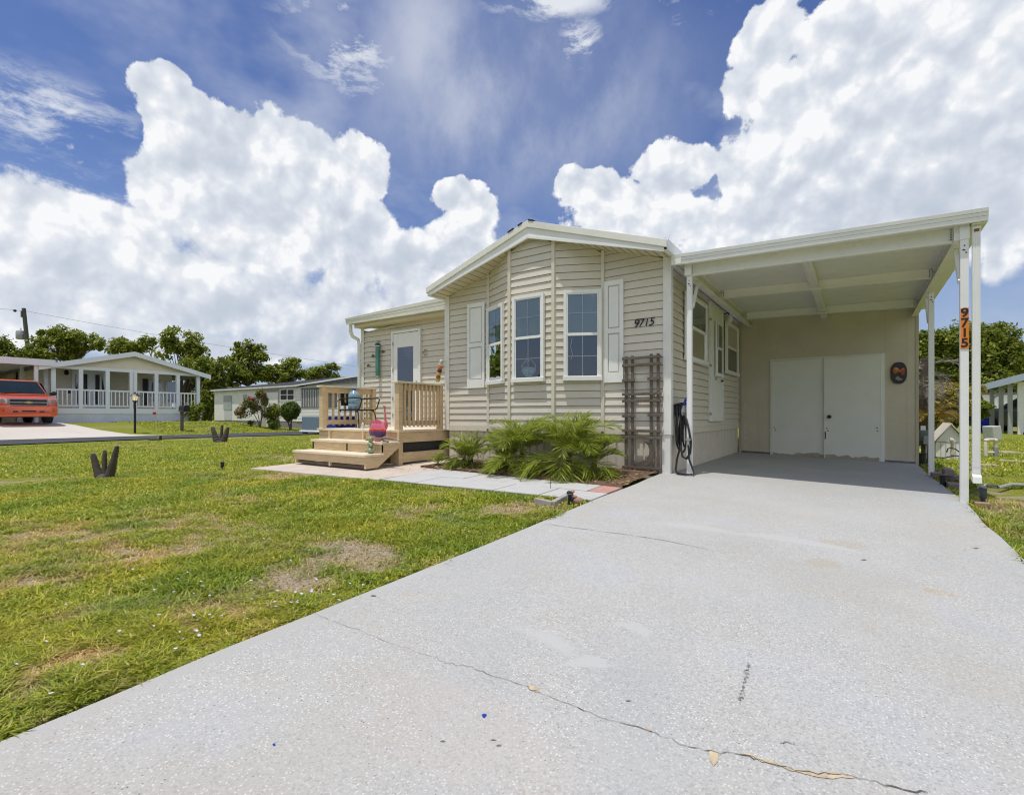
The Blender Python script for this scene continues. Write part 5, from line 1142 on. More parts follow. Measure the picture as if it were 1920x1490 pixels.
# little solar light with a stone gnome, concrete edging stones by the drive
c = onG(1067, 946, zg); sl1 = thing('solar_light', 'small black ball topped solar light at the lawn corner by the drive', 'light', tuple(c))
top_ = atZ(1067, 924, (-c.x * SA + c.y * CA))
part('stake', MB().tube([(c.x, c.y, c.z - .02), (c.x, c.y, top_.z)], .010, 8), W['black'], sl1)
part('globe', MB().ball((c.x, c.y, top_.z + .0), .024, 10), W['black'], sl1, smooth=True); part('collar', MB().lathe((c.x, c.y, top_.z - .012), [(.0255, 0), (.0255, .006)], 14), W['galv'], sl1)
gn = thing('garden_figurine', 'tiny seated figurine with blue coat beside the ball topped solar light', 'figurine', (c.x + .035, c.y + .03, c.z))
gx, gy, gz2 = c.x + .02, c.y + .035, c.z + .02
part('coat', MB()._eb((gx - .01, gy, gz2 + .045), .03, 8, .8, .8, 1.5), mat('blue_coat', (.03, .07, .20), .5, .3, 20.), gn, smooth=True); part('arm', MB()._eb((gx + .022, gy, gz2 + .055), .022, 8, 1.3, .9, .8), mat('terracotta', (.42, .16, .07), .7, .2, 20.), gn, smooth=True)
part('head', MB().ball((gx, gy, gz2 + .105), .02, 8), mat('figurine_skin', (.5, .3, .2), .6, .1), gn, smooth=True); part('stone', MB()._eb((gx + .055, gy + .01, gz2 + .02), .045, 8, 1.2, .8, .8), W['brick'], gn, smooth=True)
for k, (pa, pb, lab) in enumerate((((1005, 944), (1036, 951), 'grey concrete edging stone at the lawn corner, nearest the grass'), ((1036, 951), (1066, 934), 'grey concrete edging stone at the lawn corner, running back to the walk'))):
    a, b_ = onG(*pa, zg), onG(*pb, zg); q = MB(); q.beam((a.x, a.y, a.z + .015), (b_.x, b_.y, b_.z + .015), .05, .085); tag(part('edging_stone', q, W['conc'], None, bevel=.006, loc=tuple((a + b_) / 2)), lab, 'edging stone')
c = onG(1032, 921, zg); tag(part('marker_rod', MB().tube([(c.x, c.y, c.z - .03), (c.x, c.y, c.z + .16)], .003, 5), W['black'], None, loc=tuple(c)), 'thin dark rod standing in the grass by the walk edge', 'rod')

# ------------------------------------------------------------------ pygmy date palms in the bed
def frond(V, Fc, RV, RF, base, az, el0, length, droop, rs, width=.0085):
    """one feather leaf: an arching rib with two rows of narrow leaflets"""
    n = 30; p = Vector(base); pts = [p.copy()]; el = el0
    for k in range(n):
        el -= droop / n * (.4 + 1.2 * k / n); d = Vector((math.cos(az) * math.cos(el), math.sin(az) * math.cos(el), math.sin(el))); p = p + d * length / n; pts.append(p.copy())
    side = Vector((-math.sin(az), math.cos(az), 0)); o = len(RV)
    for k, q in enumerate(pts):
        w = .006 * (1 - .85 * k / n); RV += [q + side * w, q - side * w, q + Vector((0, 0, w))]
    for k in range(n):
        for a, b_ in ((0, 1), (1, 2), (2, 0)): RF.append((o + 3 * k + a, o + 3 * k + b_, o + 3 * k + 3 + b_, o + 3 * k + 3 + a))
    for k in range(4, n):
        t = k / n; ll = length * .46 * math.sin(math.pi * min(1, .14 + .86 * t)) ** .8 * rs.uniform(.8, 1.1) + .015
        d = (pts[k + 1] - pts[k]).normalized()
        for s_ in (-1, 1):
            for sub in (0, .5)[:2 if k % 3 else 1]:
                b0 = pts[k].lerp(pts[k + 1], sub); v = (side * s_ * rs.uniform(.75, 1) + d * (.75 + .7 * t) + Vector((0, 0, rs.uniform(.0, .55) - .1 * t))).normalized()
                tip = b0 + v * ll + Vector((0, 0, -ll * rs.uniform(.02, .22))); mid = b0 + v * ll * .55 + Vector((0, 0, -.01)); w = width * rs.uniform(.7, 1.1)
                nn = v.cross(Vector((0, 0, 1)));  nn = (nn.normalized() if nn.length > .01 else side) * w * .5 + Vector((0, 0, rs.uniform(-.4, .4) * w))
                o2 = len(V); V += [b0, mid + nn, tip, mid - nn]; Fc.append((o2, o2 + 1, o2 + 2, o2 + 3))
def pygmy(lab, heads, seed):
    rs = random.Random(seed); r = thing('pygmy_date_palm', lab, 'palm', heads[0][0], 'young date palms in the mulch bed')
    for (b0, h, nf, ln) in heads: part('trunk', MB().tube([Vector(b0) + Vector((0, 0, -.05)), Vector(b0) + Vector((.0, 0, h * .5)), Vector(b0) + Vector((.01, 0, h))], [.04, .045, .036], 9), W['bark'], r, smooth=True)
    for (b0, h, nf, ln) in heads:
        for k in range(nf + nf // 2):
            V, Fc, RV, RF = [], [], [], []
            az = k * 2.399 + rs.uniform(-.3, .3); t = min(1, k / nf); el = R(88) - R(48) * t + rs.uniform(-.15, .15)
            top_ = Vector(b0) + Vector((.012 * math.cos(az), .012 * math.sin(az), h))
            if k >= nf and math.sin(az) > .5: az = -az
            if k >= nf: el = R(rs.uniform(-12, 22)); top_ = top_ - Vector((0, 0, h * rs.uniform(.1, .5)))
            elif math.sin(az) > .35 and top_.y > 5.9: el = min(R(88), el + R(25))
            frond(V, Fc, RV, RF, top_, az, el, ln * rs.uniform(.75, 1.1), R(62) + R(50) * rs.random(), rs)
            m = MB(); m.mi(0).add(V, Fc); m.mi(1).add(RV, RF)
            for q in range(len(m.v)):
                x, y, z = m.v[q]; m.v[q] = (x, min(y, 6.42 if x > -5.9 else 6.8), max(z, zg(x, y) + .02))
            part('frond', m, [W['frond'], W['rachis']], r)
pygmy('smallest date palm of the bed, thin and pale, next to the deck', [((-4.72, 5.72, -.02), .14, 15, .50), ((-4.95, 5.85, -.02), .10, 9, .38), ((-5.25, 5.60, -.02), .03, 5, .22)], 3)
pygmy('middle date palm of the bed, arching fronds below the left bay window', [((-3.80, 5.72, -.03), .26, 26, .66), ((-4.12, 5.80, -.03), .14, 13, .52)], 5)
pygmy('largest date palm of the bed, tallest fronds below the right bay window', [((-3.04, 5.68, -.03), .30, 28, .74), ((-2.74, 5.78, -.03), .17, 18, .55)], 8)

# ------------------------------------------------------------------ palm stumps, markers on the lawn
def stump(lab, base, arms):
    """three short blunt trunks rising from one foot, ringed bark"""
    r = thing('palm_stump', lab, 'stump', base, 'three pronged palm stumps on the lawn'); bx, by, bz_ = base
    for (dx, dy_, h, r0, r1) in arms:
        pts, rs_ = [], []
        for k in range(15):
            t = k / 14; s_ = math.sin(t * math.pi / 2); u = .22 + .78 * t ** .8; pts.append((bx + dx * u, by + dy_ * u, bz_ - .05 + (h + .05) * t)); rs_.append((r0 + (r1 - r0) * t) * (1 + .06 * (-1) ** k) * (1 if t < .93 else .75))
        part('prong', MB().tube(pts, rs_, 12), W['stumpbark'], r, smooth=True, angle=25)
        part('cut_end', MB().tube([pts[-1], (pts[-1][0] + dx * .02, pts[-1][1], pts[-1][2] + .018)], [r1 * .72, r1 * .5], 10), W['deadfrond'], r, smooth=True)
    part('foot', MB().tube([(bx, by, bz_ - .06), (bx, by, bz_ + .03), (bx, by, bz_ + .07)], [.10, .095, .04], 12), W['stumpbark'], r, smooth=True)
W['stumpbark'] = mat('stump_bark', (.085, .068, .055), .95, .4, 6., bump=.9, bscale=30., stretch=(.6, .6, 6), dirt=(.17, .15, .13), dscale=5., damt=.5)
c = onG(195, 897, zg); rx = Vector((CA, SA, 0))
stump('larger palm stump with three blunt dark prongs, nearest in the lawn', tuple(c), [(-.16 * CA, -.16 * SA, .36, .06, .034), (.19 * CA, .19 * SA, .47, .07, .028), (-.03 * CA - .05 * SA, -.03 * SA + .05 * CA, .40, .04, .026)])
c = onG(413, 830, zg); k_ = 1.0
stump('smaller looking palm stump farther back on the lawn near the street', tuple(c), [(-.25 * CA, -.25 * SA, .50, .11, .05), (.25 * CA, .25 * SA, .50, .11, .045), (-.01, .06, .56, .05, .04)])
for px, py, h, r_, lab in ((417, 878, .105, .028, 'short black stake in the grass in front of the steps'), (301, 825, .16, .035, 'short black stake at the street edge beside the red topped marker')):
    c = onG(px, py, zg); tag(part('ground_stake', MB().lathe(tuple(c), [(r_, -.03), (r_, h * .8), (r_ * 1.15, h * .82), (r_ * 1.1, h)], 10), W['black'], None, loc=tuple(c)), lab, 'stake')
c = onG(297, 825, zg); t_ = atZ(289.5, 774, -c.x * SA + c.y * CA); mk = thing('driveway_marker', 'thin leaning marker rod with a red ball on top at the street edge', 'marker', tuple(c))
part('rod', MB().tube([tuple(c), tuple(t_)], .013, 6), mat('yellow_rod', (.55, .50, .20), .5, .1), mk); part('ball', MB().ball(tuple(t_), .055, 10), mat('red_ball', (.50, .02, .03), .35, .1), mk, smooth=True)
q = MB(); a = onG(281, 826, zg); q.beam((a.x, a.y, a.z + .03), (c.x, c.y, c.z + .03), .12, .04); tag(part('edge_board', q, W['trellis'], None, loc=tuple(a)), 'dark low board lying at the street edge by the red topped marker', 'board')

# ------------------------------------------------------------------ across the street: lamp post and mailbox
c = onG(253, 812, zg); lp = thing('lamp_post', 'black lamp post with a lit lantern on the lawn across the street', 'lamp post', tuple(c)); x, y, z = c
part('pole', MB().tube([(x, y, z - .1), (x, y, z + 1.36)], .045, 10), W['blackmetal'], lp, smooth=True)
part('bracket', MB().lathe((x, y, z + 1.34), [(.05, 0), (.07, .04), (.09, .07), (.10, .09)], 10), W['blackmetal'], lp, smooth=True)
lm_ = bpy.data.materials.new('lantern_glass'); lm_.use_nodes = True; lb = lm_.node_tree.nodes['Principled BSDF']; lb.inputs['Base Color'].default_value = (.75, .62, .40, 1); lb.inputs['Emission Color'].default_value = (1, .80, .45, 1); lb.inputs['Emission Strength'].default_value = .5
part('lantern', MB().lathe((x, y, z + 1.43), [(.085, 0), (.12, .20)], 6), lm_, lp)
part('lantern_roof', MB().lathe((x, y, z + 1.63), [(.19, 0), (.12, .08), (.03, .13), (.03, .18)], 6), W['blackmetal'], lp)
for k in range(6):
    a = 2 * math.pi * k / 6; part('lantern_bar', MB().tube([(x + .087 * math.cos(a), y + .087 * math.sin(a), z + 1.43), (x + .123 * math.cos(a), y + .123 * math.sin(a), z + 1.63)], .009, 5), W['blackmetal'], lp)
c = onG(341, 808, zg); mbx = thing('mailbox', 'black curved top mailbox on a weathered wooden post by the street', 'mailbox', tuple(c)); x, y, z = c
part('post', MB().box(x - .06, x + .06, y - .06, y + .06, z - .1, z + .95).beam((x, y - .02, z + .55), (x + .0, y + .22, z + .86), .07, .08), W['trellis'], mbx, bevel=.01)
part('shelf', MB().box(x - .12, x + .34, y - .10, y + .20, z + .92, z + .96), W['trellis'], mbx)
yc = y + .05
part('box', MB().prism([(yc - .13, z + .96), (yc + .13, z + .96), (yc + .13, z + 1.10)] + [(yc + .13 * math.cos(R(t)), z + 1.10 + .13 * math.sin(R(t))) for t in range(20, 161, 20)] + [(yc - .13, z + 1.10)], 'x', x - .15, x + .42), W['black'], mbx)
part('door', MB().prism([(yc - .12, z + .965), (yc + .12, z + .965), (yc + .12, z + 1.10)] + [(yc + .12 * math.cos(R(t)), z + 1.10 + .12 * math.sin(R(t))) for t in range(20, 161, 20)] + [(yc - .12, z + 1.10)], 'x', x + .42, x + .432), W['blackmetal'], mbx)

# ------------------------------------------------------------------ neighbour's house with the long white porch
PX = -32.0; nh = thing('porch_house', 'cream neighbour house with white railed porch and low gable roof behind the orange vehicle', 'house', (PX - 5, 10.3, .4))
W['nsid'] = mat('cream_siding', (.82, .76, .62), .6, .04, 1.); W['bluewhite'] = mat('bluish_white_paint', (.82, .85, .92), .5, .05, 1.)
zgnd = .38; zdk = 1.10; zbm = 3.16
Yp = [onX(px, 720, PX).y for px in (99.5, 151, 201, 246, 252.5, 292.5, 333, 371)]
yL, yR = Yp[0] - .1, Yp[-1] + .1; ym_ = (yL + yR) / 2
bw_ = MB(); xb = PX - 2.0
siding(bw_, (xb, yL, 0), (xb, yL + 2.9, 0), zdk, lambda t: 3.3, (1, 0, 0), course=.15); siding(bw_, (xb - 1.3, yL + 2.9, 0), (xb - 1.3, yR - .2, 0), zdk, lambda t: 3.3, (1, 0, 0), course=.15); siding(bw_, (xb, yL + 2.9, 0), (xb - 1.3, yL + 2.9, 0), zdk, lambda t: 3.3, (0, 1, 0), course=.15)
siding(bw_, (xb - 8, yL, 0), (xb, yL, 0), zgnd, lambda t: 3.25, (0, -1, 0), course=.15); bw_.box(xb - 8, xb - 1.4, yL + .05, yR - .25, zgnd, 3.2)
part('wall', bw_, W['nsid'], nh)
gb = MB(); zr = lambda y: 4.08 - .265 * abs(y - ym_)
siding(gb, (PX, yL - .05, 0), (PX, yR + .05, 0), zbm + .0, lambda t: zr(yL + (yR - yL) * t) - .12, (1, 0, 0), course=.11); part('gable', gb, W['nsid'], nh)
bm_ = MB(); bm_.box(PX - .06, PX + .06, yL - .05, yR + .05, zbm - .12, zbm + .03); bm_.box(xb, PX - .06, yL - .05, yL + .05, zbm - .1, zbm + .03); part('porch_beam', bm_, W['bluewhite'], nh)
rf2 = MB()
for s_ in (-1, 1):
    ye = ym_ + s_ * ((yR - yL) / 2 + .45)
    rf2.hexa([(PX + .28, ym_, 4.02), (PX + .28, ye, zr(ye) - .06), (PX - 12, ye, zr(ye) - .06), (PX - 12, ym_, 4.02), (PX + .28, ym_, 4.12), (PX + .28, ye, zr(ye) + .04), (PX - 12, ye, zr(ye) + .04), (PX - 12, ym_, 4.12)])
nro = part('roof', rf2, W['silverroof'], nh)
fb = MB()
for s_ in (-1, 1):
    ye = ym_ + s_ * ((yR - yL) / 2 + .48)
    fb.hexa([(PX + .29, ym_, 3.90), (PX + .29, ye, zr(ye) - .18), (PX + .33, ye, zr(ye) - .18), (PX + .33, ym_, 3.90), (PX + .29, ym_, 4.15), (PX + .29, ye, zr(ye) + .07), (PX + .33, ye, zr(ye) + .07), (PX + .33, ym_, 4.15)])
part('fascia', fb, W['bluewhite'], nro)
for y in Yp: part('porch_post', MB().box(PX - .09, PX + .09, y - .085, y + .085, zdk - .05, zbm - .1), W['bluewhite'], nh)
part('porch_post', MB().box(PX - 1.1, PX - .95, yL - .02, yL + .13, zdk - .05, zbm - .1), W['bluewhite'], nh)
dk = MB(); dk.box(xb - 1.3, PX + .1, yL - .1, yR + .1, zdk - .28, zdk); part('porch_deck', dk, W['bluewhite'], nh)
sk2 = MB(); sk2.box(xb - 8, PX + .06, yL - .06, yR + .06, zgnd - .4, zdk - .27); part('foundation_skirt', sk2, mat('blue_skirt', (.66, .72, .84), .7, .12, 1.2), nh)
def nrail(y0, y1):
    part('porch_rail', MB().box(PX - .04, PX + .04, y0, y1, 1.98, 2.06), W['bluewhite'], nh); part('porch_rail', MB().box(PX - .03, PX + .03, y0, y1, 1.19, 1.25), W['bluewhite'], nh)
    n = max(3, int((y1 - y0) / .165)); b = MB()
    for k in range(n):
        y = y0 + (y1 - y0) * (k + .5) / n; part('baluster', MB().box(PX - .022, PX + .022, y - .022, y + .022, 1.25, 1.98), W['bluewhite'], nh)
for a, b_ in zip(Yp[:-1], Yp[1:]):
    if b_ - a > .4: nrail(a + .085, b_ - .085)
def yat(px, X): return onX(px, 720, X).y
fd = MB(); ya, yb = yat(134, xb), yat(199, xb); fd.box(xb, xb + .06, ya, yb, zdk, zdk + 2.1); nd_ = part('french_door', fd, W['bluewhite'], nh)
for (pa, pb) in ((141, 147), (154, 163), (178, 186), (190, 197)):
    part('pane', MB().box(xb + .06, xb + .075, yat(pa, xb), yat(pb, xb), zdk + .25, zdk + 1.85), W['dark'], nd_)
for (pa, pb, pc) in ((141, 147, 143), (190, 197, 195)):
    part('curtain', MB().prism([(yat(pa, xb), zdk + 1.85), (yat(pb, xb), zdk + 1.85), (yat(pc, xb), zdk + 1.1)], 'x', xb + .075, xb + .08), W['white'], nd_)
part('porch_light', MB().lathe((xb + .08, yat(124, xb), 2.85), [(.05, 0), (.10, .08), (.08, .22), (.03, .26)], 8), W['black'], nh)
part('meter', MB().box(xb, xb + .08, yat(129, xb) - .06, yat(129, xb) + .06, 1.9, 2.05), W['black'], nh)
xw2 = xb - 1.29
for (pa, pb) in ((279, 303), (310, 331)):
    f = MB(); f.box(xw2, xw2 + .08, yat(pa, xw2), yat(pb, xw2), 1.5, 2.85); wq = part('window', f, W['bluewhite'], nh)
    for (z0, z1, m_) in ((2.2, 2.78, W['glassdk']), (1.57, 2.13, W['glassdk'])):
        part('dark_room', MB().box(xw2 + .08, xw2 + .085, yat(pa, xw2) + .07, yat(pb, xw2) - .07, z0, z1), mat('dim_blind', (.25, .28, .30), .6, .2, 3.) if z0 > 2 else W['dark'], wq)
        part('pane', MB().box(xw2 + .09, xw2 + .095, yat(pa, xw2) + .07, yat(pb, xw2) - .07, z0, z1), m_, wq)
for (pa, pb) in ((267.5, 277), (335.5, 342)): part('dark_shutter', MB().box(xw2, xw2 + .05, yat(pa, xw2), yat(pb, xw2), 1.35, 2.95), W['black'], nh)
# its carport on the left
nc = MB(); cx0, cx1 = PX - 9, PX + .35; nc.box(cx0, cx1, .3, yL - .1, 3.16, 3.34); part('carport_roof', nc, W['white2'], nh)
part('carport_fascia', MB().box(cx1, cx1 + .06, .3, yL + .1, 3.10, 3.40), W['bluewhite'], nh)
for x, y in ((PX + .2, yL - .55), (PX - 2.6, 1.0), (PX - 2.6, yL - .5), (PX - 5.5, 1.0), (PX + .2, .5)): part('carport_post', MB().box(x - .07, x + .07, y - .07, y + .07, zgnd - .2, 3.16), W['bluewhite'], nh)
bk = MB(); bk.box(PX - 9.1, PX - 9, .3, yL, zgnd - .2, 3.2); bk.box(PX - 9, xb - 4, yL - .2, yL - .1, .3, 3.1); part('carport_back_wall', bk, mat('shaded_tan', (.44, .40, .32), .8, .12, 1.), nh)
for y in (2.0, 3.6, 5.2): part('carport_window', MB().box(PX - 8.99, PX - 8.95, y, y + .8, 1.6, 2.7), W['dark'], nh)

# ------------------------------------------------------------------ vehicles
def vehicle(name, lab, loc, rz, paint, emblem=True):
    """large sport utility vehicle, front at local +x: lofted lower body and greenhouse, glass, grille, lamps, wheels"""
    v = thing(name, lab, 'car', loc, rz=rz); Lc = lambda nm, mb, m, par=v, **k: part(nm, mb, m, par, local=True, **k)
    def sec(x, w, z0, z1, r=.16, n=7):
        """rounded section, flatter sides, turned-in foot"""
        p = []
        for (cy, cz, a0, rr) in ((w - r, z1 - r, 0, r), (-w + r, z1 - r, 90, r), (-w + .10, z0 + .10, 180, .10), (w - .10, z0 + .10, 270, .10)):
            for k in range(n):
                a = R(a0 + 90 * k / (n - 1)); p.append((x, cy + rr * math.cos(a), cz + rr * math.sin(a)))
        return p
    body = MB().loft([sec(2.60, .78, .45, .92, .12), sec(2.56, .90, .32, 1.02, .14), sec(2.44, .965, .28, 1.10, .15), sec(2.2, .99, .27, 1.15, .15), sec(1.45, 1.0, .27, 1.20, .14), sec(1.05, 1.0, .27, 1.235, .12), sec(0, 1.005, .27, 1.25, .10), sec(-2.2, 1.0, .28, 1.26, .10), sec(-2.65, .95, .40, 1.2, .12)])
    Lc('body', body, paint, smooth=True, angle=50)
    def gsec(x, wb, wt, z0, z1):
        r = min(.13, (z1 - z0) * .5); p = [(x, wb, z0)]
        for k in range(6): a = R(90 * k / 5); p.append((x, wt - r + r * math.cos(a), z1 - r + r * math.sin(a)))
        for k in range(6): a = R(90 + 90 * k / 5); p.append((x, -wt + r + r * math.cos(a), z1 - r + r * math.sin(a)))
        p.append((x, -wb, z0)); return p
    Lc('cabin', MB().loft([gsec(1.16, .93, .92, 1.16, 1.26), gsec(.30, .94, .80, 1.22, 1.90), gsec(.0, .94, .79, 1.22, 1.945), gsec(-1.2, .94, .80, 1.22, 1.96), gsec(-2.3, .93, .78, 1.22, 1.90), gsec(-2.6, .9, .8, 1.2, 1.4)]), paint, smooth=True, angle=50)
    gm_ = W['cardark']
    Lc('windshield', MB().add([(1.125, -.85, 1.30), (1.125, .85, 1.30), (.375, .70, 1.862), (.375, -.70, 1.862)], [(0, 1, 2, 3)]), gm_)
    for s_ in (-1, 1):
        for nm, q in (('side_window', [(.95, .955, 1.27), (.32, .88, 1.80), (-.1, .865, 1.83), (-.1, .962, 1.27)]), ('side_window', [(-.18, .962, 1.27), (-.18, .866, 1.83), (-1.05, .87, 1.83), (-1.05, .962, 1.27)]), ('side_window', [(-1.15, .962, 1.27), (-1.15, .87, 1.83), (-2.1, .865, 1.80), (-2.25, .955, 1.27)])):
            Lc(nm, MB().add([(x, y * s_, z) for x, y, z in q], [(0, 1, 2, 3)]), gm_)
        Lc('mirror', MB()._eb((.98, 1.13 * s_, 1.33), .12, 10, .6, 1.1, .85), W['black'], smooth=True)
        hl = Lc('headlight', MB().hexa([(2.63, .62 * s_, .82), (2.53, .955 * s_, .82), (2.3, .955 * s_, .82), (2.4, .62 * s_, .82), (2.60, .62 * s_, 1.035), (2.49, .975 * s_, 1.05), (2.2, .975 * s_, 1.05), (2.3, .62 * s_, 1.035)]), W['headlamp'], bevel=.02)
        Lc('lamp_bulb', MB().lathe((2.575, .78 * s_, .93), [(.05, 0), (.065, .05)], 12, 'x'), W['chrome'], hl)
        Lc('fog_lamp', MB().lathe((2.655, .72 * s_, .54), [(.06, 0), (.055, .03)], 12, 'x'), W['black'])
        Lc('tow_hook', MB().ob((2.685, .40 * s_, .50), (.05, .16, .06)), W['black'], bevel=.01)
        for wx in (1.62, -1.62):
            w_ = Lc('wheel', MB().lathe((wx, .80 * s_, .38), [(.36, -.13), (.385, -.10), (.385, .10), (.36, .13), (.23, .135)], 24, 'y'), W['tyre'], smooth=True)
            Lc('rim', MB().lathe((wx, .80 * s_ + .10 * s_, .38), [(.23, .04 * s_), (.20, .0), (.06, .0), (.05, .035 * s_)], 20, 'y'), W['chrome'], w_)
            Lc('wheel_arch', MB().add([(wx + .47 * math.cos(R(t)), 1.012 * s_, .38 + .47 * math.sin(R(t))) for t in range(0, 181, 15)] + [(wx + .40 * math.cos(R(t)), 1.012 * s_, .38 + .40 * math.sin(R(t))) for t in range(180, -1, -15)], [tuple(range(26))]), W['black'])
    gr = Lc('grille', MB().box(2.56, 2.645, -.60, .60, .74, 1.03), W['chrome'], bevel=.02)
    Lc('grille_mesh', MB().box(2.645, 2.652, -.56, .56, .905, .995), W['black'], gr); Lc('grille_mesh', MB().box(2.645, 2.652, -.56, .56, .765, .855), W['black'], gr)
    if emblem: Lc('emblem', MB().prism([(-.13, .85), (-.05, .85), (-.035, .83), (.055, .83), (.065, .85), (.13, .85), (.115, .91), (.05, .91), (.035, .93), (-.05, .93), (-.06, .91), (-.115, .91)], 'x', 2.65, 2.664), mat('gold_emblem', (.55, .45, .22), .3, .1, 5., metal=.6), gr)
    Lc('bumper', MB().loft([sec(2.69, .72, .32, .70, .08), sec(2.66, .90, .30, .73, .10), sec(2.40, .985, .29, .76, .10)]), paint, smooth=True, angle=50)
    Lc('lower_grille', MB().box(2.69, 2.697, -.22, .22, .49, .55), W['black'])
    Lc('wiper', MB().tube([(1.16, -.6, 1.29), (1.06, .1, 1.365)], .012, 5), W['black'])
    return v
W['cardark'] = mat('car_glass', (.012, .022, .025), .06, .3, 1., spec=.35); W['tyre'] = mat('tyre', (.02, .02, .02), .85, .2, 9.); W['chrome'] = mat('chrome', (.50, .52, .52), .18, .1, 5., metal=.9)
W['headlamp'] = mat('headlamp_lens', (.30, .42, .40), .08, .3, 9., coat=.5)
opaint = mat('orange_car_paint', (.56, .075, .010), .28, .06, 2., coat=1., spec=.6); opaint.node_tree.nodes['Principled BSDF'].inputs['Coat Roughness'].default_value = .05
d_ = ray(54); Zc = 20.6; vehicle('sport_utility_vehicle', 'bright orange sport utility vehicle parked nose out on the drive of the porch house', (d_[0] * Zc - 2.65, d_[1] * Zc, zg(d_[0] * Zc - 2.65, d_[1] * Zc) + .03), R(0), opaint)

# ------------------------------------------------------------------ low white house to the right of it
Y2 = 18.7; h2 = thing('white_house', 'long low white flat roofed house with shuttered windows beyond the street', 'house', (-33, 20.5, -.1))
def x2(px): return onY(px, 770, Y2).x
xa, xe2 = x2(402), -23.2; w = MB()
w.mi(0).box(xa, x2(522), Y2, Y2 + 5, .35, 2.66); w.box(x2(522), x2(556), Y2 + .0, Y2 + 5, .35, 2.66)
part('wall', w, W['white2'], h2)
w = MB(); siding(w, (x2(556), Y2, 0), (xe2, Y2, 0), .35, lambda t: 2.61 + .40 * t, (0, -1, 0), course=.2); w.box(x2(556), xe2, Y2 + .05, Y2 + 5, .3, 2.6); part('clapboard_wall', w, W['white2'], h2)
w = MB(); w.box(xa, xe2, Y2 + .02, Y2 + 5, -.3, .35); part('block_foundation', w, mat('purple_grey_block', (.25, .23, .24), .9, .15, 1.), h2)
w = MB(); w.box(xa - .1, x2(556), Y2 - .25, Y2 - .18, 2.62, 2.70); w.hexa([(x2(556), Y2 - .25, 2.62), (xe2, Y2 - .25, 3.0), (xe2, Y2 - .18, 3.0), (x2(556), Y2 - .18, 2.62), (x2(556), Y2 - .25, 2.70), (xe2, Y2 - .25, 3.10), (xe2, Y2 - .18, 3.10), (x2(556), Y2 - .18, 2.70)]); part('eave_trim', w, W['white2'], h2)
w = MB(); w.hexa([(xa - .15, Y2 - .2, 2.66), (xe2, Y2 - .2, 2.68), (xe2, Y2 + 5.2, 3.0), (xa - .15, Y2 + 5.2, 3.0), (xa - .15, Y2 - .2, 2.76), (xe2, Y2 - .2, 3.06), (xe2, Y2 + 5.2, 3.2), (xa - .15, Y2 + 5.2, 3.12)]); part('roof', w, W['silverroof'], h2)
gsh = mat('grey_green_shutter', (.38, .42, .42), .6, .1, 1.)
def rect2(nm, pa, pb, ya, yb, m_, o=.04, par=h2):
    a, b_ = onY(pa, ya, Y2), onY(pb, yb, Y2); return part(nm, MB().box(a.x, b_.x, Y2 - o, Y2, b_.z, a.z), m_, par)
rect2('storm_shutter', 420, 435, 742, 768, gsh); rect2('lower_panel', 421, 435, 768, 787, mat('pale_panel', (.55, .58, .62), .6, .08, 1.), .02); rect2('storm_shutter', 456.5, 463, 740, 750, gsh)
rect2('entry_recess', 490, 524, 731, 800, mat('entry_shade', (.42, .40, .36), .7, .12, 1.), .01); rect2('entry_door', 501, 522, 736, 800, W['white2'], .05)
wf = rect2('window', 526, 554, 729, 751, W['white2'], .06)
for (pa, pb) in ((528, 539), (541, 552)):
    for (ya, yb) in ((731, 739), (741, 749)): rect2('pane', pa, pb, ya, yb, W['dark'], .07, wf)
lv = rect2('louver_window', 565, 602, 728, 764, mat('louver_grey', (.12, .12, .12), .6, .3, 2., stretch=(9, 1, .1)), .04)
for k in range(11):
    px = 567 + k * 3.2; a = onY(px, 730, Y2); part('louver_slat', MB().box(a.x, a.x + .035, Y2 - .06, Y2 - .041, onY(px, 763, Y2).z, a.z), W['white2'], lv)
lv = rect2('louver_window', 607, 632, 727, 764, mat('louver_grey', (.12, .12, .12), .6, .3, 2., stretch=(9, 1, .1)), .04)
va = onY(467, 791, Y2); part('foundation_vent', MB().box(va.x, va.x + .35, Y2 - .03, Y2 + .02, -.02, .25), W['white2'], h2); part('vent_opening', MB().box(va.x + .07, va.x + .28, Y2 - .035, Y2 - .028, .03, .19), W['dark'], h2)
c = onG(580, 812, zg); gb_ = thing('utility_cart', 'blue grey plastic cart with dark wheels by the street left of the deck', 'cart', tuple(c))
w = MB(); a, b_ = onG(566, 814, zg), onG(604, 815, zg); u_ = (b_ - a).normalized(); L_ = (b_ - a).length
def cartbox(nm, s0, s1, z0, z1, m_, d0=0., d1=.8):
    n_ = Vector((-u_.y, u_.x, 0)); P_ = lambda s, d, z: tuple(a + u_ * s + n_ * d + Vector((0, 0, z))); return part(nm, MB().hexa([P_(s0, d0, z0), P_(s1, d0, z0), P_(s1, d1, z0), P_(s0, d1, z0), P_(s0, d0, z1), P_(s1, d0, z1), P_(s1, d1, z1), P_(s0, d1, z1)]), m_, gb_, bevel=.03)
cartbox('body', -.02, L_, .18, .82, mat('slate_plastic', (.16, .22, .27), .5, .1, 2.)); cartbox('tray', -.12, L_ + .05, .10, .19, W['white2'], -.06, .86); cartbox('wheel', .05, .3, -.03, .15, W['black'], -.02, .1); cartbox('wheel', L_ - .3, L_ - .05, -.03, .15, W['black'], -.02, .1)

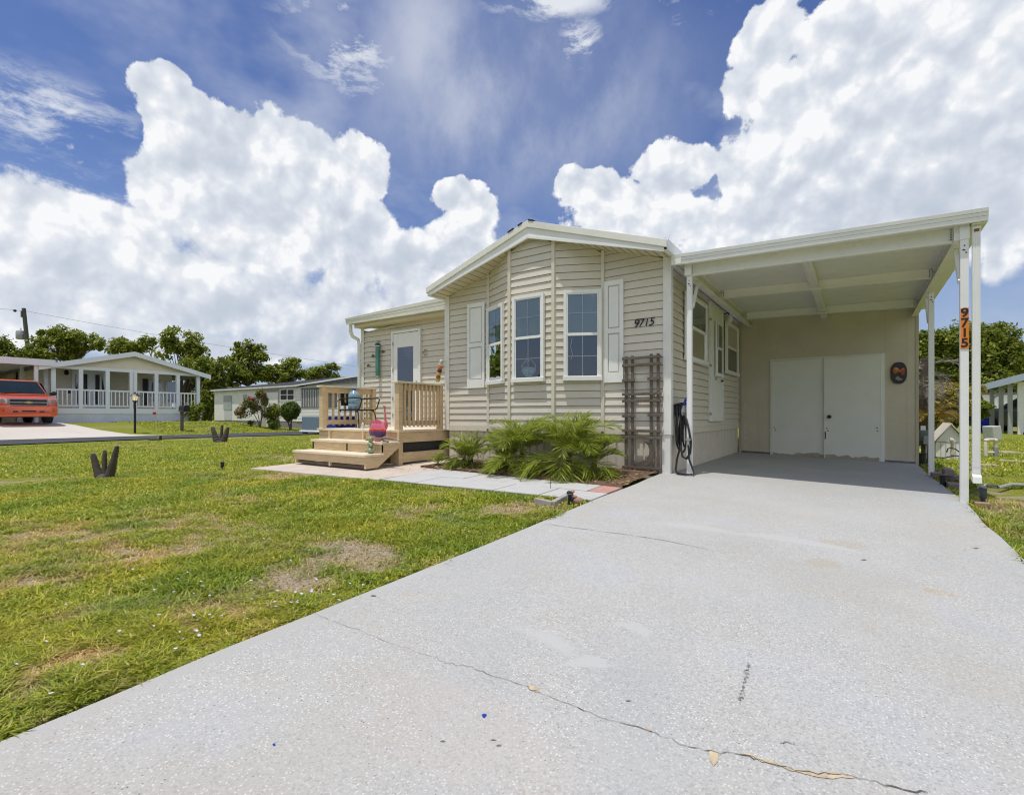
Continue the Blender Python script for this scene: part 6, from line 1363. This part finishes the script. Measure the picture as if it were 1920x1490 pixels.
# ------------------------------------------------------------------ trees and shrubs
def leaves_at(centres, rad, n, size, rs, flat=.75, droop=.0):
    """n leaf-sized quads scattered round each centre"""
    n = int(n * 1.7); size = size * .74; k = len(centres); c = np.repeat(np.array(centres), n, 0); N = len(c); r_ = np.repeat(np.array(rad), n)
    g = rs.normal(0, 1, (N, 3)); g /= np.linalg.norm(g, axis=1)[:, None]; p = c + g * (r_ * rs.uniform(.25, 1.1, N) ** .6)[:, None] * np.array([1, 1, flat])
    nrm_ = g * .7 + rs.normal(0, .55, (N, 3)) + np.array([0, 0, .55]); nrm_ /= np.linalg.norm(nrm_, axis=1)[:, None]
    t = np.cross(nrm_, rs.normal(0, 1, (N, 3))); t /= np.linalg.norm(t, axis=1)[:, None]; b = np.cross(nrm_, t); s_ = (size * rs.uniform(.6, 1.35, N))[:, None]
    v = np.stack([p - t * s_, p + b * s_ * .5 + nrm_ * s_ * .08, p + t * s_, p - b * s_ * .5 + nrm_ * s_ * .08], 1)
    f = np.arange(N * 4).reshape(-1, 4); return v.reshape(-1, 3), f
def crownpart(name, V, F, m, root):
    V = V - np.array(origin(root)); o = rawmesh(name, V, F, m); o.parent = root; return o
def tree(name, lab, cat, base, crowns, leaf, nclump, nleaf, size, trunk_r, seed, group=None, clump=.55, trunk=None, mat_t=None, flat=.75, limb=True):
    """crowns: (dx, dy, z, rx, ry, rz) lobes filled with leaf clumps; limbs run from the trunk to the clumps"""
    rs = np.random.default_rng(seed); r = thing(name, lab, cat, base, group); bx, by, bz_ = base; cs = []
    for (dx, dy_, z, rx, ry, rz_) in crowns:
        n = max(4, int(nclump * rx * rz_ / sum(c[3] * c[5] for c in crowns)))
        g = rs.normal(0, 1, (n, 3)); g /= np.linalg.norm(g, axis=1)[:, None]; q = g * (rs.uniform(.35, 1, n) ** .5)[:, None]
        cs += [(bx + dx + a * rx, by + dy_ + b * ry, bz_ + z + c * rz_) for a, b, c in q]
    zmin = bz_ + .15; cs = [c for c in cs if c[2] > zmin]
    V, F = leaves_at(cs, rs.uniform(.55, 1.25, len(cs)) * clump, nleaf, size, rs, flat); V[:, 2] = np.maximum(V[:, 2], bz_ + .02)
    crownpart('crown', V, F, leaf, r)
    t = MB(); zt = min(c[2] for c in crowns) if crowns else 2; tops = trunk or [(0, 0, zt * .8)]
    for (dx, dy_, h) in tops: t.tube([(bx, by, bz_ - .2), (bx + dx * .4, by + dy_ * .4, bz_ + h * .5), (bx + dx, by + dy_, bz_ + h)], [trunk_r, trunk_r * .75, trunk_r * .55], 8)
    if limb:
        for k in rs.permutation(len(cs))[:min(60, len(cs))]:
            tp = tops[k % len(tops)]; p0 = Vector((bx + tp[0], by + tp[1], bz_ + tp[2])); p1 = Vector(cs[k]); mid = p0.lerp(p1, .5) + Vector((rs.normal(0, .15), rs.normal(0, .15), rs.uniform(0, .3)))
            t.tube([p0, mid, p1], [trunk_r * .38, trunk_r * .22, trunk_r * .06], 5, cap=False)
    part('trunk', t, mat_t or W['treebark'], r, smooth=True); return r
def at_(px, Z): d = ray(px); return d[0] * Z, d[1] * Z
def ptree(px, Z, lab, lobes, seed, leaf='leafA', ncl=70, nl=46, size=.17, tr=.17, clump=.62, name='shade_tree', flat=.75):
    """a tree on the sight line px at distance Z; lobes given as (px, py, half-width px, half-height px)"""
    x, y = at_(px, Z); zb = zg(x, y); cr = []
    for (lx, ly, rx, ry) in lobes:
        X, Y = at_(lx, Z); z = CAMZ - (ly - H_) * Z / F_; cr.append((X - x, Y - y, z - zb, rx * Z / F_, rx * Z / F_ * .8, ry * Z / F_))
    return tree(name, lab, 'tree', (x, y, zb), cr, W[leaf], ncl, nl, size, tr, seed, 'trees behind the houses across the street', clump, flat=flat)
ptree(5, 44, 'green tree cut off by the left edge, behind the porch house carport', [(-10, 655, 24, 14), (14, 648, 14, 12), (10, 672, 40, 18)], 1, ncl=40, clump=.7, size=.2)
ptree(52, 46, 'bushy tree at the foot of the utility pole, behind the carport roof', [(48, 660, 18, 12), (60, 672, 30, 12), (36, 676, 20, 10)], 12, ncl=34, clump=.6, size=.2)
ptree(130, 46, 'rounded broad leaved tree behind the left slope of the porch roof', [(92, 632, 20, 14), (125, 628, 34, 14), (150, 640, 36, 18), (110, 655, 44, 22), (182, 645, 16, 8), (75, 640, 10, 10)], 2, ncl=95, nl=40, size=.22, clump=.55)
ptree(232, 46, 'low tree just showing above the ridge of the porch roof', [(222, 652, 20, 12), (250, 650, 24, 13), (231, 642, 7, 10), (275, 644, 18, 12)], 3, ncl=44, size=.2, clump=.5)
ptree(345, 43, 'big open tree above the right slope of the porch roof', [(325, 632, 22, 14), (352, 645, 28, 20), (310, 655, 26, 16), (370, 672, 26, 22), (352, 690, 44, 26), (392, 700, 34, 30), (380, 740, 28, 36)], 4, ncl=150, nl=44, size=.2, clump=.6)
ptree(395, 41, 'dense dark tree filling the gap between the two far houses', [(388, 690, 22, 22), (400, 740, 26, 40), (378, 770, 18, 20), (420, 690, 22, 22)], 5, 'leafB', ncl=90, nl=44, size=.18, clump=.55)
ptree(465, 44, 'tall tree with a leaning top behind the left end of the white house', [(460, 655, 22, 14), (484, 660, 14, 12), (450, 680, 26, 20), (470, 700, 34, 18), (440, 705, 22, 20), (492, 672, 6, 10)], 6, ncl=95, nl=42, size=.2, clump=.5)
ptree(535, 46, 'light green tree behind the middle of the white house', [(518, 690, 20, 12), (540, 684, 16, 12), (560, 695, 24, 12), (525, 706, 40, 12), (552, 678, 10, 6)], 7, 'leafA', ncl=70, nl=36, size=.18, clump=.42)
ptree(605, 48, 'tree with one long reaching branch behind the right end of the white house', [(598, 698, 18, 10), (615, 692, 16, 7), (630, 687, 7, 6), (585, 706, 18, 10), (629, 705, 8, 5)], 8, ncl=46, nl=36, size=.18, clump=.38)
ptree(665, 60, 'distant dark shrub seen just left of the deck room corner', [(664, 722, 12, 6), (690, 726, 12, 8)], 9, 'leafB', ncl=14, nl=36, size=.22, clump=.5)
# the bare tree
x, y = at_(283, 50); bt_ = thing('bare_tree', 'bare twiggy grey tree above the peak of the porch roof', 'tree', (x, y, zg(x, y)), 'trees behind the houses across the street'); tw = MB(); rs = random.Random(4)
def twig(p, d, l, r_, lvl):
    q = p + d * l; tw.tube([p, p.lerp(q, .5) + Vector((rs.uniform(-.06, .06), rs.uniform(-.06, .06), .03)) * l, q], [r_, r_ * .8, r_ * .55], 5, cap=False)
    if lvl:
        for k in range(3 if lvl > 1 else 4):
            e = (d + Vector((rs.uniform(-.9, .9), rs.uniform(-.5, .5), rs.uniform(-.25, .55)))).normalized(); twig(q if k else p.lerp(q, .7), e, l * rs.uniform(.55, .8), r_ * .55, lvl - 1)
z0 = zg(x, y); tw.tube([(x, y, z0), (x, y, z0 + 6.)], [.16, .10], 6); twig(Vector((x, y, z0 + 5.9)), Vector((.1, 0, 1)).normalized(), 1.2, .09, 4)
part('branches', tw, W['deadfrond'], bt_)
# shrubs in front of the white house
def shrub(name, lab, px, Z, lobes, leaf, ncl, nl, size, seed, clump, stems, tr=.035, flat=.9):
    x, y = at_(px, Z); zb = zg(x, y); cr = []
    for (lx, ly, rx, ry) in lobes:
        X, Y = at_(lx, Z); cr.append((X - x, Y - y, CAMZ - (ly - H_) * Z / F_ - zb, rx * Z / F_, rx * Z / F_ * .8, ry * Z / F_))
    return tree(name, lab, 'shrub', (x, y, zb), cr, W[leaf], ncl, nl, size, tr, seed, None, clump, trunk=stems, flat=flat)
shrub('topiary_shrub', 'round clipped dark green shrub on a bent bare stem before the white house', 545, 27.5, [(545, 770, 18, 15)], 'leafC', 420, 46, .045, 21, .13, [(-.25, 0, .45), (-.10, .1, .5)], .07)
ol = shrub('oleander', 'spindly oleander with red and pink blossoms before the white house', 488, 27.5, [(452, 768, 9, 6), (466, 756, 13, 8), (487, 742, 12, 9), (478, 762, 10, 8), (498, 752, 6, 8), (456, 776, 10, 5)], 'leafO2', 50, 34, .085, 22, .22, [(-.7, 0, .8), (-.3, 0, .9), (0, .1, 1.1), (.3, 0, .9), (.1, .1, .8)], .028)
x, y = at_(488, 27.5); rsn = np.random.default_rng(5); cs = [(*at_(px, 27.4), CAMZ - (py - H_) * 27.4 / F_) for px, py in ((468, 745), (473, 747), (484, 739), (489, 741), (487, 736), (493, 742), (450, 770), (444, 775))]
V, F = leaves_at(cs, [.13] * len(cs), 60, .05, rsn); crownpart('blossom', V, F, W['petal'], ol)
shrub('small_bush', 'pale green bush between the oleander and the round shrub', 513, 28, [(505, 775, 12, 10), (518, 770, 12, 12), (512, 788, 10, 10)], 'leafA', 50, 40, .07, 23, .22, [(0, 0, .3)], .03)
shrub('small_bush', 'low dark mound of a bush at the foot of the oleander', 471, 27.8, [(471, 795, 6, 5)], 'leafC', 14, 50, .05, 24, .14, [(0, 0, .1)], .03)
shrub('small_bush', 'low dark mound of a bush left of the round clipped shrub', 512, 27.2, [(513, 798, 10, 6)], 'leafC', 16, 50, .055, 26, .16, [(0, 0, .1)], .03)
shrub('leafy_shrub', 'bright leafy shrub at the right foot of the white porch', 368, 28.5, [(362, 775, 9, 14), (372, 765, 6, 8), (366, 785, 8, 6)], 'leafA', 40, 40, .10, 25, .26, [(0, 0, .5)], .03)

# ------------------------------------------------------------------ utility pole and wires
Zp = 58; xp, yp = at_(54, Zp); pb = atZ(57, 700, Zp); ptp = atZ(44.5, 578, Zp); up_ = thing('utility_pole', 'leaning wooden utility pole with a grey transformer can at the far left', 'utility pole', (pb.x, pb.y, zg(pb.x, pb.y)))
foot = pb + (pb - ptp) * ((pb.z - zg(pb.x, pb.y)) / (ptp.z - pb.z)); part('pole', MB().tube([tuple(foot), tuple(ptp)], [.26, .19], 10), W['polewood'], up_, smooth=True)
tc_ = atZ(38.5, 636, Zp); part('transformer', MB().lathe(tuple(tc_), [(.36, 0), (.42, .1), (.42, .85), (.36, .98), (.12, 1.05)], 14), W['galv'], up_, smooth=True)
part('bushing', MB().lathe((tc_.x + .1, tc_.y, tc_.z + 1.), [(.07, 0), (.07, .25), (.03, .35)], 8), W['white2'], up_); part('pole_bracket', MB().beam((tc_.x + .35, tc_.y, tc_.z + .6), tuple(atZ(49, 626, Zp)), .12, .1), W['galv'], up_)
part('pole_cap', MB().ob(tuple(atZ(44, 589, Zp)), (.42, .42, .7)), W['polewood'], up_)
wl = thing('overhead_wire', 'thin overhead wire running right from the leaning pole across the sky', 'wire', tuple(ptp))
pts = [atZ(px, py, Zp + k * 3) for k, (px, py) in enumerate([(48, 583), (160, 604), (262, 622), (362, 640), (434, 651), (523, 665), (586, 675), (690, 690)])]
part('cable', MB().tube(pts, .015, 5), W['polewood'], wl)
wl = thing('overhead_wire', 'short overhead wire running left out of view from the leaning pole top', 'wire', tuple(ptp)); pts = [atZ(px, py, Zp) for px, py in [(43, 583), (20, 580.5), (-40, 576)]]
part('cable', MB().tube(pts, .015, 5), W['polewood'], wl); part('insulator', MB().ball(tuple(atZ(28, 582.5, Zp)), .16, 8), W['black'], wl, smooth=True)

# ------------------------------------------------------------------ right of the carport
c = onG(1733, 868, zg)
me_ = thing('meter_pedestal', 'dark wooden pedestal with a green electric meter and grey box beside the store room', 'meter', (.98, 11.6, -.1)); 
def yx(px, py, Y=11.6): return onY(px, py, Y)
a = yx(1730, 866); part('post', MB().box(a.x - .02, a.x + .10, 11.55, 11.65, -.15, yx(1730, 806).z), W['polewood'], me_)
a, b_ = yx(1723, 826), yx(1739, 806); part('meter_can', MB().box(a.x, b_.x, 11.42, 11.55, a.z, b_.z), mat('meter_green', (.10, .15, .15), .4, .15, 6.), me_, bevel=.012)
a, b_ = yx(1725, 806), yx(1734, 798); part('label', MB().box(a.x, b_.x, 11.46, 11.5, a.z, b_.z), W['white'], me_)
a, b_ = yx(1730, 832, 11.5), yx(1744, 817, 11.5); part('grey_box', MB().box(a.x, b_.x, 11.36, 11.50, a.z, b_.z), W['grey'], me_, bevel=.01)
a, b_ = yx(1735, 860, 11.5), yx(1737, 832, 11.5); part('conduit', MB().tube([tuple(a), tuple(b_)], .016, 8), W['galv'], me_)
a = yx(1727, 870, 11.3); tag(part('bucket', MB().lathe((a.x, 11.3, -.12), [(.06, 0), (.075, .20), (.08, .21)], 12), W['black'], None, loc=(a.x, 11.3, -.12)), 'small black pot at the foot of the meter pedestal', 'pot')
# pump cover: little gabled box with a pipe
pc0, pc1 = onY(1755, 855, 12.9), onY(1811, 855, 12.9); ph = thing('pump_cover', 'little white gabled pump cover like a dog house behind the carport posts', 'pump cover', ((pc0.x + pc1.x) / 2, 13.2, -.08))
xm = (pc0.x + pc1.x) / 2; zt = onY(1780, 828, 12.9).z; zp = onY(1780, 794, 12.9).z; zb_ = zg(xm, 13) - .0
part('wall', MB().prism([(pc0.x, zb_), (pc1.x, zb_), (pc1.x, zt), (xm, zp - .03), (pc0.x, zt)], 'y', 12.9, 13.9), W['white2'], ph)
rr_ = MB()
for s_ in (-1, 1):
    xo = xm + s_ * (pc1.x - xm + .05); zo = zt - .035; rr_.hexa([(xm, 12.84, zp - .02), (xo, 12.84, zo), (xo, 13.95, zo), (xm, 13.95, zp - .02), (xm, 12.84, zp + .012), (xo, 12.84, zo + .03), (xo, 13.95, zo + .03), (xm, 13.95, zp + .012)])
part('roof', rr_, mat('pale_roof_board', (.62, .58, .50), .6, .08, 5.), ph, bevel=.004); part('band', MB().box(pc0.x, pc1.x, 12.893, 12.9, zt - .012, zt), W['grey'], ph)
for k in range(1, 6):
    x = pc0.x + (pc1.x - pc0.x) * k / 6; part('groove', MB().box(x - .004, x + .004, 12.896, 12.9, zb_ + .03, zt - .02), W['grey'], ph)
px_ = onY(1786, 850, 12.7); x = px_.x; sp_ = thing('standpipe', 'cream plastic standpipe with elbow and black hose in front of the pump cover', 'pipe', (x, 12.7, -.1))
part('pipe', MB().tube([(x, 12.7, -.15), (x, 12.7, onY(1786, 832, 12.7).z), (x - .01, 12.68, onY(1786, 825, 12.7).z), (x - .055, 12.66, onY(1784, 824, 12.7).z)], [.026, .026, .038, .038], 10), W['pvc'], sp_, smooth=True); part('coupling', MB().lathe((x, 12.7, .0), [(.036, 0), (.036, .07)], 12), W['pvc'], sp_)
part('opening', MB().lathe((x - .058, 12.66, onY(1784, 824, 12.7).z), [(.03, 0), (.03, .004)], 10, 'x'), W['black'], sp_)
part('hose', MB().tube([onY(1775, 848, 12.6), onY(1777, 841, 12.6), onY(1783, 839, 12.6), onY(1792, 842, 12.6), onY(1803, 850, 12.6), onY(1806, 855, 12.6), onY(1790, 854, 12.6), onY(1770, 858, 12.4), onY(1752, 857, 12.4)], .011, 7), W['hose'], sp_, smooth=True)
# mauve pavers stacked by the slab, stepping stones
for k, (pa, pb_, z, lab) in enumerate(((1745, 1764, 0, 'mauve paver lying by the slab between the two right carport posts, the left one'), (1764, 1798, 0, 'long mauve paver lying by the slab between the right carport posts'), (1768, 1786, .09, 'mauve paver on top of the stack between the right carport posts'), (1776, 1800, -.02, 'mauve paver in front of the stack, partly behind the near post'))):
    Yq = (9.0, 8.7, 8.6, 7.9)[k]; a, b_ = onY(pa, 890, Yq), onY(pb_, 890, Yq); zz = zg(a.x, Yq) + z - .005; tag(part('paver', MB().box(a.x, b_.x, Yq - .12, Yq + .12, zz, zz + .085), W['purple'], None, bevel=.006, loc=(a.x, Yq, zz)), lab, 'paver', 'loose mauve pavers beside the slab')
c = onG(1731, 893, zg); tag(part('dark_pot', MB().lathe((onY(1768, 895, 8.0).x, 8.0, zg(1, 8)), [(.026, 0), (.03, .13), (.033, .14)], 12), W['black'], None, loc=(onY(1768, 895, 8.0).x, 8.0, zg(1, 8))), 'small black post stub beside the mauve pavers', 'stub')
for k, (px, py, wx_, wy_, lab) in enumerate(((1845, 874, .34, .24, 'nearest stepping stone in the side lawn'), (1872, 848, .55, .3, 'stepping stone in the grass behind the plastic pipe loop'), (1905, 851, .45, .32, 'stepping stone by the right picture edge, farther one'), (1908, 867, .5, .28, 'stepping stone by the right picture edge, nearer one'), (1822, 881, .30, .2, 'mauve stepping stone behind the downspout'))):
    c = onG(px, py, zg); q = MB(); slab(q, [(c.x - wx_ / 2, c.y - wy_ / 2), (c.x + wx_ / 2, c.y - wy_ / 2), (c.x + wx_ / 2, c.y + wy_ / 2), (c.x - wx_ / 2, c.y + wy_ / 2)], .012, .05); tag(part('stepping_stone', q, W['purple'] if k == 4 else W['stone'], None, bevel=.008, loc=tuple(c)), lab, 'stepping stone', 'stepping stones in the side lawn')
c = onG(1826, 927, zg); q = MB(); q.box(.93, 1.04, 6.34, 6.42, c.z - .02, c.z + .05); tag(part('brick_edging', q, W['brick'], None, bevel=.006, loc=tuple(c)), 'brown brick lying on the ground right of the near post foot', 'brick')
c = onG(1843, 946, zg); sl2 = thing('solar_light', 'dark grey cylinder path light standing right of the near carport post', 'light', tuple(c)); Zl = -c.x * SA + c.y * CA; zt1 = atZ(1840, 913, Zl).z; zm1 = atZ(1840, 934, Zl).z
part('stake', MB().lathe((c.x, c.y, c.z - .03), [(.017, 0), (.02, zm1 - c.z + .03)], 10), mat('dark_slate_plastic', (.045, .05, .06), .45, .2, 9.), sl2); part('shade', MB().lathe((c.x, c.y, zm1), [(.026, 0), (.03, .01), (.03, zt1 - zm1 - .015), (.034, zt1 - zm1 - .012), (.03, zt1 - zm1)], 14), mat('slate_plastic_shade', (.07, .08, .095), .35, .2, 9.), sl2, smooth=True)
q = MB(); pts = [onG(px, py, zg) + Vector((0, 0, .05)) for px, py in ((1836, 921), (1842, 919), (1850, 916), (1872, 922), (1895, 916), (1935, 917))]
q.tube(pts, .02, 8); tag(part('drain_hose', q, mat('corrugated_white', (.36, .37, .37), .6, .3, 30., bump=.6, bscale=120.), None, smooth=True, loc=tuple(pts[0])), 'pale corrugated drain hose lying in the side lawn by the downspout', 'hose')
c = onG(1858, 857, zg); pv = thing('plastic_pipe', 'cream plastic pipe bent into an upright loop in the side lawn', 'pipe', tuple(c)); Zq = -c.x * SA + c.y * CA
pw = lambda px, py: atZ(px, py, Zq)
part('loop', MB().tube([pw(1848.5, 857), pw(1848.5, 828), pw(1850, 825), pw(1853, 824), pw(1863, 824), pw(1866.5, 826), pw(1867, 838)], .032, 9), W['pvc'], pv, smooth=True); part('riser', MB().tube([pw(1867, 858), pw(1867, 838)], .044, 10), W['grey'], pv, smooth=True)
part('crosspipe', MB().tube([pw(1851, 848), pw(1864, 848)], .02, 8), W['pvc'], pv, smooth=True); part('elbow', MB().ball(pw(1849.5, 825.5), .045, 8), W['pvc'], pv, smooth=True); part('elbow', MB().ball(pw(1866, 825.5), .045, 8), W['pvc'], pv, smooth=True)
W['shadepost'] = mat('grey_green_post', (.42, .44, .42), .6, .06, 2.)
# neighbour on the right: white clapboard house with open carport, vehicle and bin, another house behind
Zr = 22.4; c = onG(1912, 812, zg); nr = thing('clapboard_house', 'white clapboard house with an open carport at the right edge', 'house', tuple(c))
def pr(px, py, Z=Zr): return atZ(px, py, Z)
w = MB(); p0, p1 = pr(1912.5, 800), pr(1990, 800); siding(w, (p0.x, p0.y, 0), (p1.x, p1.y, 0), zg(p0.x, p0.y) + .1, lambda t: pr(1912, 716).z, (-(p1.y - p0.y) * -1, -(p1.x - p0.x), 0), course=.19); part('wall', w, W['white2'], nr)
part('wall_corner', MB().beam((p0.x, p0.y, zg(p0.x, p0.y)), (p0.x, p0.y, pr(1912, 716).z), .16, .16, (0, 1, 0)), W['white2'], nr)
def edge(px, py, Z): return atZ(px, py, Z)
A_, B_ = edge(1832, 734, 24.5), edge(1990, 694, 20.); up_v = Vector((0, 0, .22)); bk_ = Vector((.2, 6, 0))
rr_ = MB(); rr_.hexa([A_, B_, B_ + bk_, A_ + bk_, A_ + up_v, B_ + up_v, B_ + bk_ + up_v, A_ + bk_ + up_v]); part('roof', rr_, W['white2'], nr)
rr_ = MB(); rr_.beam(A_ + Vector((0, -.05, .12)), B_ + Vector((0, -.05, .12)), .08, .30); part('fascia', rr_, mat('pale_blue_fascia', (.48, .56, .64), .5, .05, 2.), nr)
for px, Z in ((1860, 24.), (1877, 23.4), (1894, 22.8)):
    x, y = at_(px, Z); part('post', MB().box(x - .075, x + .075, y - .075, y + .075, zg(x, y) - .1, atZ(px, 730 - (px - 1860) * .26, Z).z), W['shadepost'], nr)
    if px == 1860: part('brace', MB().beam((x, y, atZ(px, 748, Z).z), (x + .45, y, atZ(px, 732, Z).z), .08, .08), W['white2'], nr)
x, y = at_(1905, 25.2); vehicle('sport_utility_vehicle', 'dark grey green vehicle parked under the carport of the right neighbour', (x + .9, y + .6, zg(x, y)), R(150), mat('dark_vehicle_paint', (.06, .075, .07), .3, .1, 2., coat=.8), False)
x, y = at_(1845.5, 26.); bn = thing('recycling_bin', 'tall bright blue recycling bin by the white neighbour carport', 'bin', (x, y, zg(x, y))); q = MB(); z0 = zg(x, y); q.hexa([(x - .20, y - .2, z0), (x + .20, y - .2, z0), (x + .2, y + .2, z0), (x - .2, y + .2, z0), (x - .25, y - .25, z0 + .66), (x + .25, y - .25, z0 + .66), (x + .25, y + .25, z0 + .66), (x - .25, y + .25, z0 + .66)]); part('body', q, W['blue'], bn, bevel=.03); part('lid', MB().box(x - .27, x + .27, y - .27, y + .27, z0 + .66, z0 + .72), W['blue'], bn, bevel=.02)
c = onG(1872, 826, zg); Zt = -c.x * SA + c.y * CA; q = MB(); a1, a2, a3, a4 = atZ(1864, 824, Zt), atZ(1881, 827, Zt), atZ(1877.5, 798, Zt), atZ(1861, 799, Zt); n_ = Vector((-SA, CA, 0)) * .4; q.hexa([a1, a2, a2 + n_, a1 + n_, a4, a3, a3 + n_, a4 + n_]); tag(part('tilted_box', q, mat('weathered_white_box', (.52, .55, .50), .6, .12, 3., dirt=(.35, .36, .3), dscale=3.), None, bevel=.03, loc=tuple(c)), 'white box tilted to the right on the grass of the side yard', 'box')
x, y = at_(1800, 30.); fh = thing('far_white_house', 'plain white house with a blue window far behind the right carport', 'house', (at_(1870, 34)[0], at_(1870, 34)[1], -.1)); p0, p1 = atZ(1822, 800, 36), atZ(1990, 800, 36); ht = atZ(1870, 738, 36).z
w = MB(); w.hexa([(p0.x, p0.y, -.2), (p1.x, p1.y, -.2), (p1.x, p1.y + 6, -.2), (p0.x, p0.y + 6, -.2), (p0.x, p0.y, ht), (p1.x, p1.y, ht), (p1.x, p1.y + 6, ht), (p0.x, p0.y + 6, ht)]); part('wall', w, W['white2'], fh); u_ = (p1 - p0).normalized()
w = MB(); a = atZ(1886, 756, 36) + Vector((0, -.1, 0)); b_ = atZ(1909, 756, 36) + Vector((0, -.1, 0)); w.hexa([(a.x, a.y, atZ(1886, 772, 36).z), (b_.x, b_.y, atZ(1886, 772, 36).z), (b_.x, b_.y + .08, atZ(1886, 772, 36).z), (a.x, a.y + .08, atZ(1886, 772, 36).z), (a.x, a.y, a.z), (b_.x, b_.y, a.z), (b_.x, b_.y + .08, a.z), (a.x, a.y + .08, a.z)]); part('window', w, mat('blue_window', (.14, .36, .46), .3, .15, 1.), fh)
w = MB(); w.beam(atZ(1818, 738, 35.6), atZ(1990, 738, 35.6), .3, .16); part('eave', w, W['silverroof'], fh)
# trees on the right
def rtree(px, Z, lab, lobes, seed, leaf, ncl, nl, size, clump, name='shade_tree', tr=.2): 
    x, y = at_(px, Z); zb = zg(x, y); cr = []
    for (lx, ly, rx, ry) in lobes:
        X, Y = at_(lx, Z); cr.append((X - x, Y - y, CAMZ - (ly - H_) * Z / F_ - zb, rx * Z / F_, rx * Z / F_ * .8, ry * Z / F_))
    return tree(name, lab, 'tree', (x, y, zb), cr, W[leaf], ncl, nl, size, tr, seed, 'trees beyond the side lawn', clump)
rtree(1815, 42, 'big round dark green tree behind the right carport posts', [(1770, 645, 40, 30), (1810, 640, 50, 34), (1860, 645, 36, 36), (1885, 670, 30, 28), (1780, 690, 50, 34), (1840, 690, 60, 36), (1800, 730, 60, 26), (1750, 660, 30, 40)], 31, 'leafB', 330, 60, .22, .75)
rtree(1925, 44, 'smaller olive tree at the right picture edge behind the carport roof', [(1915, 690, 26, 20), (1950, 680, 40, 30), (1905, 715, 40, 18)], 32, 'leafA', 80, 50, .22, .7)
rtree(1790, 24, 'leafy shrub mass behind the pump cover below the big tree', [(1775, 770, 34, 28), (1810, 765, 34, 30), (1745, 780, 24, 26)], 33, 'leafB', 100, 50, .12, .36, 'understory_shrub', .06)
shrub('croton', 'yellow leaved croton shrub between the right carport posts', 1775, 16.5, [(1765, 735, 14, 9), (1785, 730, 16, 8), (1800, 738, 18, 10), (1832, 735, 8, 7), (1775, 752, 22, 10), (1795, 760, 24, 12)], 'leafY', 70, 44, .085, 34, .20, [(0, 0, .8), (.2, 0, .8), (-.2, 0, .8)], .03)
# palm with a skirt of dead fronds beside the store room
x, y = at_(1731, 14.); z0 = zg(x, y); dp = thing('shaggy_palm', 'palm with grey dead fronds hanging beside the store room wall', 'palm', (x, y, z0)); part('trunk', MB().tube([(x, y, z0 - .1), (x, y, z0 + 1.4), (x + .05, y, z0 + 2.5)], [.13, .11, .09], 9), W['bark'], dp, smooth=True)
rs = random.Random(9)
for k in range(17):
    V, Fc, RV, RF = [], [], [], []; az = k * 2.4 + rs.uniform(-.3, .3); h = 2.0 + rs.uniform(-.5, .45); dead = k % 13 != 12
    frond(V, Fc, RV, RF, (x, y, z0 + h), az, R(rs.uniform(-15, 40)), rs.uniform(.7, 1.25), R(rs.uniform(95, 150)), rs, .010); m = MB(); m.add(V, Fc).add(RV, RF); m.v = [(a, max(b, 11.3) if a < .95 else b, max(c, z0 + .05)) for a, b, c in m.v]; part('dead_frond', m, W['deadfrond'], dp)
for k in range(12):
    V, Fc, RV, RF = [], [], [], []; az = k * 2.4; frond(V, Fc, RV, RF, (x + .15, y - .2, z0 + .75), az, R(70 - 4 * k), rs.uniform(.5, .8), R(110), rs, .014); m = MB(); m.add(V, Fc).add(RV, RF); m.v = [(a, max(b, 11.3) if a < .95 else b, max(c, z0 + .05)) for a, b, c in m.v]; part('orange_frond', m, W['leafO'], dp)
# woods that close the view far off
rs = np.random.default_rng(77); cs, rd = [], []
for k in range(170): cs.append((rs.uniform(-56, -46), rs.uniform(-14, 4.6), rs.uniform(.1, 1) ** .6 * 11)); rd.append(rs.uniform(1.2, 2.0))
for k in range(330):                               # and the trees down the street behind, which the windows mirror
    a = rs.uniform(R(100), R(260)); Zf = rs.uniform(30, 46); X = -SA * math.cos(a) + CA * math.sin(a); Y = CA * math.cos(a) + SA * math.sin(a); cs.append((X * Zf, Y * Zf, rs.uniform(.3, 1) ** .6 * 5.2 * (.55 + .45 * math.sin(a * 9)) )); rd.append(rs.uniform(1.0, 1.9))
for k in range(420):
    a = rs.uniform(R(-75), R(75)); Zf = rs.uniform(85, 110); px_ = math.tan(a); X = -SA * 1 + CA * px_; Y = CA + SA * px_; cs.append((X * Zf, Y * Zf, rs.uniform(-.5, 3.2))); rd.append(rs.uniform(1.6, 2.6))
V, F = leaves_at(cs, rd, 60, .55, rs); kind(rawmesh('distant_woods', V, F, W['leafB']), 'stuff')
